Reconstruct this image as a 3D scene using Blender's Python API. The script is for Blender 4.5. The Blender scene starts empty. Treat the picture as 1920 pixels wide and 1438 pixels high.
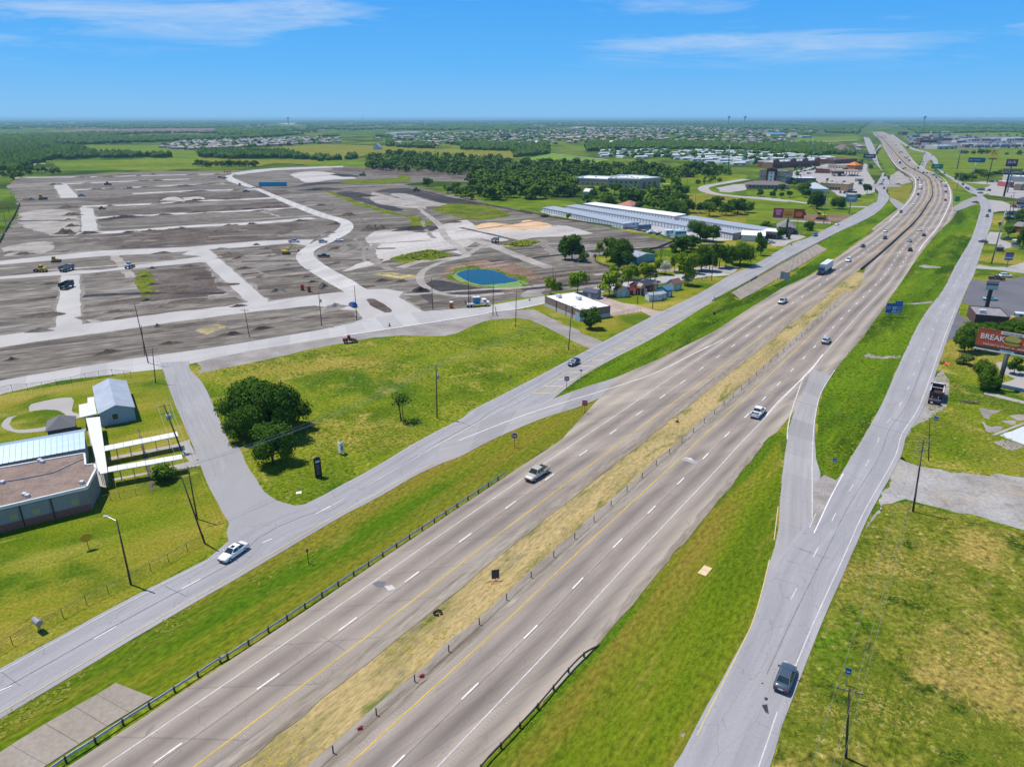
import bpy, bmesh, math, random
from mathutils import Vector, Matrix, noise
from mathutils.geometry import tessellate_polygon
R = math.radians
rnd = random.Random(11)
S = bpy.context.scene
COL = S.collection
# ---------------------------------------------------------------- camera
FPX, HC = 1310.0, 61.5
TH = math.atan((719-222)/FPX)
cam = bpy.data.objects.new('camera', bpy.data.cameras.new('camera'))
COL.objects.link(cam)
cam.location = (0, 0, HC); cam.rotation_euler = (R(90)-TH, 0, 0)
cam.data.sensor_width = 36; cam.data.lens = 36*FPX/1920; cam.data.clip_end = 90000; cam.data.clip_start = 1
S.camera = cam
# ---------------------------------------------------------------- sky, sun, exposure
SUN_AZ, SUN_EL = 155.0, 66.0
wd = bpy.data.worlds.new('World'); S.world = wd; wd.use_nodes = True
nt = wd.node_tree; nt.nodes.clear()
def NN(nt, t, **k):
    n = nt.nodes.new(t)
    for a, v in k.items():
        if a.startswith('i_'):
            key = a[2:]; n.inputs[int(key) if key.isdigit() else key.replace('_', ' ')].default_value = v
        else: setattr(n, a, v)
    return n
sky = NN(nt, 'ShaderNodeTexSky', sky_type='NISHITA', sun_disc=False, sun_elevation=R(SUN_EL), sun_rotation=R(90-SUN_AZ),
         altitude=250, air_density=1.0, dust_density=0.25, ozone_density=3.0)
hs = NN(nt, 'ShaderNodeHueSaturation', i_Saturation=1.3, i_Value=1.0)
tc = NN(nt, 'ShaderNodeTexCoord'); sep = NN(nt, 'ShaderNodeSeparateXYZ')
# clouds: project the view direction on a high flat layer, so that they get denser and finer to the horizon
zc = NN(nt, 'ShaderNodeMath', operation='MAXIMUM'); zc.inputs[1].default_value = .012
za = NN(nt, 'ShaderNodeMath', operation='ADD'); za.inputs[1].default_value = .05
dv = NN(nt, 'ShaderNodeVectorMath', operation='DIVIDE'); cmb = NN(nt, 'ShaderNodeCombineXYZ')
mp = NN(nt, 'ShaderNodeMapping'); mp.inputs['Scale'].default_value = (.62, .80, 1); mp.inputs['Rotation'].default_value = (0, 0, R(20)); mp.inputs['Location'].default_value = (15.2, 2.05, 0)
n1 = NN(nt, 'ShaderNodeTexNoise', i_Scale=1.0, i_Detail=9.0, i_Roughness=.62, i_Distortion=.5)
n2 = NN(nt, 'ShaderNodeTexNoise', i_Scale=.33, i_Detail=3.0)
mul = NN(nt, 'ShaderNodeMath', operation='MULTIPLY')
mr = NN(nt, 'ShaderNodeMapRange', i_1=.225, i_2=.37)
fade = NN(nt, 'ShaderNodeMapRange', i_1=.05, i_2=.10)
m2 = NN(nt, 'ShaderNodeMath', operation='MULTIPLY'); m3 = NN(nt, 'ShaderNodeMath', operation='MULTIPLY'); m3.inputs[1].default_value = .62
cm = NN(nt, 'ShaderNodeMix', data_type='RGBA'); cm.inputs[7].default_value = (6.6, 7.4, 8.4, 1)
bg = NN(nt, 'ShaderNodeBackground', i_Strength=.10); wo = NN(nt, 'ShaderNodeOutputWorld')
L = nt.links.new
sr = NN(nt, 'ShaderNodeValToRGB'); e = sr.color_ramp.elements
e[0].position = 0; e[0].color = (.215,.52,.88,1); e[1].position = 1; e[1].color = (.03,.12,.42,1)
for q, c in ((.06, (.105,.455,.95,1)), (.15, (.06,.37,.92,1)), (.45, (.05,.20,.56,1))):
    n_ = e.new(q); n_.color = c
sx = NN(nt, 'ShaderNodeVectorMath', operation='SCALE'); sx.inputs['Scale'].default_value = 9.5
bl = NN(nt, 'ShaderNodeMix', data_type='RGBA'); bl.inputs[0].default_value = .92
L(sky.outputs[0], hs.inputs['Color']); L(hs.outputs[0], bl.inputs[6]); L(sr.outputs[0], sx.inputs[0]); L(sx.outputs[0], bl.inputs[7])
L(tc.outputs['Generated'], sep.inputs[0]); L(sep.outputs['Z'], zc.inputs[0]); L(sep.outputs['Z'], sr.inputs[0]); L(zc.outputs[0], za.inputs[0])
for i in range(3): L(za.outputs[0], cmb.inputs[i])
L(tc.outputs['Generated'], dv.inputs[0]); L(cmb.outputs[0], dv.inputs[1]); L(dv.outputs[0], mp.inputs[0])
L(mp.outputs[0], n1.inputs[0]); L(mp.outputs[0], n2.inputs[0]); L(n1.outputs[0], mul.inputs[0]); L(n2.outputs[0], mul.inputs[1])
L(mul.outputs[0], mr.inputs[0]); L(sep.outputs['Z'], fade.inputs[0]); L(mr.outputs[0], m2.inputs[0]); L(fade.outputs[0], m2.inputs[1]); L(m2.outputs[0], m3.inputs[0])
L(m3.outputs[0], cm.inputs[0]); L(bl.outputs[2], cm.inputs[6]); L(cm.outputs[2], bg.inputs[0]); L(bg.outputs[0], wo.inputs[0])
sl = bpy.data.lights.new('sun', 'SUN'); sl.energy = 4.8; sl.angle = R(.53); sl.color = (1, .94, .84)
sun = bpy.data.objects.new('sun', sl); COL.objects.link(sun)
sd = Vector((math.cos(R(SUN_AZ))*math.cos(R(SUN_EL)), math.sin(R(SUN_AZ))*math.cos(R(SUN_EL)), math.sin(R(SUN_EL))))
sun.rotation_euler = sd.to_track_quat('Z', 'Y').to_euler(); sun.location = (0, 0, 300)
S.view_settings.view_transform = 'Standard'; S.view_settings.look = 'None'; S.view_settings.exposure = 0.1
S.view_settings.gamma = 1; S.view_settings.use_curve_mapping = False
S.render.engine = 'CYCLES'; S.cycles.use_denoising = True
S.cycles.max_bounces = 5; S.cycles.diffuse_bounces = 2; S.cycles.glossy_bounces = 2; S.cycles.volume_bounces = 0
S.cycles.transparent_max_bounces = 4; S.cycles.use_adaptive_sampling = False
# ---------------------------------------------------------------- pixel <-> ground
CROP = dict(A1=(0,660,3.994), A2=(0,1000,3.283), A3=(400,660,3.994), A4=(860,540,3.994), A5=(1300,540,3.097), A6=(1300,960,3.008),
  A7=(480,980,3.14), A8=(860,860,2.487), B1=(0,290,3.6875), B2=(400,290,3.6875), B3=(760,380,4.0), B4=(1000,270,4.0), B5=(1380,220,3.556),
  B6=(1100,200,3.556), B7=(0,200,3.0), B8=(600,200,3.0), D1=(1640,230,6.846), D2=(1640,400,6.846), D3=(1680,560,7.988), D4=(1660,700,4.792),
  D5=(1400,230,6.846), D6=(1360,380,6.846), D7=(1140,440,6.846), D8=(1560,230,8.727), E4=(780,460,6.857), E5=(0,280,7.385), E6=(260,290,7.385),
  E7=(500,290,7.385), E8=(700,290,6.4), PX=(0,0,1.0))
def P(x, y, z=0.0):
    u, v = (x-960)/FPX, (y-719)/FPX
    d = math.sin(TH)+v*math.cos(TH)
    return Vector((u/d*(HC-z), (math.cos(TH)-v*math.sin(TH))/d*(HC-z), z))
def px(code):                      # 'A5 10,20 30,40 B1 5,6' -> photo pixels; a crop name sets the frame of the numbers behind it
    out, c = [], CROP['PX']
    for t in code.split():
        if t in CROP: c = CROP[t]
        else:
            a, b = t.split(','); out.append((c[0]+float(a)/c[2], c[1]+float(b)/c[2]))
    return out
def W(code, z=0.0): return [P(x, y, z) for x, y in px(code)]
def W1(code, z=0.0): return W(code, z)[0]
def ppm(y): return FPX*(math.sin(TH)+(y-719)/FPX*math.cos(TH))/HC     # photo pixels per metre at a ground row
# ---------------------------------------------------------------- materials
def mk(name):
    m = bpy.data.materials.new(name); m.use_nodes = True
    return m, m.node_tree, m.node_tree.nodes['Principled BSDF']
def rgba(c): return (c[0], c[1], c[2], 1)
VEG = {'rough_meadow', 'mown_lawn', 'lush_verge', 'dry_verge', 'weedy_lot', 'far_green_field', 'olive_field', 'site_weeds', 'open_country'}   # greens scaled to be deep, with little blue
def surf(name, stops, scale=.1, detail=6, rough=.9, stretch=(1, 1, 1), rot=0, bump=0, bscale=2.0, layers=(), fine=(.25, 3.0), spec=.2, dist=.3, bstretch=None, lo=.3, hi=.7, coord='Object'):
    """stops: colours over a noise; layers: (colour, scale, from, to, stretch, rot, amount); fine: (amount, scale) of small light-dark grain"""
    if name in VEG:
        k = lambda c: (c[0]*.94, c[1]*.95, c[2]*.44); stops = [k(c) for c in stops]; layers = [(k(l[0]),)+tuple(l[1:]) for l in layers]; spec = .03; fine = (fine[0]*1.45, fine[1]*1.15); bump *= 1.5
    m, nt, b = mk(name); L = nt.links.new
    tc = NN(nt, 'ShaderNodeTexCoord')
    def nz(sc, st, ro, det=detail, di=dist, off=0):
        mp = NN(nt, 'ShaderNodeMapping'); mp.inputs['Rotation'].default_value = (0, 0, R(ro)); mp2 = NN(nt, 'ShaderNodeMapping')
        mp2.inputs['Scale'].default_value = st; mp2.inputs['Location'].default_value = (off, off*.7, 0)
        L(tc.outputs[coord], mp.inputs[0]); L(mp.outputs[0], mp2.inputs[0])
        n = NN(nt, 'ShaderNodeTexNoise', i_Scale=sc, i_Detail=float(det), i_Roughness=.62, i_Distortion=di); L(mp2.outputs[0], n.inputs['Vector'])
        return n.outputs[0]
    base = nz(scale, stretch, rot)
    cr = NN(nt, 'ShaderNodeValToRGB'); e = cr.color_ramp.elements
    while len(e) < len(stops): e.new(.5)
    for i, c in enumerate(stops):
        e[i].position = lo+(hi-lo)*i/max(1, len(stops)-1); e[i].color = rgba(c)
    L(base, cr.inputs[0]); colr = cr.outputs[0]
    for k, ly in enumerate(layers):
        c, sc, a, z, st, ro, am = ly
        mr = NN(nt, 'ShaderNodeMapRange', i_1=a, i_2=z, i_4=am); L(nz(sc, st, ro, off=31.7*(k+1)), mr.inputs[0])
        mx = NN(nt, 'ShaderNodeMix', data_type='RGBA'); mx.inputs[7].default_value = rgba(c)
        L(mr.outputs[0], mx.inputs[0]); L(colr, mx.inputs[6]); colr = mx.outputs[2]
    if fine[0]:
        mr = NN(nt, 'ShaderNodeMapRange', i_1=.3, i_2=.7, i_3=1-fine[0], i_4=1+fine[0]); L(nz(fine[1], bstretch or (1, 1, 1), rot, 8, 0, 7), mr.inputs[0])
        vm = NN(nt, 'ShaderNodeVectorMath', operation='SCALE'); L(colr, vm.inputs[0]); L(mr.outputs[0], vm.inputs['Scale']); colr = vm.outputs[0]
    L(colr, b.inputs['Base Color']); b.inputs['Roughness'].default_value = rough; b.inputs['Specular IOR Level'].default_value = spec
    if bump:
        bp = NN(nt, 'ShaderNodeBump', i_Strength=1.0, i_Distance=bump); L(nz(bscale, bstretch or (1, 1, 1), rot, 8, 0, 3), bp.inputs['Height']); L(bp.outputs[0], b.inputs['Normal'])
    return m
def paint(name, c, rough=.5, metal=0.0, var=.12, scale=1.5, coat=0.0, spec=.4):
    m, nt, b = mk(name); L = nt.links.new
    tc = NN(nt, 'ShaderNodeTexCoord'); n = NN(nt, 'ShaderNodeTexNoise', i_Scale=scale, i_Detail=6.0); L(tc.outputs['Object'], n.inputs['Vector'])
    mr = NN(nt, 'ShaderNodeMapRange', i_1=.3, i_2=.7, i_3=1-var, i_4=1+var*.6); L(n.outputs[0], mr.inputs[0])
    vm = NN(nt, 'ShaderNodeVectorMath', operation='SCALE'); vm.inputs[0].default_value = c; L(mr.outputs[0], vm.inputs['Scale']); L(vm.outputs[0], b.inputs['Base Color'])
    b.inputs['Roughness'].default_value = rough; b.inputs['Metallic'].default_value = metal; b.inputs['Coat Weight'].default_value = coat; b.inputs['Specular IOR Level'].default_value = spec
    return m
_pm = {}
def pm(c, rough=.5, metal=0.0, var=.12, scale=1.5, coat=0.0):      # cached plain paint
    k = (tuple(c), rough, metal, var, scale, coat)
    if k not in _pm: _pm[k] = paint('paint_%d' % len(_pm), c, rough, metal, var, scale, coat)
    return _pm[k]
# ---------------------------------------------------------------- meshes and objects
class MB:
    def __init__(s): s.v, s.f, s.mi = [], [], []
    def quad(s, *p, mi=0):
        n = len(s.v); s.v += [tuple(q) for q in p]; s.f.append(tuple(range(n, n+len(p)))); s.mi.append(mi); return s
    def box(s, x0, y0, z0, x1, y1, z1, rz=0, o=(0, 0), mi=0):
        c, q = math.cos(rz), math.sin(rz); n = len(s.v)
        for x, y, z in ((x0,y0,z0),(x1,y0,z0),(x1,y1,z0),(x0,y1,z0),(x0,y0,z1),(x1,y0,z1),(x1,y1,z1),(x0,y1,z1)):
            s.v.append((o[0]+x*c-y*q, o[1]+x*q+y*c, z))
        s.f += [tuple(n+i for i in f) for f in ((3,2,1,0),(4,5,6,7),(0,1,5,4),(1,2,6,5),(2,3,7,6),(3,0,4,7))]; s.mi += [mi]*6; return s
    def prism(s, poly, z0, z1, mi=0):
        n, k = len(s.v), len(poly)
        s.v += [(p[0], p[1], z0) for p in poly]+[(p[0], p[1], z1) for p in poly]
        s.f += [tuple(range(n+k-1, n-1, -1)), tuple(range(n+k, n+2*k))]+[(n+i, n+(i+1) % k, n+k+(i+1) % k, n+k+i) for i in range(k)]; s.mi += [mi]*(k+2); return s
    def loft(s, rings, cap=True, mi=0, close=True):
        n, k = len(s.v), len(rings[0])
        for r in rings: s.v += [tuple(p) for p in r]
        for j in range(len(rings)-1):
            for i in range(k if close else k-1):
                a, b = n+j*k+i, n+j*k+(i+1) % k; s.f.append((a, b, b+k, a+k)); s.mi.append(mi)
        if cap:
            s.f += [tuple(range(n+k-1, n-1, -1)), tuple(n+(len(rings)-1)*k+i for i in range(k))]; s.mi += [mi, mi]
        return s
    def tube(s, p0, p1, r0, r1=None, n=6, mi=0):
        p0, p1 = Vector(p0), Vector(p1); r1 = r0 if r1 is None else r1
        d = (p1-p0).normalized(); a = d.orthogonal().normalized(); b = d.cross(a)
        return s.loft([[p+(a*math.cos(2*math.pi*i/n)+b*math.sin(2*math.pi*i/n))*r for i in range(n)] for p, r in ((p0, r0), (p1, r1))], mi=mi)
    def poly_tube(s, pts, r, n=4):
        for a, b in zip(pts[:-1], pts[1:]): s.tube(a, b, r, r, n)
        return s
    def mesh(s, name, mats, smooth=False):
        me = bpy.data.meshes.new(name); me.from_pydata([tuple(v) for v in s.v], [], s.f)
        for m in (mats if isinstance(mats, (list, tuple)) else [mats]): me.materials.append(m)
        if any(s.mi): me.polygons.foreach_set('material_index', s.mi)
        if smooth: me.polygons.foreach_set('use_smooth', [True]*len(s.f))
        me.update(); return me
    def obj(s, name, mats, parent=None, loc=None, smooth=False):
        o = bpy.data.objects.new(name, s.mesh(name, mats, smooth)); COL.objects.link(o); o.parent = parent
        if loc is not None: o.location = loc
        return o
def tag(o, label=None, cat=None, group=None, kind=None):
    if label: o['label'] = label
    if cat: o['category'] = cat
    if group: o['group'] = group
    if kind: o['kind'] = kind
    return o
def thing(name, label, cat, loc=(0, 0, 0), rz=0, group=None):
    o = bpy.data.objects.new(name, None); COL.objects.link(o); o.location = loc; o.rotation_euler = (0, 0, rz); o.empty_display_size = .5
    return tag(o, label, cat, group)
def meshobj(name, me, parent=None, loc=(0, 0, 0), rz=0, sc=None):
    o = bpy.data.objects.new(name, me); COL.objects.link(o); o.parent = parent; o.location = loc; o.rotation_euler = (0, 0, rz)
    if sc is not None: o.scale = sc if isinstance(sc, (tuple, list)) else (sc, sc, sc)
    return o
KIDS = {}
def dup(root, loc, rz=0, label=None, group=None, sc=None):
    r = root.copy(); COL.objects.link(r); r.location = loc; r.rotation_euler = (0, 0, rz)
    if sc is not None: r.scale = sc if isinstance(sc, (tuple, list)) else (sc, sc, sc)
    if label: r['label'] = label
    if group: r['group'] = group
    if root.name not in KIDS: KIDS[root.name] = [(c, list(c.children)) for c in root.children]
    for ch, gs in KIDS[root.name]:
        c = ch.copy(); COL.objects.link(c); c.parent = r
        for g in gs:
            d = g.copy(); COL.objects.link(d); d.parent = c
    return r
def smooth(pts, per=6):
    if len(pts) < 3: return list(pts)
    q = [pts[0]*2-pts[1]]+list(pts)+[pts[-1]*2-pts[-2]]; out = []
    for i in range(1, len(q)-2):
        a, b, c, d = q[i-1], q[i], q[i+1], q[i+2]
        for k in range(per):
            t = k/per
            out.append(.5*((2*b)+(c-a)*t+(2*a-5*b+4*c-d)*t*t+(3*b-a-3*c+d)*t**3))
    return out+[pts[-1]]
def resample(pts, step):
    out, acc = [pts[0].copy()], 0.0
    for a, b in zip(pts[:-1], pts[1:]):
        l = (b-a).length
        if l < 1e-6: continue
        st = step if not callable(step) else step((a+b)*.5)
        n = max(1, int(l/st))
        for k in range(1, n+1): out.append(a.lerp(b, k/n))
    return out
def offset(pts, d):                # d > 0 : to the right of the walking direction
    out = []
    for i, p in enumerate(pts):
        t = (pts[min(i+1, len(pts)-1)]-pts[max(i-1, 0)]); t.z = 0; t.normalize()
        out.append(p+Vector((t.y, -t.x, 0))*d)
    return out
LZ = .005
_lay = {}
def zl(layer, z0=0.0):               # each sheet gets a height of its own
    _lay[layer] = _lay.get(layer, 0)+1; return z0+layer*LZ+_lay[layer]*.00012
def patch(name, pts, mat, layer, amp=.25, step=1.2, kind='structure', sm=0, z0=0.0, label=None, uvref=None):
    """a flat sheet of ground: an outline with an uneven edge"""
    if isinstance(pts, str): pts = W(pts)
    ring = list(pts)+[pts[0]]
    if sm:
        k = list(pts); ring = smooth([k[-2], k[-1]]+k+[k[0], k[1]], sm)[2*sm:-2*sm]
        ring = ring+[ring[0]]
    far = lambda p: max(step, p.length/90)
    ring = resample(ring, far)[:-1]
    n = len(ring); out = []
    for i, p in enumerate(ring):
        t = ring[(i+1) % n]-ring[i-1]; t.z = 0
        if t.length > 1e-6: t.normalize()
        a = amp*(1+p.length/250)
        w = noise.noise(Vector((p.x*.45, p.y*.45, 3.1)))*.9+noise.noise(Vector((p.x*.11, p.y*.11, 7.7)))*.8
        out.append(Vector((p.x+t.y*w*a, p.y-t.x*w*a, 0)))
    tri = tessellate_polygon([out])
    me = bpy.data.meshes.new(name); z = zl(layer, z0)
    def up(t):
        a, b, c = (out[i] for i in t)
        return t if (b-a).cross(c-a).z > 0 else (t[0], t[2], t[1])
    me.from_pydata([(p.x, p.y, z) for p in out], [], [up(t) for t in tri]); me.materials.append(mat)
    o = bpy.data.objects.new(name, me); COL.objects.link(o); return tag(o, label, None, None, kind)
def ribbon(name, lp, rp, mat, layer, nu=8, step=4.0, ref=None, kind='structure', z0=0.0, amp=.0):
    """a road surface between two edge lines, with UV = metres across (from ref) and along"""
    def even(pts, n):
        d = [0]
        for a, b in zip(pts[:-1], pts[1:]): d.append(d[-1]+(b-a).length)
        out, j = [], 0
        for k in range(n+1):
            s = d[-1]*k/n
            while j < len(d)-2 and d[j+1] < s: j += 1
            t = (s-d[j])/max(1e-9, d[j+1]-d[j]); out.append(pts[j].lerp(pts[j+1], t))
        return out
    tot = sum((b-a).length for a, b in zip(lp[:-1], lp[1:])); n = max(2, int(tot/step))
    A, B = even(lp, n), even(rp, n); vs, uv, z = [], [], zl(layer, z0); v = 0
    for k in range(n+1):
        if k: v += ((A[k]+B[k])*.5-(A[k-1]+B[k-1])*.5).length
        for i in range(nu+1):
            p = A[k].lerp(B[k], i/nu)
            if amp and i in (0, nu): p = p+(B[k]-A[k]).normalized()*noise.noise(Vector((p.x*.5, p.y*.5, 1)))*amp
            vs.append((p.x, p.y, z))
            if ref:
                best = min(range(len(ref)-1), key=lambda q: (ref[q]-p).length_squared)
                t = (ref[min(best+1, len(ref)-1)]-ref[max(best-1, 0)]).normalized(); dlt = p-ref[best]; u = dlt.x*t.y-dlt.y*t.x
            else: u = (B[k]-A[k]).length*i/nu
            uv.append((u, v))
    fs = [(k*(nu+1)+i, k*(nu+1)+i+1, (k+1)*(nu+1)+i+1, (k+1)*(nu+1)+i) for k in range(n) for i in range(nu)]
    me = bpy.data.meshes.new(name); me.from_pydata(vs, [], fs); me.materials.append(mat)
    if me.polygons[0].normal.z < 0: me.flip_normals()
    ul = me.uv_layers.new(name='UVMap')
    for lp_ in me.loops: ul.data[lp_.index].uv = uv[lp_.vertex_index]
    o = bpy.data.objects.new(name, me); COL.objects.link(o); return tag(o, None, None, None, kind)
def stripe(name, line, w, mat, layer, dash=None, s0=0, kind='structure', z0=0.0):
    d = [0]
    for a, b in zip(line[:-1], line[1:]): d.append(d[-1]+(b-a).length)
    def at(s):
        lo, hi = 0, len(d)-1
        while hi-lo > 1:
            m = (lo+hi)//2
            if d[m] <= s: lo = m
            else: hi = m
        t = (s-d[lo])/max(1e-9, d[lo+1]-d[lo]); tg = (line[lo+1]-line[lo]); tg.z = 0; tg.normalize()
        return line[lo].lerp(line[lo+1], t), Vector((tg.y, -tg.x, 0))
    mb = MB(); z = zl(layer, z0); segs = []
    if dash:
        s = s0
        while s < d[-1]: segs.append((s, min(s+dash[0], d[-1]))); s += dash[1]
    else: segs = [(s0, d[-1])]
    for a, b in segs:
        n = max(1, int((b-a)/4)); prev = None
        for k in range(n+1):
            p, q = at(a+(b-a)*k/n); ww = w*.5*(1+p.length/700); l, r = p-q*ww, p+q*ww; l.z = r.z = z
            if prev: mb.quad(prev[0], prev[1], r, l)
            prev = (l, r)
    return tag(mb.obj(name, mat), None, None, None, kind)
PI_ = math.pi
# ================================================================ ground materials
G_DK, G_MD, G_LT, G_OL, TAN = (.062,.110,.010), (.120,.170,.016), (.185,.215,.030), (.225,.205,.055), (.36,.285,.14)
HW = 54.5                                                   # compass of the straight highway
AL = -HW
M_BASE = surf('open_country', [(.06,.11,.02), (.09,.15,.024), (.13,.175,.034), (.18,.19,.055)], .004, 8, fine=(.3,.02), layers=[((.034,.062,.017), .009, .46,.56,(1,1,1),0,.9), ((.22,.18,.10), .0022, .60,.66,(.6,1.5,1),8,.6)])
M_FIELD = surf('rough_meadow', [G_DK, G_MD, G_LT, G_OL], .05, 8, bump=.22, bscale=1.6, fine=(.42,1.3), layers=[((.30,.235,.10), .022, .50,.62,(.7,1.3,1),-20,.8), ((.050,.115,.012), .028, .52,.60,(1,1,1),0,.85), (TAN, .09, .56,.66,(1,1,1),0,.75), ((.33,.33,.16), .7, .58,.70,(1,1,1),0,.65), ((.03,.07,.01), .5, .60,.68,(1,1,1),0,.6)])
M_LAWN = surf('mown_lawn', [(.095,.145,.012), (.145,.185,.020), (.205,.20,.040), (.275,.22,.080)], .06, 8, stretch=(.35,1.2,1), rot=-30, bump=.1, bscale=2.2, fine=(.3,2.0), layers=[(TAN, .045, .50,.64,(.35,1.2,1),-30,.75), ((.05,.115,.010), .03, .52,.60,(1,1,1),0,.8), ((.30,.29,.13), .35, .58,.70,(.3,1.2,1),-30,.6), ((.045,.09,.012), .25, .60,.70,(.4,1,1),-30,.6)])
M_LUSH = surf('lush_verge', [(.052,.115,.007), (.078,.150,.009), (.110,.185,.012), (.160,.205,.022)], .07, 8, stretch=(.22,1.3,1), rot=AL, bump=.25, bscale=1.5, fine=(.4,1.2), layers=[((.022,.060,.005), .05, .50,.62,(.25,1.2,1),AL,.85), ((.30,.27,.10), .07, .58,.70,(.3,1,1),AL,.65), ((.16,.24,.02), .22, .55,.68,(.5,1,1),AL,.6), ((.02,.05,.004), .45, .58,.68,(.6,1,1),AL,.6)])
M_VERGE = surf('dry_verge', [(.070,.120,.009), (.115,.165,.013), (.165,.18,.024), (.21,.165,.045)], .05, 8, stretch=(.2,1.4,1), rot=AL, bump=.16, bscale=2.0, fine=(.32,1.6), bstretch=(.5,1,1), layers=[((.205,.16,.05), .05, .47,.60,(.12,1.1,1),AL,.9), ((.06,.135,.008), .06, .50,.60,(.12,1.5,1),AL,.85), ((.27,.21,.09), .30, .56,.68,(.15,1,1),AL,.6), ((.04,.09,.008), .4, .60,.70,(.3,1,1),AL,.5)])
M_WEEDS = surf('weedy_lot', [(.060,.105,.015), (.125,.155,.025), (.20,.20,.055), (.29,.235,.12)], .16, 9, bump=.3, bscale=1.4, fine=(.45,1.1), layers=[((.085,.17,.012), .03, .50,.60,(1,1,1),0,.85), ((.36,.26,.15), .06, .50,.62,(1,1,1),0,.85), ((.028,.066,.010), .16, .56,.64,(1,1,1),0,.9), ((.40,.33,.22), .5, .57,.67,(1,1,1),0,.7), ((.03,.06,.01), .7, .58,.68,(1,1,1),0,.75)])
M_STRAW = surf('straw_median', [(.16,.15,.05), (.30,.235,.095), (.40,.30,.13), (.36,.27,.125)], .25, 9, stretch=(.18,1,1), rot=AL, bump=.18, bscale=2.4, bstretch=(.35,1,1), fine=(.35,2.2), layers=[((.085,.125,.015), .22, .55,.66,(.3,1,1),AL,.85), ((.20,.17,.11), .5, .58,.68,(.3,1,1),AL,.6), ((.24,.185,.10), .12, .55,.7,(.15,1,1),AL,.6)])
M_DIRT = surf('graded_dirt', [(.080,.067,.053), (.130,.112,.090), (.168,.147,.120), (.240,.214,.180)], .06, 11, stretch=(.22,1.7,1), rot=-25, bump=.6, bscale=.5, bstretch=(.3,1.3,1), fine=(.55,.45), layers=[((.075,.056,.043), .045, .53,.63,(.3,1.8,1),-25,.85), ((.33,.30,.265), .05, .57,.66,(.14,2.2,1),-25,.75), ((.06,.05,.04), .22, .58,.66,(.25,1.3,1),-25,.8), ((.38,.35,.31), .30, .60,.68,(.2,1.2,1),-25,.6), ((.15,.14,.05), .015, .60,.70,(.5,1.5,1),-25,.5), ((.33,.30,.27), .012, .56,.66,(.35,1,1),-60,.5)])
M_DARK = surf('black_topsoil', [(.022,.020,.021), (.04,.036,.035), (.075,.067,.063)], .05, 8, bump=.4, bscale=.6, fine=(.35,.7), stretch=(.4,1.3,1), rot=-35)
M_BROWN = surf('brown_soil', [(.055,.040,.030), (.085,.064,.050), (.125,.100,.08), (.165,.138,.115)], .06, 8, bump=.4, bscale=.5, fine=(.35,.6))
M_PALE = surf('pale_haul_dirt', [(.32,.29,.265), (.42,.39,.36), (.50,.47,.44)], .03, 9, bump=.12, bscale=.7, fine=(.18,.5), stretch=(.5,1.3,1), rot=-40, layers=[((.24,.21,.185), .04, .55,.7,(.3,1.4,1),-40,.7)])
M_TRACK = surf('wheel_tracks', [(.22,.19,.165), (.30,.27,.24), (.40,.37,.33)], .08, 7, bump=.12, bscale=.8, fine=(.25,.8))
M_DUSTY = surf('street_dust', [(.155,.135,.115), (.21,.185,.16), (.28,.25,.22)], .15, 8, bump=.1, bscale=.8, fine=(.3,.8))
M_SAND = surf('orange_sand', [(.46,.27,.135), (.56,.36,.20), (.62,.46,.32)], .05, 7, bump=.2, bscale=.5, fine=(.15,.5))
M_RED = surf('rusty_bank', [(.12,.075,.05), (.19,.115,.075), (.25,.165,.105)], .07, 8, bump=.3, bscale=.6, fine=(.35,.6), layers=[((.09,.11,.02), .06, .58,.68,(1,1,1),0,.7)])
M_SITEGREEN = surf('site_weeds', [(.05,.09,.015), (.09,.135,.018), (.15,.17,.03), (.2,.17,.06)], .09, 8, bump=.4, bscale=.6, fine=(.4,.6))
M_YEL = surf('yellow_straw', [(.17,.15,.125), (.22,.19,.12), (.42,.34,.13), (.50,.41,.16)], .2, 7, bump=.1, fine=(.25,.9))
M_GRAVEL = surf('gravel', [(.20,.18,.165), (.27,.245,.225), (.34,.315,.29)], .12, 9, bump=.06, bscale=4, fine=(.22,2.5), layers=[((.16,.14,.11), .15, .55,.7,(1,1,1),0,.6)])
M_FGREEN = surf('far_green_field', [(.07,.125,.02), (.105,.165,.022), (.15,.195,.03), (.18,.19,.05)], .012, 7, stretch=(.4,1.6,1), rot=10, fine=(.25,.06))
M_BRIGHT = surf('bright_crop_field', [(.115,.215,.008), (.14,.245,.010), (.165,.26,.016)], .02, 6, fine=(.12,.08), stretch=(.3,1.4,1), rot=12)
M_OLIVE = surf('olive_field', [(.14,.155,.035), (.18,.18,.045), (.225,.20,.065)], .02, 7, fine=(.2,.1))
M_TANF = surf('tan_field', [(.30,.245,.15), (.38,.32,.21), (.46,.40,.28)], .004, 6, fine=(.15,.02))
M_PLOUGH = surf('ploughed_field', [(.13,.075,.055), (.17,.10,.075), (.20,.13,.09)], .006, 6, fine=(.2,.02))
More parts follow.
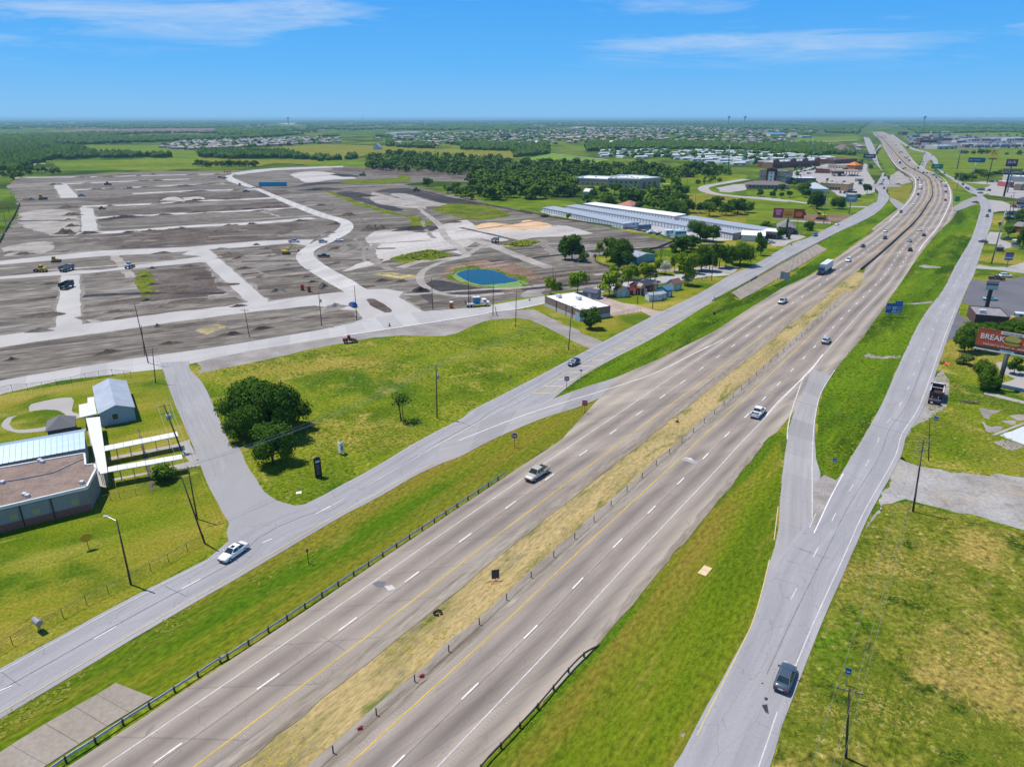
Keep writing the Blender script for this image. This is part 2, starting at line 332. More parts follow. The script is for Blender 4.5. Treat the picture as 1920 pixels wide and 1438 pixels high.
# concrete and asphalt: UV = metres across / along
def pave(name, c, joint=None, wear=None, crack=.0, stain=(.5,.06), blotch=.22, rough=.85, shoulder=None):
    m, nt, b = mk(name); L = nt.links.new
    uv = NN(nt, 'ShaderNodeTexCoord'); src = uv.outputs['UV']; ob = uv.outputs['Object']
    def nz(sc, st, s=src, det=8.0, di=.2):
        mp = NN(nt, 'ShaderNodeMapping'); mp.inputs['Scale'].default_value = st; L(s, mp.inputs[0])
        n = NN(nt, 'ShaderNodeTexNoise', i_Scale=sc, i_Detail=det, i_Roughness=.6, i_Distortion=di); L(mp.outputs[0], n.inputs['Vector']); return n.outputs[0]
    def scale(col, fac):
        vm = NN(nt, 'ShaderNodeVectorMath', operation='SCALE')
        if isinstance(col, tuple): vm.inputs[0].default_value = col
        else: L(col, vm.inputs[0])
        L(fac, vm.inputs['Scale']); return vm.outputs[0]
    def mrg(x, a, z, lo, hi):
        mr = NN(nt, 'ShaderNodeMapRange', i_1=a, i_2=z, i_3=lo, i_4=hi); L(x, mr.inputs[0]); return mr.outputs[0]
    def math_(op, a, bv):
        n = NN(nt, 'ShaderNodeMath', operation=op); L(a, n.inputs[0])
        if isinstance(bv, (int, float)): n.inputs[1].default_value = bv
        else: L(bv, n.inputs[1])
        return n.outputs[0]
    col = scale(c, mrg(nz(.09, (1,.5,1), ob), .3, .7, 1-blotch, 1+blotch*.8))
    col = scale(col, mrg(nz(1.0, (1.2,.045,1)), .3, .7, .88, 1.10))           # streaks along the lanes
    col = scale(col, mrg(nz(3.5, (1,1,1), ob), .3, .7, .92, 1.07))
    sp = NN(nt, 'ShaderNodeSeparateXYZ'); L(src, sp.inputs[0]); u, v = sp.outputs[0], sp.outputs[1]
    if shoulder:
        lo_, hi_, sc_ = shoulder
        f = math_('MAXIMUM', mrg(u, lo_-.5, lo_+.1, 1, 0), mrg(u, hi_-.1, hi_+.5, 0, 1))
        f = math_('MULTIPLY', f, mrg(nz(.35, (1,.25,1)), .3, .65, .55, 1.0))
        mx = NN(nt, 'ShaderNodeMix', data_type='RGBA'); mx.inputs[7].default_value = rgba(sc_); L(f, mx.inputs[0]); L(col, mx.inputs[6]); col = mx.outputs[2]
    if wear:                                                                # (lane width, first lane centre, amount): oil and tyre darkening in each lane
        lw, c0, am, tintc = wear
        t = math_('PINGPONG', math_('ADD', u, -c0+lw*20), lw*.5)
        w = mrg(t, .1, lw*.5, 1.0, 0.0); w = math_('MULTIPLY', w, mrg(nz(.05, (.5,.6,1)), .36, .60, .35, 1.0))
        mx = NN(nt, 'ShaderNodeMix', data_type='RGBA'); mx.inputs[7].default_value = rgba(tintc); L(math_('MULTIPLY', w, am), mx.inputs[0]); L(col, mx.inputs[6]); col = mx.outputs[2]
    if joint:                                                               # transverse joints and slabs that differ
        ln, am = joint
        fl = math_('FLOOR', math_('DIVIDE', v, ln), 0.0)
        wn = NN(nt, 'ShaderNodeTexWhiteNoise', noise_dimensions='1D'); L(fl, wn.inputs['W'])
        col = scale(col, mrg(wn.outputs[0], 0, 1, .89, 1.08))
        t = math_('PINGPONG', v, ln*.5); col = scale(col, mrg(math_('ADD', t, -.0), .0, .22, 1-am, 1.0))
    if stain[1]:
        s = mrg(nz(.5, (1,.35,1), ob, 4.0, .8), .66, .74, 0, stain[1]*6); mx = NN(nt, 'ShaderNodeMix', data_type='RGBA'); mx.inputs[7].default_value = rgba(tuple(x*stain[0] for x in c)); L(s, mx.inputs[0]); L(col, mx.inputs[6]); col = mx.outputs[2]
    if crack:
        vo = NN(nt, 'ShaderNodeTexVoronoi', feature='DISTANCE_TO_EDGE', i_Scale=.2); mp = NN(nt, 'ShaderNodeMapping'); mp.inputs['Scale'].default_value = (1.6,.5,1)
        nd = NN(nt, 'ShaderNodeTexNoise', i_Scale=.6, i_Detail=4.0); va = NN(nt, 'ShaderNodeVectorMath', operation='ADD'); L(src, nd.inputs['Vector']); L(src, mp.inputs[0]); L(mp.outputs[0], va.inputs[0]); L(nd.outputs['Color'], va.inputs[1]); L(va.outputs[0], vo.inputs['Vector'])
        col = scale(col, mrg(vo.outputs[0], .0, .010, 1-crack*1.5, 1.0))
    L(col, b.inputs['Base Color']); b.inputs['Roughness'].default_value = rough; b.inputs['Specular IOR Level'].default_value = .25
    bp = NN(nt, 'ShaderNodeBump', i_Distance=.01); L(nz(6.0, (1,1,1), ob), bp.inputs['Height']); L(bp.outputs[0], b.inputs['Normal'])
    return m
M_HWYL = pave('highway_concrete_toward', (.325,.275,.228), (9.0,.22), (3.65,-1.9,.92,(.158,.134,.118)), .12, (.5,.10), .16, shoulder=(-7.6,.5,(.39,.335,.27)))
M_HWYR = pave('highway_concrete_away', (.325,.275,.231), (9.0,.22), (3.65,1.9,.92,(.158,.134,.118)), .12, (.5,.10), .16, shoulder=(-.5,7.6,(.39,.335,.27)))
M_FRONT = pave('frontage_asphalt', (.315,.308,.315), None, (3.6,1.8,.42,(.21,.205,.215)), .16, (.55,.07), .10)
M_RAMP = pave('ramp_concrete', (.315,.30,.295), (9.0,.1), (4.2,2.4,.35,(.25,.24,.24)), .0, (.6,.03), .08)
M_STREET = pave('new_street_concrete', (.455,.435,.41), (6.0,.08), None, .0, (.6,.05), .13)
M_COUNTY = pave('county_road_concrete', (.41,.395,.38), (6.0,.05), (3.4,1.7,.25,(.36,.345,.33)), .0, (.65,.04), .08)
M_SIDE = pave('side_road_asphalt', (.295,.288,.292), None, (3.4,1.7,.2,(.26,.26,.265)), .12, (.6,.06), .09)
M_ASPH = pave('old_parking_asphalt', (.135,.132,.145), None, None, .3, (1.7,.09), .2)
M_PARK = pave('parking_concrete', (.36,.335,.315), None, None, .0, (.6,.05), .12)
M_DRIVE = surf('worn_drive', [(.20,.18,.155), (.285,.265,.245), (.33,.315,.30), (.37,.35,.325)], .12, 10, bump=.03, bscale=2, fine=(.22,1.5), layers=[((.36,.30,.22), .06, .52,.66,(1,1,1),0,.75), ((.16,.14,.10), .22, .58,.68,(1,1,1),0,.6)])
M_SLAB = surf('slope_concrete', [(.235,.20,.165), (.285,.245,.20), (.32,.28,.24)], .12, 8, bump=.02, fine=(.14,2), layers=[((.19,.165,.135), .2, .55,.7,(.3,1,1),AL,.6)])
M_WHITE = surf('white_road_paint', [(.55,.54,.52), (.72,.71,.69), (.80,.79,.77)], .6, 7, rough=.7, fine=(.12,3))
M_FADED = surf('faded_white_paint', [(.40,.385,.37), (.50,.485,.47), (.60,.585,.57)], .4, 8, rough=.8, fine=(.15,3))
M_YPAINT = surf('yellow_road_paint', [(.40,.28,.045), (.52,.37,.05), (.58,.44,.10)], .25, 8, rough=.7, fine=(.15,3))
M_YFADE = surf('faded_yellow_paint', [(.43,.36,.20), (.50,.41,.22), (.52,.45,.30)], .3, 8, rough=.8, fine=(.12,3))
# ================================================================ reference lines
def mono(pts):                     # a road that only leads away from the camera
    out = [pts[0]]
    for p in pts[1:]:
        if p.y > out[-1].y+.4: out.append(p)
    return out
YL0, YL1 = P(480, 1351), P(1552, 546.5)                       # inner yellow line of the carriageway towards the viewer
YR0, YR1 = P(655, 1434), P(1568, 582)
BAR = smooth(W('B5 830,1020 940,930 1080,805 1200,690 1270,590 D1 735,940 735,820 700,720 620,665 470,590 370,510 270,400 180,300 120,230 60,175 -20,120'), 6)  # median barrier
dirL, dirR = (YL1-YL0).normalized(), (YR1-YR0).normalized()
barL, barR = offset(BAR, -2.9), offset(BAR, 2.9)
YL = smooth([YL0-dirL*60, YL0-dirL*20]+W('480,1351 655,1219 894,1034 1071.6,899.3 1223,786 1339.5,698 1416,640 1478,592 1550,541 1592,509')+barL[10::6], 5)
YR = smooth([YR0-dirR*60, YR0-dirR*20]+W('655,1434 824,1279 957.7,1156.8 1057,1061 1169.6,956.5 1270,864 1326,811 1397,746.6 1497,651.4 1568,582 1597,556 1640,514')+barR[10::6], 5)
near_end = YL1
# ================================================================ the open country and the near ground
mb = MB(); GE = 30000
xs = [-GE, -6000, -1500, -300, 300, 1500, 6000, GE]; ys = [-300, 60, 400, 1200, 4000, 12000, GE]
for i in range(len(xs)-1):
    for j in range(len(ys)-1): mb.quad((xs[i],ys[j],0),(xs[i+1],ys[j],0),(xs[i+1],ys[j+1],0),(xs[i],ys[j+1],0))
tag(mb.obj('ground', M_BASE), kind='structure')
patch('near_meadow', [Vector(q) for q in ((-260,15,0),(260,15,0),(330,420,0),(120,420,0),(60,260,0),(-300,260,0))], M_FIELD, 0, 0, 20)
patch('school_lawn', '-420,1560 -420,800 -60,745 A1 0,325 1130,135 1215,150 A1 1290,340 1400,560 1450,760 1550,960 1700,1240 A2 1330,110 600,500 0,830 PX -250,1400', M_LAWN, 2, .3)
patch('corner_lot_field', 'A3 -110,160 0,110 640,-40 1600,-140 B3 340,1000 480,940 600,900 800,870 950,880 1050,930 1300,1060 1400,1120 A4 930,500 620,680 80,960 A3 1560,670 720,1140 480,1110 380,1040 300,900 240,760 160,600 60,420', M_FIELD, 2, .5)
patch('shop_lawn', 'B3 960,785 1040,770 1320,890 1555,870 1640,835 1770,800 1860,850 1500,1050 1300,960 1220,910', M_LAWN, 2, .5)
patch('grass_verge', '-400,1640 -200,1450 0,1330 A2 400,900 1570,200 A3 1190,1100 1900,730 A4 640,960 1310,720 1360,745 1190,835 640,1215 340,1405 A2 1570,660 940,1030 300,1450 PX 0,1520', M_VERGE, 2, .3)
patch('grass_wedge', 'A4 660,840 870,690 1100,550 1500,340 1915,80 D7 1340,830 1560,740 1640,830 1700,840 1915,720 D6 330,1190 760,990 1310,610 1180,530 1400,395 1915,145 B5 1020,550 1075,600 1060,650 900,760 650,940 300,1185 D6 200,1430 A4 1915,330 1500,535 1200,665 930,750 740,830', M_LUSH, 2, .3)
patch('straw_median', [p for p in offset(YL, 2.1) if p.y < 300]+list(reversed([p for p in offset(YR, -1.5) if p.y < 300])), M_STRAW, 3, .25)
patch('dry_verge', '780,1600 900,1440 A8 350,1180 640,870 870,580 1190,200 A5 250,1085 430,875 470,850 515,870 500,1100 480,1425 A6 435,260 350,590 210,870 80,1110 0,1260 PX 1240,1480 1150,1600', M_VERGE, 2, .3)
patch('ditch_wedge', 'A5 830,1115 760,1090 725,1000 715,850 730,680 780,540 860,430 980,290 1040,200 D2 180,1110 330,900 450,720 560,560 680,400 870,180 1080,20 D1 800,1430 950,1260 1130,1110 1270,1060 1360,1100 D2 1340,20 1240,330 1050,650 880,980 A5 1330,170 1200,430 1100,660 960,910 850,1090', M_LUSH, 2, .3)
patch('weedy_lot', '1436,1460 A6 520,1150 600,930 720,640 800,460 900,230 1000,0 A5 1040,1320 1090,1260 1240,1235 1400,1290 1600,1330 1800,1390 1920,1420 PX 1960,1000 2300,1150 2300,1600 1420,1600', M_WEEDS, 2, .45)
patch('drive_side_lawn', 'A5 1200,990 1210,930 1260,800 1360,735 1400,640 1390,530 1440,380 1470,310 D3 840,620 930,760 1000,1000 1500,1300 D4 900,160 1000,200 1246,280 PX 1990,770 1990,890 D4 1100,920 940,925 700,880 330,830 200,800 130,740', M_FIELD, 2, .4)
patch('storage_verge', 'B4 -20,505 60,510 680,650 1040,730 1100,760 950,790 840,800 450,840 460,880 640,950 830,1000 1200,960 1430,920 1900,770 1880,720 1500,720 1120,700 690,640 PX 1000,398', M_FIELD, 2, .5)
patch('shed_display_lawn', 'D7 0,820 130,780 560,780 820,690 960,650 1100,620 1300,590 1500,545 1560,530 1150,770 780,970 700,985 540,960 340,900 ', M_LAWN, 2, .4)
patch('pull_off_gravel', 'A5 1230,870 1330,690 1390,530 1450,470 1490,560 1470,700 1400,740 1290,800', M_GRAVEL, 3, .3)
# far fields
patch('far_field', 'B7 330,360 300,310 840,295 1110,295 1090,350 900,358', M_FGREEN, 1, 1)
patch('far_field', 'B7 480,220 880,216 1100,252 1130,290 840,292 620,270', M_FGREEN, 1, 1)
patch('far_field', 'B7 1130,288 1500,300 1910,298 1910,330 1700,325 1540,318 1450,335 1110,320', M_OLIVE, 1, 1)
patch('far_field', 'B8 -100,330 0,302 200,302 280,310 270,340 100,340', M_FGREEN, 1, 1)
patch('far_field', 'B8 -300,230 0,215 280,218 640,238 1090,250 1085,292 860,295 680,270 440,262 280,268 120,300 -100,290 -560,265', M_OLIVE, 1, 1)
patch('bright_field', 'B8 1130,297 1290,268 1600,302 1560,325 1430,335 1290,332 1200,310', M_BRIGHT, 2, .6)
patch('green_pasture', 'B3 560,0 760,-30 1090,-20 1280,0 1290,22 1030,42 960,66 880,60', M_FGREEN, 2, .5)
patch('hotel_lawn', 'B4 960,240 1100,225 1600,226 1600,262 1420,300 1300,312 960,302', M_FGREEN, 1, .6)
patch('olive_field', 'B4 1140,372 1300,370 1500,395 1920,440 1920,620 1800,560 1690,640 1280,590 1060,560 1190,540', M_OLIVE, 1, .6)
patch('shop_strip_lawn', 'D5 0,870 600,850 800,960 1250,940 1680,900 1560,1100 1000,1290 500,1260 0,1350', M_FGREEN, 1, .6)
patch('big_pasture', 'D1 600,345 1917,325 1990,330 1990,720 1300,700 1080,800 920,665 830,560 800,480', M_FGREEN, 1, .8)
patch('interchange_grass', 'D1 1000,870 1090,860 1280,950 1130,1010 1110,1040 1005,1085', M_FGREEN, 4, .4)
patch('interchange_grass', 'D1 310,240 440,330 640,380 630,440 560,545 450,420 380,330', M_FGREEN, 4, .4)
patch('interchange_grass', 'D1 690,470 740,530 760,600 740,650 640,630 650,540', M_OLIVE, 4, .4)
patch('interchange_grass', 'D1 880,720 1000,770 1130,840 1000,850 940,790', M_OLIVE, 4, .4)
patch('interchange_grass', 'D1 100,320 170,430 250,560 290,640 270,670 200,680 120,560 30,440 60,350', M_FGREEN, 4, .4)
patch('interchange_grass', 'D1 160,840 470,790 480,850 440,960 400,1060 260,990 200,960', M_OLIVE, 4, .4)
patch('interchange_dirt', 'D1 200,690 300,620 440,715 470,770 330,800 190,800', M_TRACK, 4, .4)
patch('right_roadside_lawn', 'D2 1340,640 1400,430 1480,200 1520,0 1700,0 1600,380 1917,470 1917,630 1700,670 1500,660', M_FIELD, 3, .5)
patch('right_roadside_lawn', 'D2 1250,850 1290,710 1500,715 1917,770 1917,800 1600,790 1480,830 1440,880', M_FIELD, 3, .4)
patch('tan_far_field', 'B8 -60,95 200,92 215,103 0,106', M_TANF, 1, 4)
patch('tan_far_field', 'B8 1210,178 1400,168 1900,160 1900,166 1400,176', M_TANF, 1, 4)
patch('tan_far_field', 'B8 1400,108 1560,108 1540,120 1420,122', M_TANF, 1, 4)
patch('ploughed_far_field', 'B7 280,140 520,126 1240,122 1180,150 700,156 330,152', M_PLOUGH, 1, 4)
patch('tan_far_field', 'B7 1320,146 1640,140 1660,150 1400,156', M_TANF, 1, 4)
patch('tan_far_field', 'B7 1560,96 1660,94 1680,102 1600,103', M_TANF, 1, 4)
patch('tan_far_field', 'B6 1000,130 1500,132 1500,140 900,142', M_TANF, 1, 4)
patch('green_far_field', 'B6 1380,215 1800,195 1820,225 1600,238 1380,230', M_FGREEN, 1, 2)
patch('green_far_field', 'B5 1000,110 1920,100 1920,135 1560,140 1330,112', M_FGREEN, 1, 4)
patch('green_far_field', 'D5 900,415 1200,400 1430,440 1440,470 1100,470', M_FGREEN, 1, 1)
patch('pale_clearing', 'E5 240,220 330,165 520,175 640,205 520,200 400,260', M_TANF, 2, .8)
# ================================================================ building site
patch('building_site_dirt', '-420,830 -150,745 0,716 300,672 600,620 800,585 1000,556 1050,545 1110,540 1165,522 1130,492 1240,475 1268,455 1235,448 1130,425 1010,400 950,385 880,372 790,352 757,346 800,340 890,342 937,330 920,325 830,319 700,316 640,312 560,312 420,322 300,321 110,330 30,335 15,350 36,385 30,410 0,455 -60,520 -250,700', M_DIRT, 1, .8)
def sub(name, code, mat, layer=2, amp=.6, sm=3): return patch(name, code, mat, layer, amp, sm=sm)
sub('black_topsoil', 'E8 20,450 150,415 400,405 540,440 800,500 1310,600 900,597 640,530 400,470 200,460', M_DARK)
sub('black_topsoil', 'E7 900,545 1100,510 1300,530 1470,575 1300,585 1500,640 1880,760 1700,775 1300,650 1000,590', M_DARK)
sub('black_topsoil', 'E8 240,880 450,860 720,855 790,890 600,935 330,905', M_DARK, 4)
sub('black_topsoil', 'E7 400,500 520,485 760,455 1060,480 880,500 560,505', M_DARK)
sub('black_topsoil', 'E7 60,470 400,440 700,385 1900,380 1900,395 900,410 560,440 200,470', M_DARK, 3, .3)
sub('black_topsoil', 'E7 900,280 1000,265 1250,290 1240,310 1050,310', M_DARK, 4)
sub('dark_ditch_bank', 'E4 -40,600 100,500 230,440 420,470 680,520 1120,580 1000,620 700,650 400,640 230,615 100,640', M_DARK, 2)
sub('dark_ditch_bank', 'E4 60,640 180,600 200,740 120,690', M_DARK, 3)
sub('brown_soil', 'E7 850,180 1100,185 1900,190 1900,235 1300,250 1000,230', M_BROWN)
sub('brown_soil', 'E8 -60,160 500,185 1000,195 1480,240 1200,300 700,260 0,240', M_BROWN)
sub('pale_dirt', 'B3 -210,330 -160,240 0,200 200,190 330,150 480,130 530,180 900,205 1150,170 1390,230 1000,262 700,295 560,265 470,330 440,400 340,370 0,385', M_PALE, 3, 1)
sub('pale_dirt', 'B2 880,810 1000,760 1120,700 1060,600 1090,540 1250,520 1560,540 1900,480 1900,560 1640,620 1480,660 1300,700 1180,740 1000,790', M_PALE, 2)
sub('pale_dirt', 'E7 330,285 520,240 800,240 1000,275 1250,330 900,350 540,388', M_PALE, 3)
sub('pale_dirt', 'E4 1380,670 1400,590 1500,500 1640,460 1690,520 1620,600 1640,650', M_GRAVEL, 3)
sub('pale_dirt', 'E8 -20,460 30,460 560,600 640,640 560,650 100,600 -40,540', M_TRACK, 2)
sub('pale_dirt', 'E8 200,480 400,470 680,560 940,600 720,620 540,600', M_TRACK, 2)
sub('orange_sand', 'B3 510,190 620,150 800,165 930,130 1110,175 950,203 600,203', M_SAND, 4, .8)
for c in ('B3 200,60 330,10 560,20 700,50 785,100 560,130 380,110', 'B3 -110,430 0,390 180,350 370,400 200,430 0,460', 'B3 720,320 880,285 1010,295 900,330 760,335', 'E8 430,730 560,760 720,830 440,855', 'E7 1750,330 1900,280 1960,380 1150,400 1000,370 1400,345', 'E7 820,520 900,520 1300,660 1900,840 1900,860 1600,800 1200,680'):
    sub('site_weeds', c, M_SITEGREEN, 4, 1)
sub('rusty_bank', 'E4 300,420 340,340 480,270 700,210 900,190 1200,230 1500,330 1680,430 1560,480 1400,560 1150,585 800,540 500,470', M_RED, 3, .8)
sub('pond_rim_weeds', 'E4 390,430 420,350 560,290 720,255 860,290 1060,320 1200,370 1380,390 1470,480 1380,545 1150,565 900,545 640,505 470,445', M_SITEGREEN, 4, .5)
sub('pond_algae', 'E4 470,400 560,330 700,310 850,305 1000,320 1130,365 1200,410 1310,450 1430,480 1400,530 1150,553 900,530 700,500 520,450', paint('green_algae', (.16,.27,.06), .6, var=.4, scale=.4), 5, .3)
m, nt, b = mk('pond_water'); b.inputs['Base Color'].default_value = (.008,.05,.075,1); b.inputs['Roughness'].default_value = .16; b.inputs['Specular IOR Level'].default_value = .22
nn = NN(nt, 'ShaderNodeTexNoise', i_Scale=1.2, i_Detail=4.0); bp = NN(nt, 'ShaderNodeBump', i_Strength=.12, i_Distance=.05); nt.links.new(nn.outputs[0], bp.inputs['Height']); nt.links.new(bp.outputs[0], b.inputs['Normal'])
sub('pond_water', 'E4 520,385 580,335 700,312 850,308 1000,323 1125,368 1200,415 1305,452 1150,488 880,512 740,488 640,450', m, 6, .4)
sub('yellow_straw', 'B1 1360,1215 1480,1175 1560,1190 1430,1245', M_YEL, 3, .8)
sub('yellow_straw', 'B2 1090,830 1200,815 1400,840 1350,862 1200,850', M_YEL, 3, .8)
sub('yellow_straw', 'B1 920,860 1010,800 1100,900 1090,1000 1000,990', M_SITEGREEN, 2, 1)
sub('road_edge_gravel', 'B2 -150,1390 300,1330 900,1235 B3 0,915 650,795 800,790 840,860 640,880 480,930 300,1000 A3 1200,-110 0,140 -90,130', M_GRAVEL, 3, .4)
for c, m in (('B1 650,400 1770,330 2000,330 1900,375 700,430', M_BROWN), ('B1 680,460 1770,400 2050,400 1960,440 1300,480 690,515', M_DIRT), ('B1 530,560 1770,490 2100,460 2150,500 1770,590 900,640 600,600', M_BROWN), ('B1 450,310 1770,255 1960,250 1900,290 800,340', M_BROWN), ('B2 -400,830 -80,800 200,860 -100,1000 -420,1050', M_BROWN)):
    sub('site_soil', c, m, 2, 2.0)
for c in ('B1 150,400 420,380 540,420 560,520 380,560 120,480', 'B1 20,640 300,600 400,640 260,690 40,700', 'E6 330,600 560,590 610,640 330,640', 'E6 580,600 850,585 900,630 640,640'):
    sub('pale_lot', c, M_PALE if 'E6' in c else M_TRACK, 2, 1.2)
# dirt tracks
for i, (c, w) in enumerate((('B3 100,40 180,110 260,180 300,260 420,360 470,400 300,440 150,500 110,570 160,640 300,690 480,700 740,680', 3.2), ('B3 440,400 620,300', 3), ('B3 500,270 640,320 820,390 1000,460 1090,490', 6), ('B2 1450,400 1560,480 1600,560 1700,640 1750,700', 4), ('B3 -40,490 120,440 280,425 450,405', 5))):
    ln = smooth(W(c), 5); ribbon('dirt_track', offset(ln, -w/2), offset(ln, w/2), M_TRACK, 5, 2, 4, amp=.8)
for i in range(70):
    a = P(rnd.uniform(-20, 560), rnd.uniform(345, 660)) if i < 48 else P(rnd.uniform(560, 1120), rnd.uniform(395, 560)); an = R(25)+rnd.choice((0, 0, 0, PI_/2))+rnd.uniform(-.25, .25); ln = [a]
    for k in range(7): an += rnd.uniform(-.12, .12); ln.append(ln[-1]+Vector((math.cos(an), math.sin(an), 0))*rnd.uniform(6, 13))
    if any(p.y > 900 or p.length > 900 for p in ln) or ln[0].y < 214+ln[0].x*.04: continue
    ln = smooth(ln, 3); w = rnd.uniform(.5, 2.6); ribbon('rut', offset(ln, -w), offset(ln, w), (M_TRACK, M_BROWN, M_DUSTY, M_DARK, M_DUSTY, M_BROWN)[i % 6], 3, 2, 4, amp=1.3)
# concrete streets of the site
STREETP = []
def street(code, mat=M_STREET, layer=6): 
    STREETP.append(px(code)); q = W(code); ar = sum(q[i-1].x*q[i].y-q[i].x*q[i-1].y for i in range(len(q))); ring = resample(q+[q[0]], 8)[:-1]; ring = offset(ring+ring[:1], 1.0 if ar > 0 else -1.0)[:-1]
    patch('street_dust', ring, M_DUSTY, 5, 1.0, 1.2)
    return patch('site_street', q, mat, layer, .25, 2)
L1 = smooth(W('B2 80,150 105,185 280,240 480,330 700,420 850,462 878,492 800,560 700,603 620,650 572,700 600,760 700,830 800,890 900,945 990,990 1030,1060 1035,1130'), 4)
R1 = smooth(W('B2 165,125 130,152 200,188 380,260 560,330 800,418 920,450 970,490 940,540 830,600 720,650 692,690 740,740 850,810 980,880 1060,932 1260,1000 1440,1080'), 4)
ribbon('street_dust', offset(L1, -1.5), offset(R1, 1.5), M_DUSTY, 5, 2, 4, amp=1.5); ribbon('site_street', L1, R1, M_STREET, 6, 4, 5, amp=.3)
street('B2 230,1045 490,1000 800,960 930,950 1060,932 1200,930 1310,950 1280,985 1440,1080 1500,1095 1770,1060 1770,1100 980,1190 1030,1130 1000,1080 700,1045 230,1090')
street('B1 0,1255 390,1195 720,1155 1230,1085 1570,1050 1710,1020 1850,990 1850,1075 1700,1092 1190,1160 770,1222 400,1272 0,1332 -500,1400 -500,1330')
street('B1 425,835 550,832 562,1195 385,1198', layer=7)
street('B1 -400,875 0,845 440,805 700,798 1100,745 1390,705 1430,742 1100,772 600,822 0,862 -400,900')
street('B1 -400,770 0,738 400,695 700,665 1300,640 1770,600 2000,590 2170,588 2130,632 2000,612 1770,635 1450,655 1260,672 1040,687 700,702 0,762 -400,795')
street('B1 1265,690 1300,668 1440,652 1600,790 1850,1010 1720,1022 1690,1005 1430,752 1390,705', layer=7)
street('B1 558,366 642,372 678,527 566,534', layer=7)
street('B1 368,205 455,200 545,298 423,302', layer=7)
THIN = []
for c in ('B1 525,550 900,530 1350,495 1770,475 2170,440', 'B1 655,440 1000,420 1770,385 2030,362', 'B1 560,360 1000,345 1400,320 1770,307 1900,298', 'E6 -80,545 600,510 1250,492 1620,480', 'B1 520,245 1100,220 1550,200', 'B1 370,207 900,185 1310,170', 'B1 90,160 600,155 1300,140 1570,135'):
    ln = smooth(W(c), 4); w = 4.6; THIN.append(ln); ribbon('street_dust', offset(ln, -w-2), offset(ln, w+2), M_DUSTY, 5, 2, 5, amp=3); ribbon('site_street', offset(ln, -w), offset(ln, w), M_STREET, 6, 2, 8, amp=1.2)
street('B2 120,130 300,105 420,95 900,80 900,88 420,110 170,140')
sub('street_island', 'B2 1065,1005 1110,1000 1240,1075 1190,1092 1090,1040', M_BROWN, 8, .3)
# ================================================================ roads
cl = W('-60,728 A1 0,215 550,120 1000,50 B2 0,1335 700,1220 980,1160 1030,1135 1440,1085 1770,1060 B3 480,795 640,770 1040,700 1340,660 1570,600 D7 300,610 640,545 900,512 1100,500 1350,470 1600,455')
cr = W('-60,757 A1 0,318 450,215 1130,137 1240,128 1430,90 B2 0,1408 300,1350 900,1255 1770,1122 B3 650,822 840,800 1045,757 1400,690 1640,640 D7 200,710 640,642 920,592 1250,543 1560,525')
ribbon('county_road', cl, cr, M_COUNTY, 8, 4, 4, ref=cl)
kb = MB(); kl = resample(smooth(offset([p for p in cr if p.x > -62 and p.x < 36], -.15), 3), 3.0)   # raised kerb
for a, c in zip(kl[:-1], kl[1:]):
    q = offset([a, c], .45); kb.prism([(p.x, p.y) for p in (a, q[0], q[1], c)], 0, .16)
tag(kb.obj('kerb', paint('new_kerb_concrete', (.74,.73,.71), .8)), kind='structure')
sl_ = W('A1 1205,80 1225,150 1290,340 1400,600 1480,790 1560,1000 1720,1290 1745,1400'); sr_ = W('A1 1425,70 1420,130 A3 -70,250 60,540 160,760 240,900 330,1010 440,1110 560,1200')
ribbon('side_road', smooth(sl_, 4), smooth(sr_, 4), M_SIDE, 9, 6, 3, ref=sl_)
patch('road_mouth', 'A1 1600,1060 A3 170,680 240,830 300,930 390,1050 480,1115 610,1150 760,1130 800,1300 300,1438 120,1438 100,1360 125,1280 60,1180', M_SIDE, 9, .15)
# left frontage road
fu = mono(W('-260,1392 A2 0,832 640,485 1000,297 1330,128 A3 130,1390 480,1200 720,1128 900,1030 1200,868 1560,652 1900,478 A4 80,930 250,838 640,638 940,478 1450,213 D7 580,1048 1150,768 1560,528 1700,470 1915,368 D6 200,868 480,738 850,528 1050,460 1390,290 1640,160 1900,10 B5 940,560 950,500 930,460 975,370 940,320 905,270 870,200 850,130'))
fd = mono(W('-260,1500 A2 0,1142 400,902 1000,542 1570,212 A3 940,1242 1190,1112 1560,902 1915,742 A4 250,1120 640,880 870,702 1100,562 1500,352 1915,92 D7 1340,838 1500,750 1915,535 D6 330,1010 1190,522 1400,402 1915,152 B5 1020,542 1000,490 1025,430 1000,390 960,330 935,250 925,205 890,140'))
FRL = smooth([(a) for a in fu], 3)
ribbon('frontage_road', smooth(fu, 4), smooth(fd, 4), M_FRONT, 10, 8, 4, ref=smooth(fu, 4), amp=.15)
# exit ramp joining the frontage road
ru = W('A4 -100,1040 250,960 640,860 680,842 930,748 1200,662 1500,532')
rd = W('A4 -200,1330 0,1268 250,1138 640,972 900,892 1150,782 1310,732 1500,660')
ribbon('exit_ramp', smooth(ru, 5), smooth(rd, 5), M_RAMP, 11, 6, 3, ref=smooth(ru, 5), amp=.1)
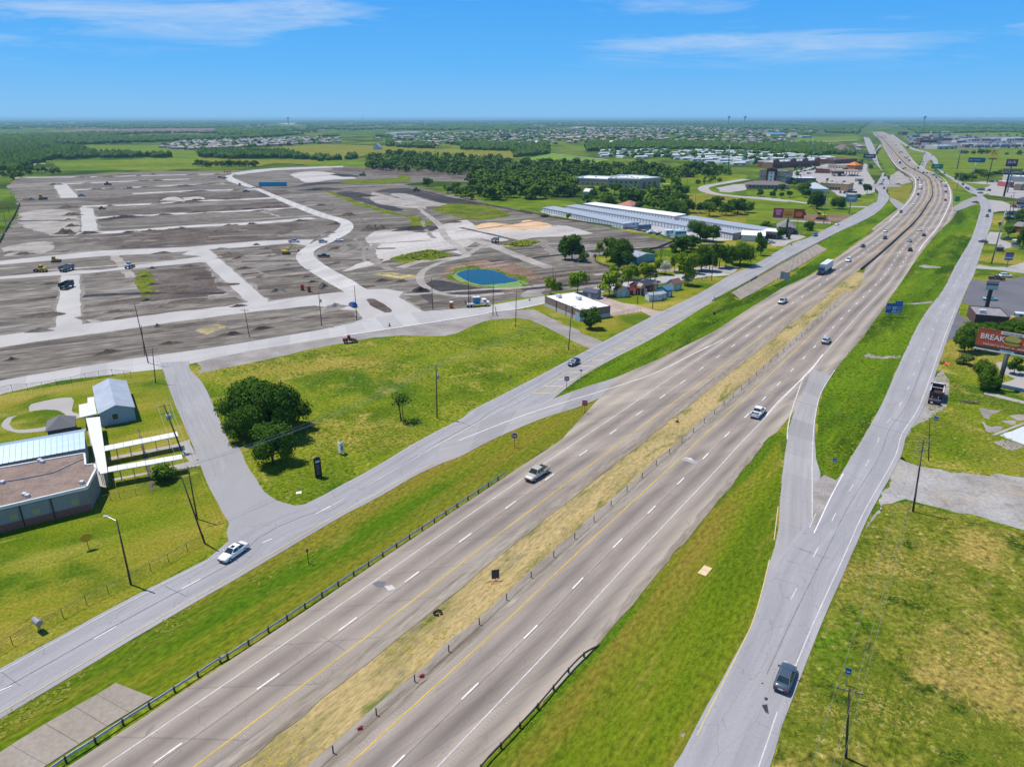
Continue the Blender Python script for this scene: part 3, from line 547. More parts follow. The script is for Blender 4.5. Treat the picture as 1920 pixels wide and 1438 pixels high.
# carriageways
lc_l = offset([p for p in YL if p.y < 128], -10.4)
lc_l = lc_l+W('A4 1200,662 1500,532 1915,327 D6 200,1430 730,1100 1160,900 1400,730 1915,360 B5 900,750 1050,635 D1 370,1060 440,960 500,830 490,760 440,710 250,550 170,420 110,320 75,235 -20,150')
lc_r = [p for p in offset(YL, 2.0) if p.y < 278]+BAR[3:]
ribbon('highway_toward_viewer', mono(lc_l), lc_r, M_HWYL, 12, 9, 4, ref=YL, amp=.12)
rc_l = [p for p in offset(YR, -1.4) if p.y < 274]+BAR[2:]
rc_r = W('700,1640 A8 105,1432 370,1152 540,985 680,830 870,572 1190,192 A5 430,872 470,858')
rc_r = [P(760,1600)]+rc_r[1:]+W('A5 640,650 780,540 860,430 980,290 1120,100 D2 0,1350 180,1112 330,902 450,722 560,562 680,402 D1 820,1400 1000,1240 1060,1130 1005,1085 1000,870 940,790 800,690 700,650 640,600 550,545 450,420 380,330 310,240 200,160 110,120')
ribbon('highway_away', rc_l, mono(rc_r), M_HWYR, 12, 9, 4, ref=YR, amp=.12)
M_DUST = surf('dusty_shoulder', [(.20,.165,.125), (.27,.23,.185), (.33,.29,.24)], .3, 8, stretch=(.12,1.2,1), rot=AL, bump=.03, fine=(.25,2), bstretch=(.2,1,1), layers=[((.13,.10,.07), .4, .52,.66,(.1,1.3,1),AL,.7)])
e1 = [p for p in YL if p.y < 262]; ribbon('dusty_shoulder', offset(e1, 1.5), offset(e1, 3.5), M_DUST, 13, 3, 3, amp=.5)
e2 = [p for p in YR if p.y < 262]; ribbon('gravel_shoulder', offset(e2, -3.4), offset(e2, -1.2), M_DUST, 13, 3, 3, amp=.6)
e3 = W('A8 640,850 690,800 870,585 1040,385 1190,205 A5 250,1085 400,905'); ribbon('gravel_shoulder', offset(e3, -.7), offset(e3, .5), M_DUST, 14, 2, 3, amp=.5)
for c in ('A5 985,395 1010,380 1090,395 1205,390 1200,405 1090,412 1000,408', 'A5 1200,92 1290,85 1385,78 1380,88 1290,97', 'D2 560,680 640,665 850,692 840,702 640,705', 'A8 1030,1290 1060,1270 1050,1300', 'B1 590,1140 700,1150 640,1165'): patch('rock_strip', c, M_GRAVEL, 5, .35)
# entrance ramp from the right frontage road
ribbon('entrance_ramp', smooth(W('A5 690,470 640,600 600,680 560,800 545,880 515,1100 490,1425 A6 435,262 350,592 210,872 80,1112 0,1262 PX 1262,1438 1190,1560'), 4), smooth(W('A5 800,510 740,620 715,720 705,850 715,1000 740,1090 700,1300 680,1425 A6 640,300 560,600 480,900 420,1200 350,1438 PX 1340,1600'), 4), M_RAMP, 13, 6, 3, amp=.1)
fr_l = mono(W('PX 1190,1600 1290,1390 A6 350,592 480,260 650,60 A5 760,1250 850,1092 960,912 1100,662 1200,432 1330,172 D2 630,1430 880,980 1050,650 1240,330 1340,20 D1 1360,1100 1340,1010 1300,930 1200,890 1090,800 920,690 800,590 730,480 690,440 640,390 560,370 440,330 300,235 200,160'))
fr_r = mono(W('PX 1380,1600 1443,1438 A6 520,1150 720,640 900,230 1000,0 A5 1040,1320 1200,992 1240,852 1340,690 1440,400 1510,200 1590,0 D2 1040,1330 1150,1060 1260,830 1310,680 1390,430 1440,290 1500,130 1520,0 D1 1510,1150 1480,1020 1400,950 1290,850 1130,770 920,660 830,570 800,470 720,400 640,365 560,350 440,300 330,225 230,150'))
FRR = smooth(fr_l, 3)
ribbon('right_frontage_road', smooth(fr_l, 4), smooth(fr_r, 4), M_FRONT, 14, 8, 4, ref=smooth(fr_l, 4), amp=.15)
patch('slip_road', 'D1 690,440 640,520 600,600 650,650 740,640 640,600 680,500 730,480', M_RAMP, 13, .2)
patch('slip_road', 'D1 560,600 610,500 640,400 700,440 650,540 610,640', M_RAMP, 13, .2)
patch('slip_road', 'D1 1000,1090 1130,1010 1280,950 1400,960 1400,1010 1290,1050 1130,1110 1060,1135', M_RAMP, 13, .2)
patch('slip_road', 'D1 190,960 260,985 400,1060 470,960 400,1180 290,1110 200,1010', M_RAMP, 13, .2)
patch('slip_road', 'D8 700,520 740,440 830,380 780,360 700,440 650,500', M_RAMP, 13, .2)
patch('slip_road', 'D1 1440,990 1640,1010 1760,1060 1917,1080 1917,1130 1600,1140 1500,1160 1440,1100', M_PARK, 12, .2)
patch('slip_road', 'D1 1300,850 1917,830 1917,900 1500,900 1380,930', M_PARK, 12, .2)
patch('slip_road', 'D1 160,795 330,800 330,825 150,830 -60,830 -60,790', M_RAMP, 11, .2)
# right side drives and lots
patch('worn_drive', 'A5 1000,1400 1060,1250 1185,985 1300,1030 1500,1070 1720,1095 1920,1100 PX 2000,890 2000,1010 A5 1920,1415 1800,1380 1600,1320 1400,1270 1240,1235 1120,1265', M_DRIVE, 4, .9)
patch('gravel_gore', 'A5 700,1425 690,1150 760,1085 830,1120 850,1095 780,1250', M_GRAVEL, 15, .2)
patch('old_parking_lot', 'D2 1120,1160 1230,880 1260,850 1440,885 1600,880 1917,800 PX 1990,510 1990,620 D3 1560,370 1150,350 1000,390 820,620 720,640 880,270 960,180', M_ASPH, 3, .3)
patch('parking_island_grass', 'D2 1090,1300 1080,1180 1130,1150 1290,1200 1260,1370 1150,1340', M_FIELD, 5, .2)
patch('side_drive', 'D2 1310,680 1330,660 1500,690 1700,690 1917,630 PX 1990,490 1990,515 D2 1917,775 1600,730 1290,710', M_PARK, 6, .2)
patch('house_drive', 'D2 1440,290 1480,240 1640,250 1600,330 1740,380 1760,440 1640,460 1560,400 1440,390', M_PARK, 6, .2)
patch('store_pavement', 'D3 1480,960 1560,950 1917,1010 1990,1010 1990,1260 1917,1400 1600,1330 1560,1290 1800,1200 1620,1130', M_PARK, 4, .3)
patch('path_strip', 'D4 900,165 1246,250 1246,275 880,185', M_PARK, 5, .2)
for c in ('D4 840,310 980,330 1080,320 960,370 930,410 870,380', 'D4 870,430 930,480 1040,480 1000,530 910,520', 'D4 1110,380 1246,375 1246,430 1180,420', 'D4 980,620 1100,600 1246,660 1100,690', 'D4 1050,430 1170,425 1130,460'):
    sub('broken_slab', c, M_GRAVEL, 4, .35)
patch('pale_slab', 'D4 1030,560 1246,480 PX 1990,800 1990,850 D4 1246,640', paint('pale_slab', (.55,.58,.62), .6), 5, .2)
patch('old_kerb_path', 'D4 950,550 1246,440 1246,455 985,560', M_PARK, 6, .1)
# left side parking and roads
patch('shop_parking', 'D5 560,640 880,560 1120,520 1450,510 1560,540 1560,640 1640,760 1640,900 1300,960 1180,940 1100,880 900,760 700,760 560,700', M_PARK, 3, .3)
patch('shop_parking', 'D1 1140,770 1620,750 1680,700 1990,690 1990,1000 1480,930 1380,860 1500,800', M_PARK, 3, .3)
patch('far_lot', 'D1 380,170 560,150 1917,190 1990,190 1990,330 1000,340 640,345 460,280', M_ASPH, 2, .5)
for c, w in (('D5 -100,950 300,975 800,1040', 3.5), ('B4 1600,265 1480,285 1300,318 1280,345 1350,372 1500,392 1920,432', 5), ('B4 960,300 1060,300', 3), ('D5 1300,1080 1560,1085', 4), ('D5 620,240 900,245 1440,225', 6), ('B4 100,70 560,120', 3), ('D5 560,1260 800,1275 1080,1290', 3)):
    ln = smooth(W(c), 4); ribbon('local_road', offset(ln, -w), offset(ln, w), M_PARK, 4, 2, 6)
patch('hotel_parking', 'B4 1380,330 1500,305 1600,300 1600,345 1480,365 1400,360', M_PARK, 3, .3)
patch('diggings', 'D5 690,1170 900,1180 1350,1190 1260,1260 1020,1280 700,1250', M_RED, 3, .5)
patch('house_yard', 'D6 430,380 640,420 900,390 1050,440 830,510 760,560 620,560 540,520', M_PARK, 3, .3)
patch('storage_pavement', 'B4 50,515 90,480 1090,560 1700,650 1560,720 1330,730 1120,710 960,690 690,640', M_STREET, 3, .3)
patch('shop_drive', 'B3 840,810 960,800 1200,920 1300,955 1330,985 1500,1050 1420,1105 1300,1060 1050,930 940,880 820,860', M_GRAVEL, 4, .3)
patch('shed_yard_gravel', 'D7 -260,790 -100,760 60,830 200,880 340,900 540,960 700,985 620,1060 570,1060 430,990 60,1040 -60,930 -230,870', surf('pink_gravel', [(.30,.235,.19), (.38,.30,.25), (.43,.36,.31)], .2, 7, fine=(.2,2)), 4, .3)
patch('front_parking', 'D7 1100,430 1300,400 1700,420 1560,520 1350,480 1150,480', M_DRIVE, 9, .3)
# school grounds
patch('school_path', 'A1 215,455 235,390 535,340 540,440 590,465 590,495 500,510 440,570 220,603 100,600 10,555 60,490', M_PARK, 4, .1, sm=3)
patch('school_path_inner', 'A1 65,540 120,480 250,440 420,435 498,470 470,510 340,560 200,580 95,578', M_LAWN, 5, .15, sm=4)
for c in ('A1 810,790 1290,695 1420,655 1420,690 1300,720 815,810', 'A1 840,950 1100,900 1380,830 1490,810 1500,850 1380,870 1100,915 845,965', 'A1 1330,720 1420,680 1490,800 1430,830', 'A1 640,490 750,485 810,1010 740,1010'):
    patch('school_walk', c, M_PARK, 4, .08)
patch('garden_bed', 'A1 1030,535 1060,620 1110,820 1160,1030 1130,1035 1085,830 1040,640 1020,545', M_BROWN, 3, .2)
# ================================================================ painted lines
def near_tan(ln, p):
    i = min(range(1, len(ln)-1), key=lambda k: (ln[k]-p).length_squared); t = ln[i+1]-ln[i-1]; t.z = 0; return t.normalized()
def upto(pts, ymax, ymin=-1e9): return [p for p in pts if ymin < p.y < ymax]
M_RUMB = surf('rumble_groove', [(.27,.23,.20), (.33,.29,.25), (.40,.36,.32)], .3, fine=(.2, 2))
ZR = 12*LZ+.012; MK = 16
stripe('yellow_edge_line', upto(YL, 1500), .16, M_YPAINT, MK); stripe('yellow_edge_line', upto(YR, 1500), .16, M_YPAINT, MK)
stripe('white_edge_line', upto(offset(YL, -7.45), 430), .16, M_FADED, MK); stripe('white_edge_line', upto(offset(YR, 7.45), 300), .15, M_FADED, MK)
def dash_line(ref, off, at, y1, y0=-1e9):                      # a broken line whose dash is centred on a known point
    ln = upto(offset(ref, off), y1, y0); p = P(*at); s, best, acc = 0, 1e9, 0
    for a, b in zip(ln[:-1], ln[1:]):
        l = (b-a).length
        for k in range(8):
            q = a.lerp(b, k/8); d = (q-p).length
            if d < best: best, s = d, acc+l*k/8
        acc += l
    stripe('white_dashes', ln, .17, M_WHITE, MK, (3.05, 12.2), (s-1.5) % 12.2)
dash_line(YL, -3.75, (771, 1083.2), 1500); dash_line(YR, 3.75, (882, 1294), 1500)
dash_line(YL, -7.45, (1640, 440), 1500, 430); dash_line(YR, 7.45, (1680, 500), 1500, 300)
stripe('white_edge_line', upto(offset(YL, -11.1), 1200, 450), .2, M_WHITE, MK); stripe('white_edge_line', upto(offset(YR, 11.1), 1200, 330), .2, M_WHITE, MK)
stripe('rumble_strip', upto(offset(YL, .75), 130), .38, M_RUMB, MK, (.08, .5)); stripe('rumble_strip', upto(offset(YR, -.8), 130), .38, M_RUMB, MK, (.08, .5)); stripe('rumble_strip', upto(offset(YR, 8.2), 105), .38, M_RUMB, MK, (.08, .5))
for c, w, m in (('A5 750,388 690,465 640,520 610,600 575,700 550,800 545,880', .2, M_FADED), ('A5 752,388 680,480 500,655 420,745', .18, M_WHITE), ('A6 478,-30 455,160', .14, M_YFADE), ('A6 430,270 350,580 250,800 100,1100 20,1260', .14, M_YFADE),
    ('A5 820,480 750,590 720,680 700,800 690,1000 690,1150 690,1340', .16, M_FADED), ('A5 700,1425 800,1210 870,1080', .14, M_WHITE), ('A6 655,90 690,10', .12, M_FADED),
    ('A4 0,1145 250,1045 500,950 700,885 1000,795 1300,700 1500,625 1915,415 A5 0,390 170,300', .17, M_WHITE), ('A4 0,1092 270,940 545,797', .17, M_FADED), ('A4 -300,1250 0,1092', .15, M_FADED),
    ('A4 550,790 650,735 870,590 1050,515 1200,440 1500,290 1915,105', .2, M_YFADE), ('A4 690,800 850,690 1000,600 1200,505 1500,345', .2, M_YFADE), ('D7 330,1300 640,1130 1000,1000 1280,850', .2, M_YFADE)):
    stripe('ramp_line' if m is not M_YFADE else 'ramp_yellow_line', resample(smooth(W(c), 4), 4), w, m, MK+1)
for a, b in (('A4 555,792', 'A4 690,790'), ('A4 640,737', 'A4 775,740'), ('A4 735,688', 'A4 870,688'), ('A4 830,635', 'A4 960,635'), ('A4 915,588', 'A4 1010,590'), ('A4 1000,545', 'A4 1090,545'), ('A4 1085,497', 'A4 1165,500'), ('A4 1165,455', 'A4 1250,462'), ('A4 1240,415', 'A4 1320,420'), ('A4 1310,380', 'A4 1400,382'), ('A4 1385,345', 'A4 1470,348'), ('A4 1460,310', 'A4 1550,310'), ('A4 1530,280', 'A4 1610,280')):
    stripe('hatch_bar', [W1(a), W1(b)], .55, M_YFADE, MK+1)
stripe('white_edge_line', upto(offset(FRL, .7), 90), .14, M_FADED, MK+1)
stripe('white_edge_line', upto(offset(FRL, .5), 250, 110), .12, M_FADED, MK+1)
stripe('yellow_edge_line', upto(offset(smooth(fd, 3), -.9), 120), .15, M_YFADE, MK+1)
for c in ('A2 -60,995 75,938', 'A2 580,652 716,574', 'A2 1117,345 1235,282', 'A3 370,1430 440,1400', 'A3 770,1212 880,1155'): stripe('white_dashes', W(c), .15, M_WHITE, MK+1)
stripe('white_edge_line', W('A3 890,1150 1090,1045 1320,905 1560,770 1700,690 1915,570'), .15, M_FADED, MK+1)
stripe('white_edge_line', upto(offset(smooth(fr_r, 3), -.9), 240, 60), .14, M_FADED, MK+1)
stripe('white_edge_line', upto(offset(smooth(fr_r, 3), -.9), 60), .13, M_FADED, MK+1)
stripe('white_dashes', upto(offset(smooth(fr_r, 3), -4.6), 300, 75), .14, M_FADED, MK+1, (3.05, 12.2), 3)
tar = surf('black_oil_stain', [(.03,.03,.032), (.06,.06,.062)], 1, fine=(.2, 3))
for c in ('A6 385,1090 415,1085 425,1140 405,1130', 'A6 400,1045 420,1050 415,1065 402,1060', 'A6 380,965 395,965 392,972'): patch('oil_stain', c, tar, MK+2, .15, .3)
patch('road_patch', 'A4 1700,1275 1790,1320 1740,1275 1700,1270 1660,1285', M_FADED, MK, .05); patch('road_patch', 'A4 1665,1275 1800,1300 1770,1320 1670,1290', M_PARK, MK, .05)
patch('road_patch', 'A7 690,360 720,345 760,352 750,380 715,378', M_ASPH, MK, .3, .4); patch('road_patch', 'A7 755,375 800,368 822,390 780,402', M_FADED, MK, .2, .4)
M_SEAM = surf('tar_seam', [(.13,.12,.12), (.19,.18,.18), (.26,.25,.25)], .4, fine=(.2, 2))
stripe('tar_seam', upto(offset(smooth(fr_r, 3), -3.4), 210, 62), .09, M_SEAM, MK); stripe('tar_seam', upto(offset(FRL, 3.9), 230, 20), .08, M_SEAM, MK); stripe('tar_seam', upto(offset(YL, -3.4), 200), .07, M_SEAM, MK); stripe('tar_seam', upto(offset(YR, 3.95), 200), .07, M_SEAM, MK)
for i in range(26):                                              # sealed cracks and small repairs
    ln, a0, wd = ((FRL, 4, 7.5), (FRR, 4, 8), (YL, -7, 7), (YR, 0, 7))[i % 4]; q = [p for p in ln if 55 < p.y < 260]; p = q[int(len(q)*rnd.random()*.9)]; t = near_tan(ln, p); n_ = Vector((t.y, -t.x, 0)); b = p+n_*(rnd.uniform(.3, .6)*wd+(a0 if i % 4 == 2 else 0))
    if i % 3: c = [b+n_*(k-2)*.9+t*rnd.uniform(-.5, .5) for k in range(6)]; stripe('sealed_crack', c, .07, M_SEAM, MK)
    elif i % 4 < 2: l, w = rnd.uniform(.8, 2.5), rnd.uniform(.5, 1.1); patch('road_repair', [b-n_*w-t*l, b+n_*w-t*l, b+n_*w+t*l, b-n_*w+t*l], M_SIDE, MK, .04)
# ================================================================ slope paving: each panel a piece
def slope(name, U, Lo, n, z0, z1, label):
    root = thing(name, label, None, (0, 0, 0)); root['kind'] = 'structure'
    for i in range(n):
        t0, t1 = i/n+.0012, (i+1)/n-.0012
        def e(L, t):
            k = t*(len(L)-1); j = min(int(k), len(L)-2); return L[j].lerp(L[j+1], k-j)
        a, b, c, d = e(U, t0), e(U, t1), e(Lo, t1), e(Lo, t0); h = .05+rnd.uniform(-.012, .02); mb = MB()
        up = lambda p, z: (p.x, p.y, z)
        mb.loft([[up(a, z1-.2), up(b, z1-.2), up(c, z0-.2), up(d, z0-.2)], [up(a, z1+h), up(b, z1+h), up(c, z0+h), up(d, z0+h)]]); mb.obj('panel', M_SLAB, root)
slope('slope_paving', W('A2 715,925 570,1015 390,1110 110,1280 -100,1420'), W('A2 945,1012 760,1128 590,1230 330,1400 120,1540'), 5, .05, .12, None)
slope('slope_paving', W('D6 1175,535 650,835 80,1155', 1.0), W('D6 1310,603 760,930 330,1180 195,1248'), 24, .1, 1.0, None)
# ================================================================ guard rails and barriers
M_GALV = paint('galvanised_steel', (.42,.44,.45), .45, .6, .2, 2); M_RUST = paint('weathered_rail', (.115,.10,.085), .75, .2, .35, .6); M_WOOD = paint('creosoted_timber', (.085,.062,.045), .9, 0, .3, 2); M_GREYPOST = paint('grey_timber', (.20,.18,.15), .9, 0, .25, 2)
def guardrail(label, top, gap, rail_m, post_m, group, endz=None, zt=.78, hh=.32):
    root = thing('guardrail', label, 'guardrail', (top[0].x, top[0].y, 0), 0, group); o = Vector((top[0].x, top[0].y, 0))
    pts = resample(smooth(top, 4), 2.0); n = len(pts); rings = []
    for i, p in enumerate(pts):
        z = zt if endz is None else (zt if i < n-5 else zt+(endz-zt)*(i-n+6)/5)
        t = pts[min(i+1, n-1)]-pts[max(i-1, 0)]; t.z = 0; t.normalize(); q = Vector((t.y, -t.x, 0))
        prof = ((-.03,-.0),(.04,-.03),(.0,-.10),(.05,-.16),(0,-.22),(.04,-.29),(-.03,-hh),(-.06,-.16))
        rings.append([(p.x-o.x+q.x*a, p.y-o.y+q.y*a, z+b) for a, b in prof])
    MB().loft(rings).obj('rail', rail_m, root)
    pm_ = MB().box(-.09, -.09, 0, .09, .09, zt+.04).mesh('guardrail_post', post_m)
    ln, acc, nxt = pts, 0.0, .3
    for a, b in zip(ln[:-1], ln[1:]):
        l = (b-a).length
        while nxt < acc+l:
            p = a.lerp(b, (nxt-acc)/l); meshobj('post', pm_, root, (p.x-o.x, p.y-o.y, 0), math.atan2(b.y-a.y, b.x-a.x)); nxt += gap
        acc += l
gr1 = W('PX -60,1560 A2 315,1430 570,1262 795,1115 1010,980 1200,858 1385,738 1575,625 A8 215,62', .78)
guardrail('grey steel guardrail between the grass verge and the carriageway carrying the beige pickup', gr1, 2.9, M_GALV, M_WOOD, None)
guardrail('dark weathered guardrail at the shoulder beside the dry verge, ending buried in the grass', W('PX 830,1540 A8 105,1425 230,1290 370,1140 460,1035 540,945 605,885 662,843', .78), 3.3, M_RUST, M_WOOD, None, .12)
guardrail('black and white guardrail along the top of the long paved concrete slope', W('D7 1340,838 1560,740 1915,525 D6 330,995 700,770 1190,510 1360,425', .8), 2.6, paint('dark_steel', (.05,.05,.05), .6), M_GALV, None)
def wall_line(name, pts, h, w, mat, label, cat):
    pts = resample(pts, 6.0); o = pts[0]; L_, R_ = offset(pts, -w/2), offset(pts, w/2)
    L2, R2 = offset(pts, -w*.2), offset(pts, w*.2)
    rings = [[(a.x-o.x, a.y-o.y, 0), (b.x-o.x, b.y-o.y, 0), (d.x-o.x, d.y-o.y, h), (c.x-o.x, c.y-o.y, h)] for a, b, c, d in zip(L_, R_, L2, R2)]
    root = thing(name, label, cat, (o.x, o.y, 0)); MB().loft(rings).obj('wall_body', mat, root)
    MB().loft([[(a.x-o.x, a.y-o.y, h), (b.x-o.x, b.y-o.y, h), (b.x-o.x, b.y-o.y, h+.08), (a.x-o.x, a.y-o.y, h+.08)] for a, b in zip(offset(pts, -w*.3), offset(pts, w*.3))]).obj('coping', mat, root)
M_BARR = surf('dark_barrier_concrete', [(.065,.05,.042), (.10,.082,.07), (.16,.135,.115)], .3, 7, fine=(.25, 2))  # mottled dark brown for the barrier, edge walls and some silt fences
wall_line('median_barrier', BAR[:90], .95, .6, M_BARR, 'dark stained concrete barrier curving between the two carriageways', 'road barrier')
wall_line('road_edge_wall', smooth(W('D1 460,715 400,670 300,610 260,560 200,480'), 4), 1.1, .4, M_BARR, 'dark low wall at the highway edge above the brown embankment', 'road barrier')
wall_line('road_edge_wall', smooth(W('D1 20,400 50,360 80,340'), 4), 2.2, .6, M_BARR, 'short black parapet beside the far slip road', 'road barrier')
wall_line('road_edge_wall', smooth(W('D8 705,460 735,410 765,360'), 4), 2.2, .6, M_BARR, 'short black parapet on the far slip road, under the bare tan bank', 'road barrier')
# silt fence round the site
wall_line('silt_fence', smooth(W('E5 0,1290 60,1180 130,1050 200,930 260,800 275,760'), 4), 1.0, .5, paint('black_silt_cloth', (.03,.03,.032), .9), 'black silt fence along the edge of the building site by the side lane', 'silt fence')
wall_line('silt_fence', smooth(W('B4 450,850 470,835 460,870 500,905 640,945 700,960'), 4), .8, .3, M_BARR, 'low dark silt fence curving round the grass by the blue metal shed', 'silt fence')
wall_line('silt_fence', W('B3 860,60 1100,115 1400,160 1700,205 1900,245 B4 960,690 1060,730 930,785 840,800'), .8, .35, M_BARR, 'long dark silt fence between the bare dirt and the storage units', 'silt fence')
wall_line('silt_fence', W('E8 560,440 700,470 900,525 1310,600 1600,655 1900,720'), .9, .4, M_BROWN, 'brown silt fence between black topsoil and the mown pasture', 'silt fence')
# cable barrier in the straw median: every post its own piece
cb = W('A7 470,1345 725,1120 950,925 1148,752 1328,590 1490,445 A8 235,650 350,547 455,450 550,365 640,287 718,213 795,143 865,82 A5 5,835 125,730 230,635 325,552 408,470 500,390 640,270 740,185 840,95 900,40')
root = thing('cable_barrier', 'cable barrier of thin dark posts along the edge of the straw median', 'road barrier', (cb[0].x, cb[0].y, 0)); o = cb[0].copy()
cl_ = resample(smooth([cb[0]-(cb[1]-cb[0])*1.2]+cb[::2], 4), 1.0); pmesh = MB().box(-.06, -.045, 0, .06, .045, 1.12).mesh('cable_post', paint('dark_post', (.06,.058,.055), .7)); acc = 0; nxt = 1.0
sp_ = (cb[2]-cb[1]).length
for a, b in zip(cl_[:-1], cl_[1:]):
    l = (b-a).length
    if nxt < acc+l:
        p = a.lerp(b, (nxt-acc)/l); meshobj('post', pmesh, root, (p.x-o.x, p.y-o.y, 0), math.atan2(b.y-a.y, b.x-a.x)); nxt += sp_
    acc += l
for z in (.55, .75, .95): MB().poly_tube([(p.x-o.x, p.y-o.y, z) for p in cl_[::4]], .014, 3).obj('cable', M_GALV, root)
# ================================================================ fences
def chain_fence(label, pts, gap, h, group, mesh_m, post_m, rail=True):
    o = pts[0]; root = thing('chain_link_fence', label, 'fence', (o.x, o.y, 0), 0, group); pts = resample(pts, gap)
    pmm = MB().tube((0,0,0), (0,0,h+.05), .045, .045, 6).mesh('fence_post', post_m)
    for p in pts: meshobj('post', pmm, root, (p.x-o.x, p.y-o.y, 0))
    if rail: MB().poly_tube([(p.x-o.x, p.y-o.y, h) for p in pts], .03, 4).obj('rail', post_m, root)
    mb = MB(); k = 0
    for a, b in zip(pts[:-1], pts[1:]):                         # woven wire as thin crossing strands
        l = (b-a).length; d = (b-a)/l; n = int(l/.3)
        for i in range(n):
            for s in (1, -1):
                x0 = i*l/n; x1 = x0+s*h*.5
                if 0 <= x1 <= l: mb.quad(*[((a+d*x).x-o.x+ox, (a+d*x).y-o.y, z) for x, z, ox in ((x0, .05, 0), (x0+.022, .05, 0), (x1+.022, h, 0), (x1, h, 0))])
    w = mb.obj('wire_mesh', mesh_m, root); w['kind'] = 'stuff'
M_WIRE = paint('fence_wire', (.14,.145,.14), .6, .5); M_FPOST = paint('fence_post_steel', (.10,.10,.10), .6, .5)
chain_fence('long chain link fence between the school lawn and the frontage road', W('A2 -60,770 80,690 240,600 390,520 535,440 670,375 800,310 930,235 1040,180 1155,112 1260,60'), 3.4, 1.5, None, M_WIRE, M_FPOST)
chain_fence('chain link fence between the school lawn and the concrete county road', W('A1 -10,318 95,298 210,290 320,277 430,260 540,240 645,212 745,195 845,180 935,190 985,195'), 4.2, 1.8, None, M_WIRE, M_FPOST)
chain_fence('short chain link fence with gate posts beside the brown school building', W('A1 750,1130 830,1110 900,1100 1020,1070 1150,1035'), 2.0, 1.2, None, M_WIRE, M_GREYPOST)
chain_fence('chain link gate fence between the brick building and the pink gravel yard', W('D7 60,1060 190,1035 330,1005 420,1000'), 2.2, 1.4, None, M_WIRE, M_FPOST)
def rail_fence(label, pts, gap, h, mat):
    o = pts[0]; root = thing('rail_fence', label, 'fence', (o.x, o.y, 0)); pts = resample(pts, gap); pmm = MB().box(-.08,-.08,0,.08,.08,h).mesh('rail_fence_post', mat)
    for p in pts: meshobj('post', pmm, root, (p.x-o.x, p.y-o.y, 0))
    for z in (.45, .95):
        for a, b in zip(pts[:-1], pts[1:]):
            d = math.atan2(b.y-a.y, b.x-a.x); MB().box(0, -.11, z, (b-a).length-.02, -.085, z+.16).obj('rail', mat, root, None); COL.objects[-1].location = (a.x-o.x, a.y-o.y, 0); COL.objects[-1].rotation_euler = (0, 0, d)
rail_fence('grey timber rail fence behind the small display sheds', W('D7 20,775 130,750'), 2.4, 1.3, M_GREYPOST)
rail_fence('long grey timber fence between the county road and the green lawn with sheds', W('D7 640,665 760,650 960,625 1320,560'), 2.6, 1.3, M_GREYPOST)
# ================================================================ poles and wires
def zfor(b, y):
    v = (y-719)/FPX; return HC-b.y*(math.sin(TH)+v*math.cos(TH))/(math.cos(TH)-v*math.sin(TH))
PT = {}
M_TRANS = paint('transformer_grey', (.33,.38,.40), .5, .2); M_INS = paint('insulator', (.45,.42,.38), .4); M_STEEL = paint('pole_steel', (.20,.27,.28), .5, .3); M_LAMP = paint('lamp_housing', (.6,.6,.6), .4, .3)
def pole(key, label, base, top, arms=1, trans=0, r=.15, mat=None, arm_rz=None, lamp=False, name='utility_pole', group=None, cat='utility pole'):
    b = W1(base); tx = px(top)[0]; h = zfor(b, tx[1]); tp = P(tx[0], tx[1], h); d = Vector((tp.x-b.x, 0, h)); mat = mat or M_WOOD
    root = thing(name, label, cat, b, 0, group); MB().tube((0,0,-.2), d, r, r*.62, 8).obj('pole', mat, root, smooth=True)
    rz = R(AL) if arm_rz is None else R(arm_rz); ca, sa = math.cos(rz), math.sin(rz)
    for k in range(arms):
        c = d*((h-.35-k*1.5)/h); w = 1.25; mb = MB(); mb.tube((c.x-ca*w, c.y-sa*w, c.z), (c.x+ca*w, c.y+sa*w, c.z), .075, .075, 4); mb.obj('crossarm', M_GREYPOST, root)
        for q in (-1.1, -.5, .5, 1.1): MB().tube((c.x+ca*q, c.y+sa*q, c.z+.05), (c.x+ca*q, c.y+sa*q, c.z+.28), .05, .035, 6).obj('insulator', M_INS, root)
    for k in range(trans):
        c = d*((h-2.6)/h); a = rz+k*2.1; x, y = c.x+math.cos(a)*.42, c.y+math.sin(a)*.42; MB().tube((x, y, c.z-.5), (x, y, c.z+.5), .27, .27, 10).obj('transformer', M_TRANS, root, smooth=True)
    if lamp:
        c = d*((h-.2)/h); MB().tube(c, (c.x-1.5, c.y+.6, c.z+.35), .04, .03, 5).obj('lamp_arm', M_LAMP, root); MB().box(-2.1, .5, 0, -1.45, .8, .14).obj('lamp_head', M_LAMP, root, (c.x, c.y, c.z+.28))
    PT[key] = (Vector((b.x, b.y, 0))+d*((h-.1)/h), rz); return root
pole('u1', 'tall leaning timber pole with two crossarms at the mouth of the worn drive', 'D4 248,1243', 'D4 345,600', 2, 0, .17, arm_rz=15)
pole('u1b', 'thin plain timber post in the grass just behind the leaning two-arm pole', 'D4 390,785', 'D4 400,405', 0, 0, .11)
pole('u2', 'timber pole with one crossarm in the weedy lot near the grey sedan', 'A6 862,1385', 'A6 880,990', 1, 0, .15, arm_rz=-22)
pole('u3', 'timber pole with crossarm and transformer beside the multi-stemmed sapling', 'A3 1676,495', 'A3 1668,95', 1, 1, .15, arm_rz=-15)
pole('u4', 'timber pole with crossarm beside the driveway of the brick building', 'A4 822,465', 'A4 848,130', 1, 0, .14, arm_rz=-5)
pole('u5', 'timber pole with crossarm at the edge of the corner field, by the gravel', 'A4 427,290', 'A4 432,20', 1, 0, .14, arm_rz=0)
pole('u6', 'tall plain pole between the kerb and the corner field, by a leaning stub', 'B3 657,845', 'B3 660,590', 0, 0, .15)
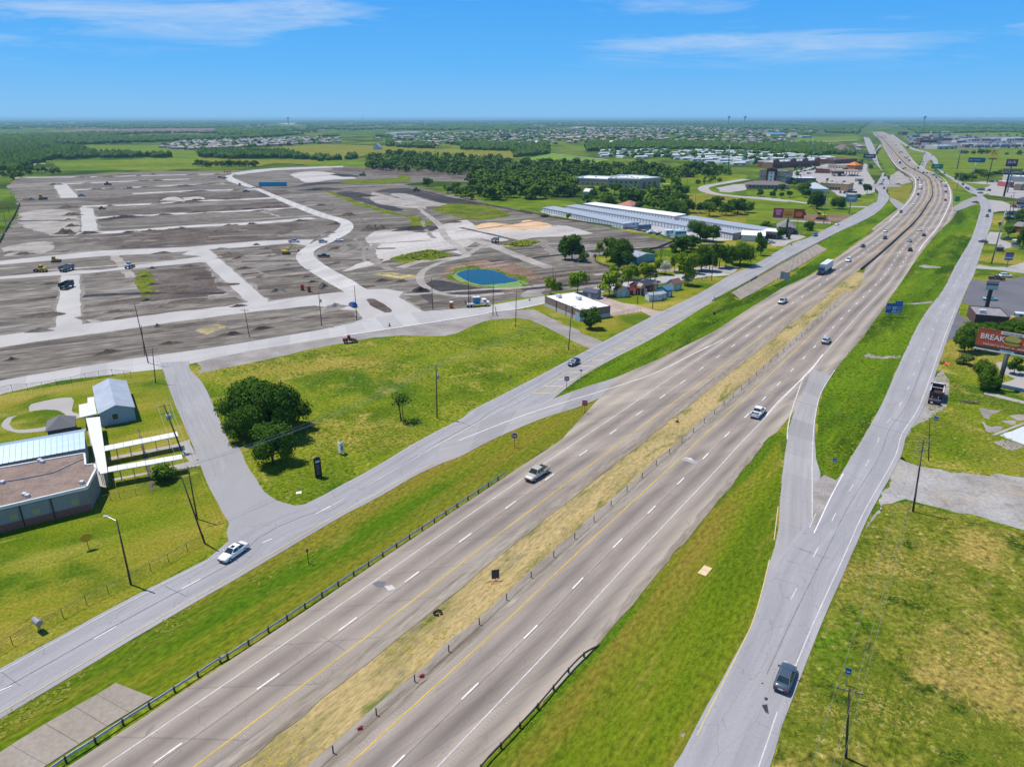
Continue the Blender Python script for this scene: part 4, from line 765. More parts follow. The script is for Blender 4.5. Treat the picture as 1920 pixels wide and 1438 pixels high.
pole('stub', 'short leaning timber stub beside the tall plain pole at the kerb', 'B3 690,850', 'B3 672,780', 0, 0, .13, name='timber_stub', cat='post')
pole('u7', 'plain timber pole next to the single orange portable toilet', 'B3 206,802', 'B3 196,562', 0, 0, .14)
pole('u8', 'taller of two timber poles behind the flatbed truck', 'B3 476,785', 'B3 468,500', 0, 0, .15); pole('u8b', 'shorter of two timber poles behind the flatbed truck', 'B3 486,780', 'B3 485,610', 0, 0, .13)
pole('u9', 'taller of two timber poles beside the sapling at the pond drive', 'B3 1110,665', 'B3 1107,476', 0, 0, .14); pole('u9b', 'shorter of two timber poles beside the sapling at the pond drive', 'B3 1124,655', 'B3 1129,518', 0, 0, .13)
pole('u10', 'timber pole with transformer by the pile of grey gravel', 'B2 749,1185', 'B2 728,955', 1, 1, .14, arm_rz=20)
pole('u11', 'plain timber pole beside the bright blue car', 'B2 992,1142', 'B2 975,908', 0, 0, .14)
pole('u12', 'timber pole with crossarm by the yellow straw at the county road', 'B2 250,1262', 'B2 215,1070', 1, 0, .13, arm_rz=-10)
pole('u13', 'tallest timber pole at the road corner by the chain link fence', 'B1 1026,1442', 'B1 928,1025', 1, 0, .15, arm_rz=20); pole('u13b', 'second timber pole leaning on the tallest one at the road corner', 'B1 1000,1385', 'B1 976,1180', 0, 0, .12)
pole('u14', 'timber pole with small crossarm at the corner of the school lawn', 'A1 1165,232', 'A1 1140,-30', 1, 0, .13, arm_rz=10)
pole('u15', 'timber pole with three blue-grey transformers over the covered walkways', 'A1 1362,742', 'A1 1225,392', 2, 3, .16, arm_rz=30)
pole('u16', 'timber pole with crossarm beside the side road mouth', 'A1 1478,1250', 'A1 1405,855', 1, 0, .14, arm_rz=25); pole('u16b', 'plain timber pole close by the side road mouth, inside the lawn', 'A1 1535,1432', 'A1 1355,925', 0, 0, .15)
pole('u17', 'timber pole carrying a street lamp at the frontage road fence', 'A2 807,315', 'A1 872,1255', 0, 0, .15, lamp=True, name='street_lamp', cat='street lamp')
pole('u18', 'timber pole with transformer in front of the small white shed', 'D7 572,955', 'D7 598,488', 1, 1, .14, arm_rz=-10)
pole('u19', 'plain timber pole at the end of the timber fence by the parking strip', 'D7 1331,597', 'D7 1350,300', 0, 0, .14)
pole('u20', 'short dark post on the lawn between white shed and red shed', 'D7 379,890', 'D7 383,715', 0, 0, .16, name='timber_post', cat='post')
pole('u21', 'plain timber pole in front of the blue metal shed', 'D7 412,500', 'D7 408,240', 0, 0, .13)
pole('u22', 'very tall leaning steel pole by the lawn on the house side of the frontage road', 'D2 1497,650', 'D1 1690,1105', 0, 0, .32, M_STEEL)
for i, (b, t, l) in enumerate((('D1 1722,1290', 'D1 1757,935', 'brown timber pole, first of three near the pink-roofed store'), ('D1 1775,1245', 'D1 1790,900', 'brown timber pole, middle of three near the pink-roofed store'), ('D1 1830,1235', 'D1 1850,1050', 'brown timber pole, shortest of three near the pink-roofed store'))): pole('r%d' % i, l, b, t, 1, 0, .2, arm_rz=0)
for b, t, l, r in (('D1 1058,600', 'D1 1122,262', 'tall steel monopole beside the pasture with the arches sign', .75), ('D1 1055,865', 'D1 1090,660', 'slim steel mast on the verge where the frontage roads meet', .22), ('D5 827,470', 'D5 855,200', 'tall teal steel monopole behind the long brick shopping centre', .8), ('B6 945,420', 'B6 955,255', 'tall teal steel monopole at the edge of the woods behind the hotel lawn', .75), ('B8 883,246', 'B8 885,160', 'tall steel monopole in front of the far suburb, west of its twin', .7), ('B8 1160,244', 'B8 1161,163', 'tall steel monopole in front of the far suburb, by the dark tree block', .7), ('D5 990,1295', 'D5 1030,960', 'tall grey steel pole between the yellow excavator and the frontage road', .3)):
    pole(l, l, b, t, 0, 0, r, M_STEEL, name='steel_monopole', cat='transmission pole')
for b, t, l in (('B4 1155,335', 'B4 1155,220', 'timber pole on the lawn between the office building and the hotel'), ('B4 1217,470', 'B4 1217,378', 'timber pole in the olive field behind the storage units'), ('D5 1030,1300', 'D5 1040,1160', 'timber pole next to the tall grey steel pole'), ('D5 853,1382', 'D5 860,1235', 'timber pole beside the round bush near the hip-roofed house'), ('D5 645,1432', 'D5 655,1228', 'timber pole under the red end of the crimson and yellow billboard'), ('E5 165,720', 'E5 145,590', 'timber pole by the black silt fence, far corner of the site'), ('E5 200,720', 'E5 172,580', 'second timber pole by the black silt fence, far corner of the site'), ('E5 85,1050', 'E5 38,850', 'leaning timber pole along the side lane at the site edge'), ('E5 130,900', 'E5 100,740', 'leaning timber pole near the white trailer at the site edge')): pole(l, l, b, t, 1 if 'office' in l else 0, 0, .14)
M_CABLE = paint('wire', (.10,.10,.10), .6)
M_CABLE2 = paint('bright_wire', (.45,.45,.45), .4, .5)
def wires(label, a, b, n=3, sag=1.0, mat=None, ext=None):
    (pa, ra) = PT[a]; (pb, rb) = PT[b] if isinstance(b, str) else (b, ra); root = thing('power_line', label, 'power line', pa)
    for k in range(n):
        q = (-1.1, 1.1, .5)[k] if n > 1 else 0; A = Vector((math.cos(ra)*q, math.sin(ra)*q, .2)); B = pb-pa+Vector((math.cos(rb)*q, math.sin(rb)*q, .2))
        MB().poly_tube([A.lerp(B, t/10)-Vector((0, 0, sag*4*(t/10)*(1-t/10))) for t in range(11)], .018, 3).obj('wire', mat or M_CABLE2, root)
wires('wires from the leaning two-arm pole over the weedy lot to the next pole', 'u1', 'u2', 3, 1.0)
wires('wires running on from the weedy lot pole out of the picture', 'u2', PT['u2'][0]+(PT['u2'][0]-PT['u1'][0])*.9, 3, 1.0)
wires('wires between the transformer pole by the sapling and the driveway pole', 'u3', 'u4', 3, 1.2); wires('wires between the driveway pole and the white shed pole', 'u4', 'u18', 3, 1.2)
wires('wires between the sapling pole and the side road mouth pole', 'u3', 'u16', 3, 1.6); wires('wires between the side road mouth pole and the three-transformer pole', 'u16', 'u15', 3, .8)
wires('wires from the three-transformer pole to the corner lawn pole', 'u15', 'u14', 3, .8, M_CABLE); wires('wire from gravel pile pole to blue car pole', 'u10', 'u11', 1, .5, M_CABLE); wires('wire from blue car pole to orange toilet pole', 'u11', 'u7', 1, .8, M_CABLE)
wires('wire from orange toilet pole to the pair behind the flatbed truck', 'u7', 'u8', 1, .5, M_CABLE); wires('wire from the pair behind the truck to the kerb pole', 'u8', 'u6', 1, .4, M_CABLE); wires('wire from gravel pile pole to yellow straw pole', 'u10', 'u12', 1, .8, M_CABLE); wires('wire from yellow straw pole to the corner poles', 'u12', 'u13', 1, 1, M_CABLE)
wires('wires over the frontage road from the leaning two-arm pole to the sapling pole', 'u1', 'u4', 1, 2.5, M_CABLE)
CN = dict(white='white', silver='silver', black='black', grey='dark grey', red='red', navy='navy', blue='blue', slate='slate grey')
# ================================================================ vehicles (front to +X)
M_GLASS = paint('vehicle_glass', (.018,.032,.038), .06, 0, .2, 1, spec=.8); M_TYRE = paint('tyre_rubber', (.018,.018,.018), .85); M_RIM = paint('wheel_rim', (.42,.42,.43), .35, .7)
M_HEAD = paint('headlight_lens', (.62,.64,.66), .15); M_TAIL = paint('tail_light', (.30,.012,.012), .25); M_BLACK = paint('black_trim', (.022,.022,.024), .5)
CC = dict(white=(.80,.80,.79), silver=(.48,.49,.50), beige=(.56,.50,.40), grey=(.13,.15,.17), slate=(.075,.105,.135), black=(.02,.02,.023), navy=(.022,.045,.10), blue=(.02,.10,.36), lightblue=(.36,.50,.58), red=(.26,.02,.025), maroon=(.16,.02,.03), brown=(.10,.06,.04), yellow=(.72,.46,.03))
def cpaint(c): return pm(CC[c] if isinstance(c, str) else c, .28, .0 if c in ('white', 'yellow') else .25, .05, .8, .6)
KINDS_ = {  # length, width, stations (x, z low, z top, half width), cabin (x base rear/front, x roof rear/front, z base, z roof, half width base/roof)
 'sedan': (4.85, 1.84, [(-2.42,.42,.70,.74),(-2.33,.30,.97,.86),(-1.75,.24,1.03,.91),(-.9,.22,.98,.92),(.6,.22,.95,.92),(1.1,.22,.94,.92),(1.85,.24,.86,.89),(2.28,.28,.74,.80),(2.42,.36,.58,.66)], (-1.95,1.12,-.95,.30,.96,1.44,.80,.60)),
 'suv': (4.75, 1.92, [(-2.38,.50,.85,.82),(-2.3,.36,1.14,.93),(-1.6,.28,1.14,.96),(.5,.28,1.10,.96),(1.0,.28,1.08,.95),(1.85,.30,1.0,.92),(2.25,.36,.88,.83),(2.38,.45,.66,.72)], (-2.26,1.08,-2.0,.30,1.10,1.72,.86,.68)),
 'hatch': (4.4, 1.80, [(-2.2,.42,.75,.76),(-2.12,.32,1.02,.86),(-1.4,.24,1.05,.90),(.5,.22,.98,.90),(1.0,.22,.95,.90),(1.75,.24,.87,.86),(2.1,.3,.74,.78),(2.2,.38,.58,.66)], (-2.08,1.15,-1.45,.30,1.0,1.55,.80,.62)),
 'pickup': (5.85, 2.02, [(-.98,.42,1.14,.99),(-.6,.38,1.16,1.0),(.9,.38,1.14,1.0),(1.5,.38,1.13,1.0),(2.45,.40,1.06,.96),(2.82,.46,.96,.90),(2.92,.52,.72,.80)], (-.95,1.45,-.78,.72,1.14,1.86,.90,.74)),
 'van': (5.4, 2.0, [(-2.7,.45,1.1,.9),(-2.62,.34,1.22,.98),(-1.5,.3,1.22,1.0),(1.0,.3,1.2,1.0),(1.7,.3,1.15,.98),(2.4,.34,1.0,.92),(2.7,.45,.75,.78)], (-2.6,1.75,-2.5,.95,1.2,2.1,.93,.80))}
def lerp3(a, b, t): return tuple(a[i]+(b[i]-a[i])*t for i in range(3))
def pane(a, b, c, d, m=.06, out=None):
    """frame quads round a window and the glass inside it; a b c d counter-clockwise seen from outside"""
    def bl(u, v): return lerp3(lerp3(a, b, u), lerp3(d, c, u), v)
    w = (Vector(b)-Vector(a)).length; h = (Vector(d)-Vector(a)).length; mu, mv = m/max(w, .1), m/max(h, .1)
    i = [bl(mu, mv), bl(1-mu, mv), bl(1-mu, 1-mv), bl(mu, 1-mv)]; o = [a, b, c, d]
    n = (Vector(b)-Vector(a)).cross(Vector(d)-Vector(a)).normalized()*-.012
    return [(o[k], o[(k+1) % 4], i[(k+1) % 4], i[k]) for k in range(4)], [tuple(Vector(q)+n) for q in i]
def car_parts(kind, roofhole=False):
    L_, Wd, st, cb_ = KINDS_[kind]; P_ = {}
    body = MB(); rings = []
    for x, zl_, zt, w in st:
        zm = (zl_+zt)*.5; half = [(-w*.86, zl_), (-w, zl_+.12), (-w*1.0, zm), (-w*.97, zt-.10), (-w*.88, zt-.02), (-w*.45, zt+.025)]
        rings.append([(x, y, z) for y, z in half]+[(x, -y, z) for y, z in reversed(half)])
    body.loft(rings); P_['body'] = body
    b0, b1, r0, r1, zb, zr, wb, wr = cb_; zb -= .03; glass = []
    cab = MB(); B = [(b0,-wb,zb),(b1,-wb,zb),(b1,wb,zb),(b0,wb,zb)]; T = [(r0,-wr,zr),(r1,-wr,zr),(r1,wr,zr),(r0,wr,zr)]
    def add(nm, a, b, c, d, m=.06):
        fr, gl = pane(a, b, c, d, m)
        for q in fr: cab.quad(*q)
        glass.append((nm, gl))
    add('windshield', B[1], B[2], T[2], T[1], .05); add('rear_window', B[3], B[0], T[0], T[3], .07)
    for s, (i, j) in ((0, (0, 1)), (1, (2, 3))):
        p, q, t, u = B[i], B[j], T[j], T[i]; f = .5
        mb_, mt = lerp3(p, q, f), lerp3(u, t, f); add('side_window', p, mb_, mt, u, .07); add('side_window', mb_, q, t, mt, .07)
    mid = ((r0+r1)/2, 0, zr+.05); e = [lerp3(T[k], T[(k+1) % 4], .5) for k in range(4)]; e = [(x, y, z+.03) for x, y, z in e]
    for k in range(4): cab.quad(T[k], e[k], mid, e[k-1])
    P_['cab'] = cab; P_['glass'] = glass
    return P_
def wheel_mesh(r=.34, w=.22):
    mb = MB(); n = 14; c = [(math.cos(2*math.pi*i/n), math.sin(2*math.pi*i/n)) for i in range(n)]
    mb.loft([[(a*r*.93, -w/2, b*r*.93) for a, b in c], [(a*r, -w/2+.03, b*r) for a, b in c], [(a*r, w/2-.03, b*r) for a, b in c], [(a*r*.93, w/2, b*r*.93) for a, b in c]]); return mb
def rim_mesh(r=.34, w=.22):
    mb = MB(); n = 10
    for s in (-1, 1):
        c = [(math.cos(2*math.pi*i/n)*r*.62, s*(w/2+.006), math.sin(2*math.pi*i/n)*r*.62) for i in range(n)]; mb.quad(*(c if s < 0 else c[::-1]))
    return mb
_W = {}
def wheels(root, xs, y, r=.34, w=.22, rim=True, dual=False):
    if (r, w) not in _W: _W[(r, w)] = (wheel_mesh(r, w).mesh('wheel_tyre', M_TYRE), rim_mesh(r, w).mesh('wheel_rim', M_RIM))
    for x in xs:
        for s in (-1, 1):
            o = meshobj('wheel', _W[(r, w)][0], root, (x, s*y, r))
            if rim: meshobj('rim', _W[(r, w)][1], o)
_CAR = {}
def car(kind, color, lod=0):
    """a car with parts (lod 0), with body, windows and wheels (1) or as one small mesh (2)"""
    k = (kind, color, lod)
    if k in _CAR: return _CAR[k]
    P_ = car_parts(kind); L_, Wd, st, cb_ = KINDS_[kind]; cp = cpaint(color); xw = (st[0][0]+.95 if kind != 'pickup' else -1.85, st[-1][0]-.9); b0, b1, r0, r1, zb, zr, wb, wr = cb_
    bed = None
    if kind == 'pickup':
        bed = MB(); bed.box(-2.9,-1.0,.45,-.98,-.86,1.16).box(-2.9,.86,.45,-.98,1.0,1.16).box(-2.92,-.86,.45,-2.78,.86,1.14)
        fl = MB().box(-2.78,-.86,.55,-.98,.86,.74)
    if lod == 2:
        mb = MB()
        for src, mi in ((P_['body'], 0), (P_['cab'], 0)): 
            n = len(mb.v); mb.v += src.v; mb.f += [tuple(i+n for i in f) for f in src.f]; mb.mi += [mi]*len(src.f)
        for nm, g in P_['glass']: mb.quad(*g, mi=1)
        for x in xw:
            for s in (-1, 1):
                n = len(mb.v); wm = wheel_mesh(.34, .22); mb.v += [(a+x, b+s*(Wd/2-.12), c+.34) for a, b, c in wm.v]; mb.f += [tuple(i+n for i in f) for f in wm.f]; mb.mi += [2]*len(wm.f)
        if bed:
            for src, mi in ((bed, 0), (fl, 2)): n = len(mb.v); mb.v += src.v; mb.f += [tuple(i+n for i in f) for f in src.f]; mb.mi += [mi]*len(src.f)
        me = mb.mesh('small_'+kind, [cp, M_GLASS, M_TYRE]); _CAR[k] = me; return me
    root = thing(kind, 'x', 'car'); b = P_['body'].obj('body', cp, root, smooth=True); bv = b.data
    bm = bmesh.new(); bm.from_mesh(bv); bmesh.ops.recalc_face_normals(bm, faces=bm.faces); bm.to_mesh(bv); bm.free()
    P_['cab'].obj('cabin', cp, root)
    for nm, g in P_['glass']: MB().quad(*g).obj(nm, M_GLASS, root)
    if bed: bed.obj('cargo_bed', cp, root); fl.obj('bed_floor', M_BLACK, root)
    r = .40 if kind == 'pickup' else .37 if kind in ('suv', 'van') else .33
    wheels(root, xw, Wd/2-.10, r)
    xf, xr = st[-1][0], (st[0][0] if not bed else -2.92)
    if lod == 0:
        for s in (-1, 1):
            MB().box(-.12, -.2, -.07, .05, .2, .07).obj('headlight', M_HEAD, root, (xf-.06, s*(Wd/2-.42), st[-1][2]+.08)); MB().box(-.04, -.16, -.08, .06, .16, .08).obj('tail_light', M_TAIL, root, (xr+.02, s*(Wd/2-.28), (st[0][2]+.05) if not bed else .98))
            MB().box(-.1, -.12, -.08, .06, .12, .08).obj('mirror', cp, root, (b1-.25, s*(Wd/2+.06), zb+.12))
        MB().box(-.05, -.5, -.1, .03, .5, .1).obj('grille', M_BLACK, root, (xf, 0, st[-1][2]-.1)); MB().box(-.02, -.26, -.07, .02, .26, .07).obj('number_plate', M_HEAD, root, (xr-.02, 0, st[0][2]-.05 if not bed else .72))
        MB().box(-.03,-.75,-.06,.06,.75,.06).obj('bumper', M_BLACK, root, (xf-.02, 0, st[-1][1]+.02)); MB().box(-.06,-.75,-.06,.03,.75,.06).obj('bumper', M_BLACK, root, (xr+.02, 0, st[0][1]+.02))
    _CAR[k] = [root, False]; return _CAR[k]
def near_dir(curve, p):
    i = min(range(1, len(curve)-1), key=lambda q: (curve[q]-p).length_squared); d = curve[i+1]-curve[i-1]; return math.atan2(d.y, d.x)
NMS = dict(sedan='sedan_car', suv='suv_car', hatch='hatchback_car', pickup='pickup_truck', van='van')
CATS = dict(sedan='car', suv='car', hatch='car', pickup='pickup truck', van='van')
ROADZ = 14*LZ
def put(kind, color, code, rz, label, lod=1, group=None, z=ROADZ, dz=0):
    p = W1(code) if isinstance(code, str) else code
    if lod == 2:
        o = meshobj(NMS[kind], car(kind, color, 2), None, (p.x, p.y, z), rz); return tag(o, label, CATS[kind], group)
    c = car(kind, color, lod)
    if not c[1]:
        c[1] = True; o = c[0]; o.name = NMS[kind]; o.location = (p.x, p.y, z); o.rotation_euler = (0, 0, rz); o['label'] = label; o['category'] = CATS[kind]
        if group: o['group'] = group
        return o
    return dup(c[0], (p.x, p.y, z), rz, label, group)
PI = math.pi
hL = lambda code: near_dir(YL, W1(code))+PI
hR = lambda code: near_dir(YR, W1(code))
hF = lambda code: near_dir(FRL, W1(code))
hQ = lambda code: near_dir(FRR, W1(code))
wc = put('sedan', 'white', 'A2 1440,135', hF('A2 1440,135')+PI, 'white sedan with dark sunroof on the frontage road by the side road mouth', 0)
MB().box(-.28,-.3,0,.28,.3,.012).obj('sunroof', M_GLASS, wc, (-.05, 0, 1.475))
put('pickup', 'beige', 'A4 585,1412', hL('A4 585,1412'), 'beige crew cab pickup driving toward the camera beside the end of the guardrail', 0)
put('pickup', 'white', 'A5 374,738', hR('A5 374,738'), 'white pickup with tools in its bed, driving away past the ramp gore', 0)
tl = MB().box(-2.3,-.5,.74,-1.6,.1,1.0).box(-2.0,.2,.74,-1.3,.6,.95).obj('tool_box', M_BLACK, COL.objects[-1]) if False else None
put('suv', 'silver', 'A5 770,318', hR('A5 770,318'), 'silver SUV driving away where the entrance ramp merges', 0)
put('sedan', 'slate', 'A6 515,952', hQ('A6 515,952')+.03, 'dark grey-blue sedan seen from behind on the right frontage road', 0)
put('hatch', 'navy', 'A4 863,575', hF('A4 863,575')+PI, 'dark blue hatchback beside the yellow hatched strip', 0)
put('pickup', 'silver', 'A5 517,88', hL('A5 517,88'), 'light grey pickup coming toward the camera across from the blue service sign', 0)
HWL = [('B5 748,962', 'suv', 'white', 'white SUV close behind the semi truck'), ('B5 845,867', 'sedan', 'navy', 'dark blue sedan alone in the right lane behind the white SUV'), ('B5 992,812', 'hatch', 'navy', 'navy hatchback driving beside the white sedan'), ('B5 995,764', 'sedan', 'white', 'white sedan just behind the navy hatchback'), ('B5 1098,637', 'suv', 'slate', 'dark SUV at the tip of the exit ramp wedge'), ('B5 1185,582', 'sedan', 'white', 'white sedan on the curve near the left shoulder'), ('B5 1213,520', 'suv', 'black', 'black SUV behind the white truck on the curve'), ('B5 1222,408', 'sedan', 'grey', 'grey sedan in the group ahead of the barrier bend'), ('B5 1240,425', 'sedan', 'silver', 'silver sedan on the curve next to the median barrier'), ('D1 555,745', 'sedan', 'black', 'black sedan beside the silver sedan on the curve'), ('D1 365,603', 'suv', 'maroon', 'maroon SUV behind the blue truck, nearer the wall'), ('D1 392,592', 'sedan', 'black', 'black sedan behind the blue truck, nearer the median'), ('D1 220,405', 'sedan', 'grey', 'grey car alone high up the far carriageway'), ('D1 175,293', 'sedan', 'navy', 'dark car near the top of the far carriageway')]
for c, k, col, lb in HWL: put(k, col, c, hL(c), lb, 1 if px(c)[0][1] > 350 else 2)
HWR = [('B5 1223,757', 'sedan', 'white', 'white sedan driving away along the median barrier'), ('B5 1252,792', 'sedan', 'black', 'black sedan driving away near the ramp gore'), ('B5 1155,830', 'suv', 'silver', 'silver SUV driving away, one lane over from the black SUV'), ('B5 1160,892', 'suv', 'black', 'black SUV driving away before the double white line'), ('D1 905,1005', 'sedan', 'black', 'black sedan driving away at the outer bend'), ('D1 910,900', 'suv', 'maroon', 'dark red SUV following the white box truck'), ('D1 855,765', 'sedan', 'black', 'black sedan in the next lane to the box truck'), ('D1 790,713', 'sedan', 'black', 'black sedan behind the second box truck'), ('D1 670,655', 'sedan', 'navy', 'dark sedan ahead of the second box truck'), ('D1 625,652', 'suv', 'black', 'dark SUV next to the dark sedan at the slip road'), ('D1 555,595', 'van', 'black', 'tall black van beside the slip road mouth'), ('D1 512,600', 'sedan', 'grey', 'small grey car beside the tall black van')]
for c, k, col, lb in HWR: put(k, col, c, hR(c), lb, 1 if px(c)[0][1] > 350 else 2)
for i, (x, y) in enumerate(((410,463),(385,455),(400,470),(370,402),(345,378),(325,383),(310,350),(318,395),(280,322),(275,290),(268,300),(245,258),(215,252),(290,345),(350,392),(425,452))):
    c = 'D1 %d,%d' % (x, y); put(('sedan','suv','hatch')[i % 3], ('black','navy','grey','white','slate')[i % 5], c, hR(c), CN[('black','navy','grey','white','slate')[i % 5]]+' '+('sedan','SUV','hatchback')[i % 3]+' queuing bumper to bumper up the far carriageway', 2, 'cars queuing on the far carriageway')
FRO = [('D5 1157,1318', 'sedan', 'white', 'white sedan on the frontage road below the excavator', hF, PI, 1), ('D6 1152,432', 'suv', (.03,.13,.25), 'blue SUV on the frontage road at the guardrail end', hF, PI, 1), ('D5 1762,852', 'suv', 'maroon', 'dark red SUV at the back of the frontage road queue', hF, 0, 2), ('D5 1738,640', 'suv', 'slate', 'dark SUV leading the frontage road queue', hF, 0, 2), ('D5 1772,690', 'van', 'navy', 'navy van in the frontage road queue', hF, 0, 2), ('D5 1755,745', 'sedan', 'black', 'black sedan in the frontage road queue', hF, 0, 2), ('D5 1738,770', 'sedan', 'silver', 'silver sedan in the frontage road queue', hF, 0, 2), ('D5 1722,800', 'sedan', 'grey', 'grey sedan at the frontage road crossing', hF, 1.5, 2), ('D5 1820,728', 'sedan', 'black', 'black car alone beside the frontage road queue', hF, PI, 2), ('D1 203,805', 'sedan', 'white', 'white car on the cross street by the brown embankment', hF, 1.3, 2), ('D1 298,800', 'sedan', 'black', 'black car on the cross street by the brown embankment', hF, 1.3, 2), ('D1 10,495', 'sedan', 'black', 'dark car on the frontage road near the far shops', hF, PI, 2)]
for c, k, col, lb, h, a, lod in FRO: put(k, col, c, h(c)+a, lb, lod)
FQ = [('D1 1470,1145', 'suv', 'slate', 'dark grey SUV following the other on the right frontage road', 0, 1), ('D1 1440,1210', 'suv', 'grey', 'grey SUV ahead of the junction on the right frontage road', 0, 1), ('D2 1390,378', 'sedan', 'brown', 'dark brown sedan turning off the right frontage road', 1.0, 1), ('D1 1290,1033', 'sedan', 'black', 'dark car on the slip road by the grass triangle', 1.1, 2), ('D1 1355,912', 'sedan', 'slate', 'dark car at the frontage road junction', .7, 2), ('D1 1240,880', 'suv', 'white', 'white SUV waiting at the frontage road junction', PI, 2), ('D1 1200,865', 'suv', 'navy', 'navy SUV waiting behind the white one at the junction', PI, 2), ('D1 1172,848', 'sedan', 'black', 'black sedan waiting third at the junction', PI, 2), ('D1 1130,803', 'suv', 'black', 'black SUV waiting last at the junction', PI, 2), ('D1 1037,733', 'sedan', 'black', 'black car on the bend above the slim mast', PI, 2), ('D1 975,708', 'sedan', 'white', 'white car on the frontage road bend', PI, 2), ('D1 895,661', 'sedan', 'navy', 'dark car below the green sign on the frontage road', PI, 2), ('D1 835,604', 'suv', 'black', 'black SUV beside the green sign', PI, 2), ('D1 732,428', 'sedan', 'grey', 'grey car on the top bend of the right frontage road', PI, 2), ('D1 640,385', 'sedan', 'black', 'black car where the far slip road leaves', PI, 2), ('D1 620,514', 'sedan', 'navy', 'dark car on the far slip road', 0, 2), ('D1 612,545', 'sedan', 'grey', 'grey car on the far slip road', 0, 2)]
for c, k, col, lb, a, lod in FQ: put(k, col, c, hQ(c)+a, lb, lod)
# parked
for c, k, col, a, lb, lod in (('D2 1560,858', 'pickup', 'maroon', -.32, 'dark red pickup parked in the asphalt lot by the grass', 0), ('D2 1680,822', 'suv', 'white', -.1, 'white SUV parked behind the dark red pickup', 1), ('D2 1480,1118', 'sedan', 'lightblue', -.1, 'pale blue car parked behind the black pylon of the plaza sign', 0), ('D3 1590,375', 'suv', 'white', .25, 'white SUV parked behind the trees next to the yellow bus', 0),
    ('D6 585,525', 'sedan', 'silver', .3, 'silver sedan parked in front of the arched white shop', 1), ('D2 1690,345', 'pickup', 'slate', .1, 'dark pickup parked at the house by the very tall pole', 1), ('B2 965,1050', 'hatch', 'blue', 2.2, 'bright blue car parked on the new concrete at the site entrance', 1), ('B2 758,610', 'suv', 'silver', .5, 'silver SUV at the bend of the site street', 1), ('B2 870,600', 'sedan', 'white', .1, 'white car parked on dirt at the bend of the site street', 1), ('B2 560,608', 'pickup', 'silver', .1, 'silver pickup on the thin site street near the bend', 1), ('B2 765,712', 'pickup', 'black', .1, 'black pickup parked on dirt beside the site street', 1),
    ('E5 1135,655', 'pickup', 'grey', .3, 'grey pickup on the far site street', 2), ('E6 1490,520', 'pickup', 'black', .1, 'black pickup on the far lots near the main site street', 2), ('E6 1130,325', 'suv', 'brown', .6, 'brown vehicle near the top of the main site street', 2), ('E6 1195,335', 'pickup', 'grey', .8, 'grey vehicle on the top bend of the main site street', 2), ('E6 1400,428', 'van', 'lightblue', 2.0, 'pale van on the main site street', 2)):
    put(k, col, c, a, lb, lod, z=6*LZ+.02)
# parking lots on the far left: rows of small cars
ROWN = {'D5 580,620 880,565': 'the row along the front', 'D5 610,650 900,600': 'the second row', 'D5 720,670 940,640': 'the third row', 'D5 980,640 1090,660': 'the row by the arched entrance', 'D5 1190,905 1290,915': 'the short row by the tan restaurant', 'D5 1110,690 1380,690': 'the row under the fuel canopy', 'D5 1460,540 1530,520': 'the short row by the road bend'}
k = 0; cols = ['white', 'silver', 'black', 'grey', 'red', 'navy', 'blue', 'white']
for code, n, gap in (('D5 580,620 880,565', 13, 0), ('D5 610,650 900,600', 13, 0), ('D5 720,670 940,640', 9, 0), ('D5 980,640 1090,660', 5, 0), ('D5 1190,905 1290,915', 4, 0), ('D5 1110,690 1380,690', 9, 0), ('D5 1460,540 1530,520', 3, 0)):
    a, b = W(code)
    for i in range(n):
        if rnd.random() < .18: continue
        p = a.lerp(b, (i+.5)/n); put(('sedan','suv','pickup','hatch')[k % 4], cols[k*3 % 8], p, rnd.choice((1.2, 1.25, 4.35)), CN[cols[k*3 % 8]]+' '+('sedan','SUV','pickup','hatchback')[k % 4]+' parked in '+ROWN[code]+' of the brick shops', 2, 'cars parked at the brick shops', z=3*LZ+.02); k += 1
for code, n in (('D1 1310,870 1480,880', 5), ('D1 1480,770 1700,760', 6), ('D1 1700,830 1900,850', 5), ('D1 1690,1170 1900,1190', 4), ('D1 1690,1240 1800,1240', 3), ('D1 1760,1090 1900,1100', 3)):
    a, b = W(code)
    for i in range(n): put(('sedan','suv','pickup')[k % 3], cols[k*5 % 8], a.lerp(b, (i+.5)/n), rnd.choice((.2, 1.4, 1.5)), CN[cols[k*5 % 8]]+' '+('sedan','SUV','pickup')[k % 3]+' parked around the tall red pylon', 2, 'cars parked by the fast food pylon', z=12*LZ+.02 if '109' in code else 3*LZ+.05); k += 1
for i in range(46):
    p = W1('D1 %d,%d' % (rnd.uniform(480, 1880), rnd.uniform(300, 335) if i % 2 else rnd.uniform(185, 300))); put(('sedan','suv','pickup')[i % 3], cols[i % 8], p, rnd.uniform(0, 6), 'tiny '+CN[cols[i % 8]]+' '+('sedan','SUV','pickup')[i % 3]+' parked at the far retail strip', 2, 'cars parked at the far retail strip', z=2*LZ+.03)
for i in range(26):
    t = i/26; c = W1('D1 %d,%d' % (95+rnd.uniform(-75, 60), 205-rnd.uniform(0, 30))); put(('sedan','suv','van')[i % 3], cols[i*3 % 8], c, near_dir(YL, c), 'one of the tiny cars on the far crest of the highway', 2, 'cars on the far crest of the highway')
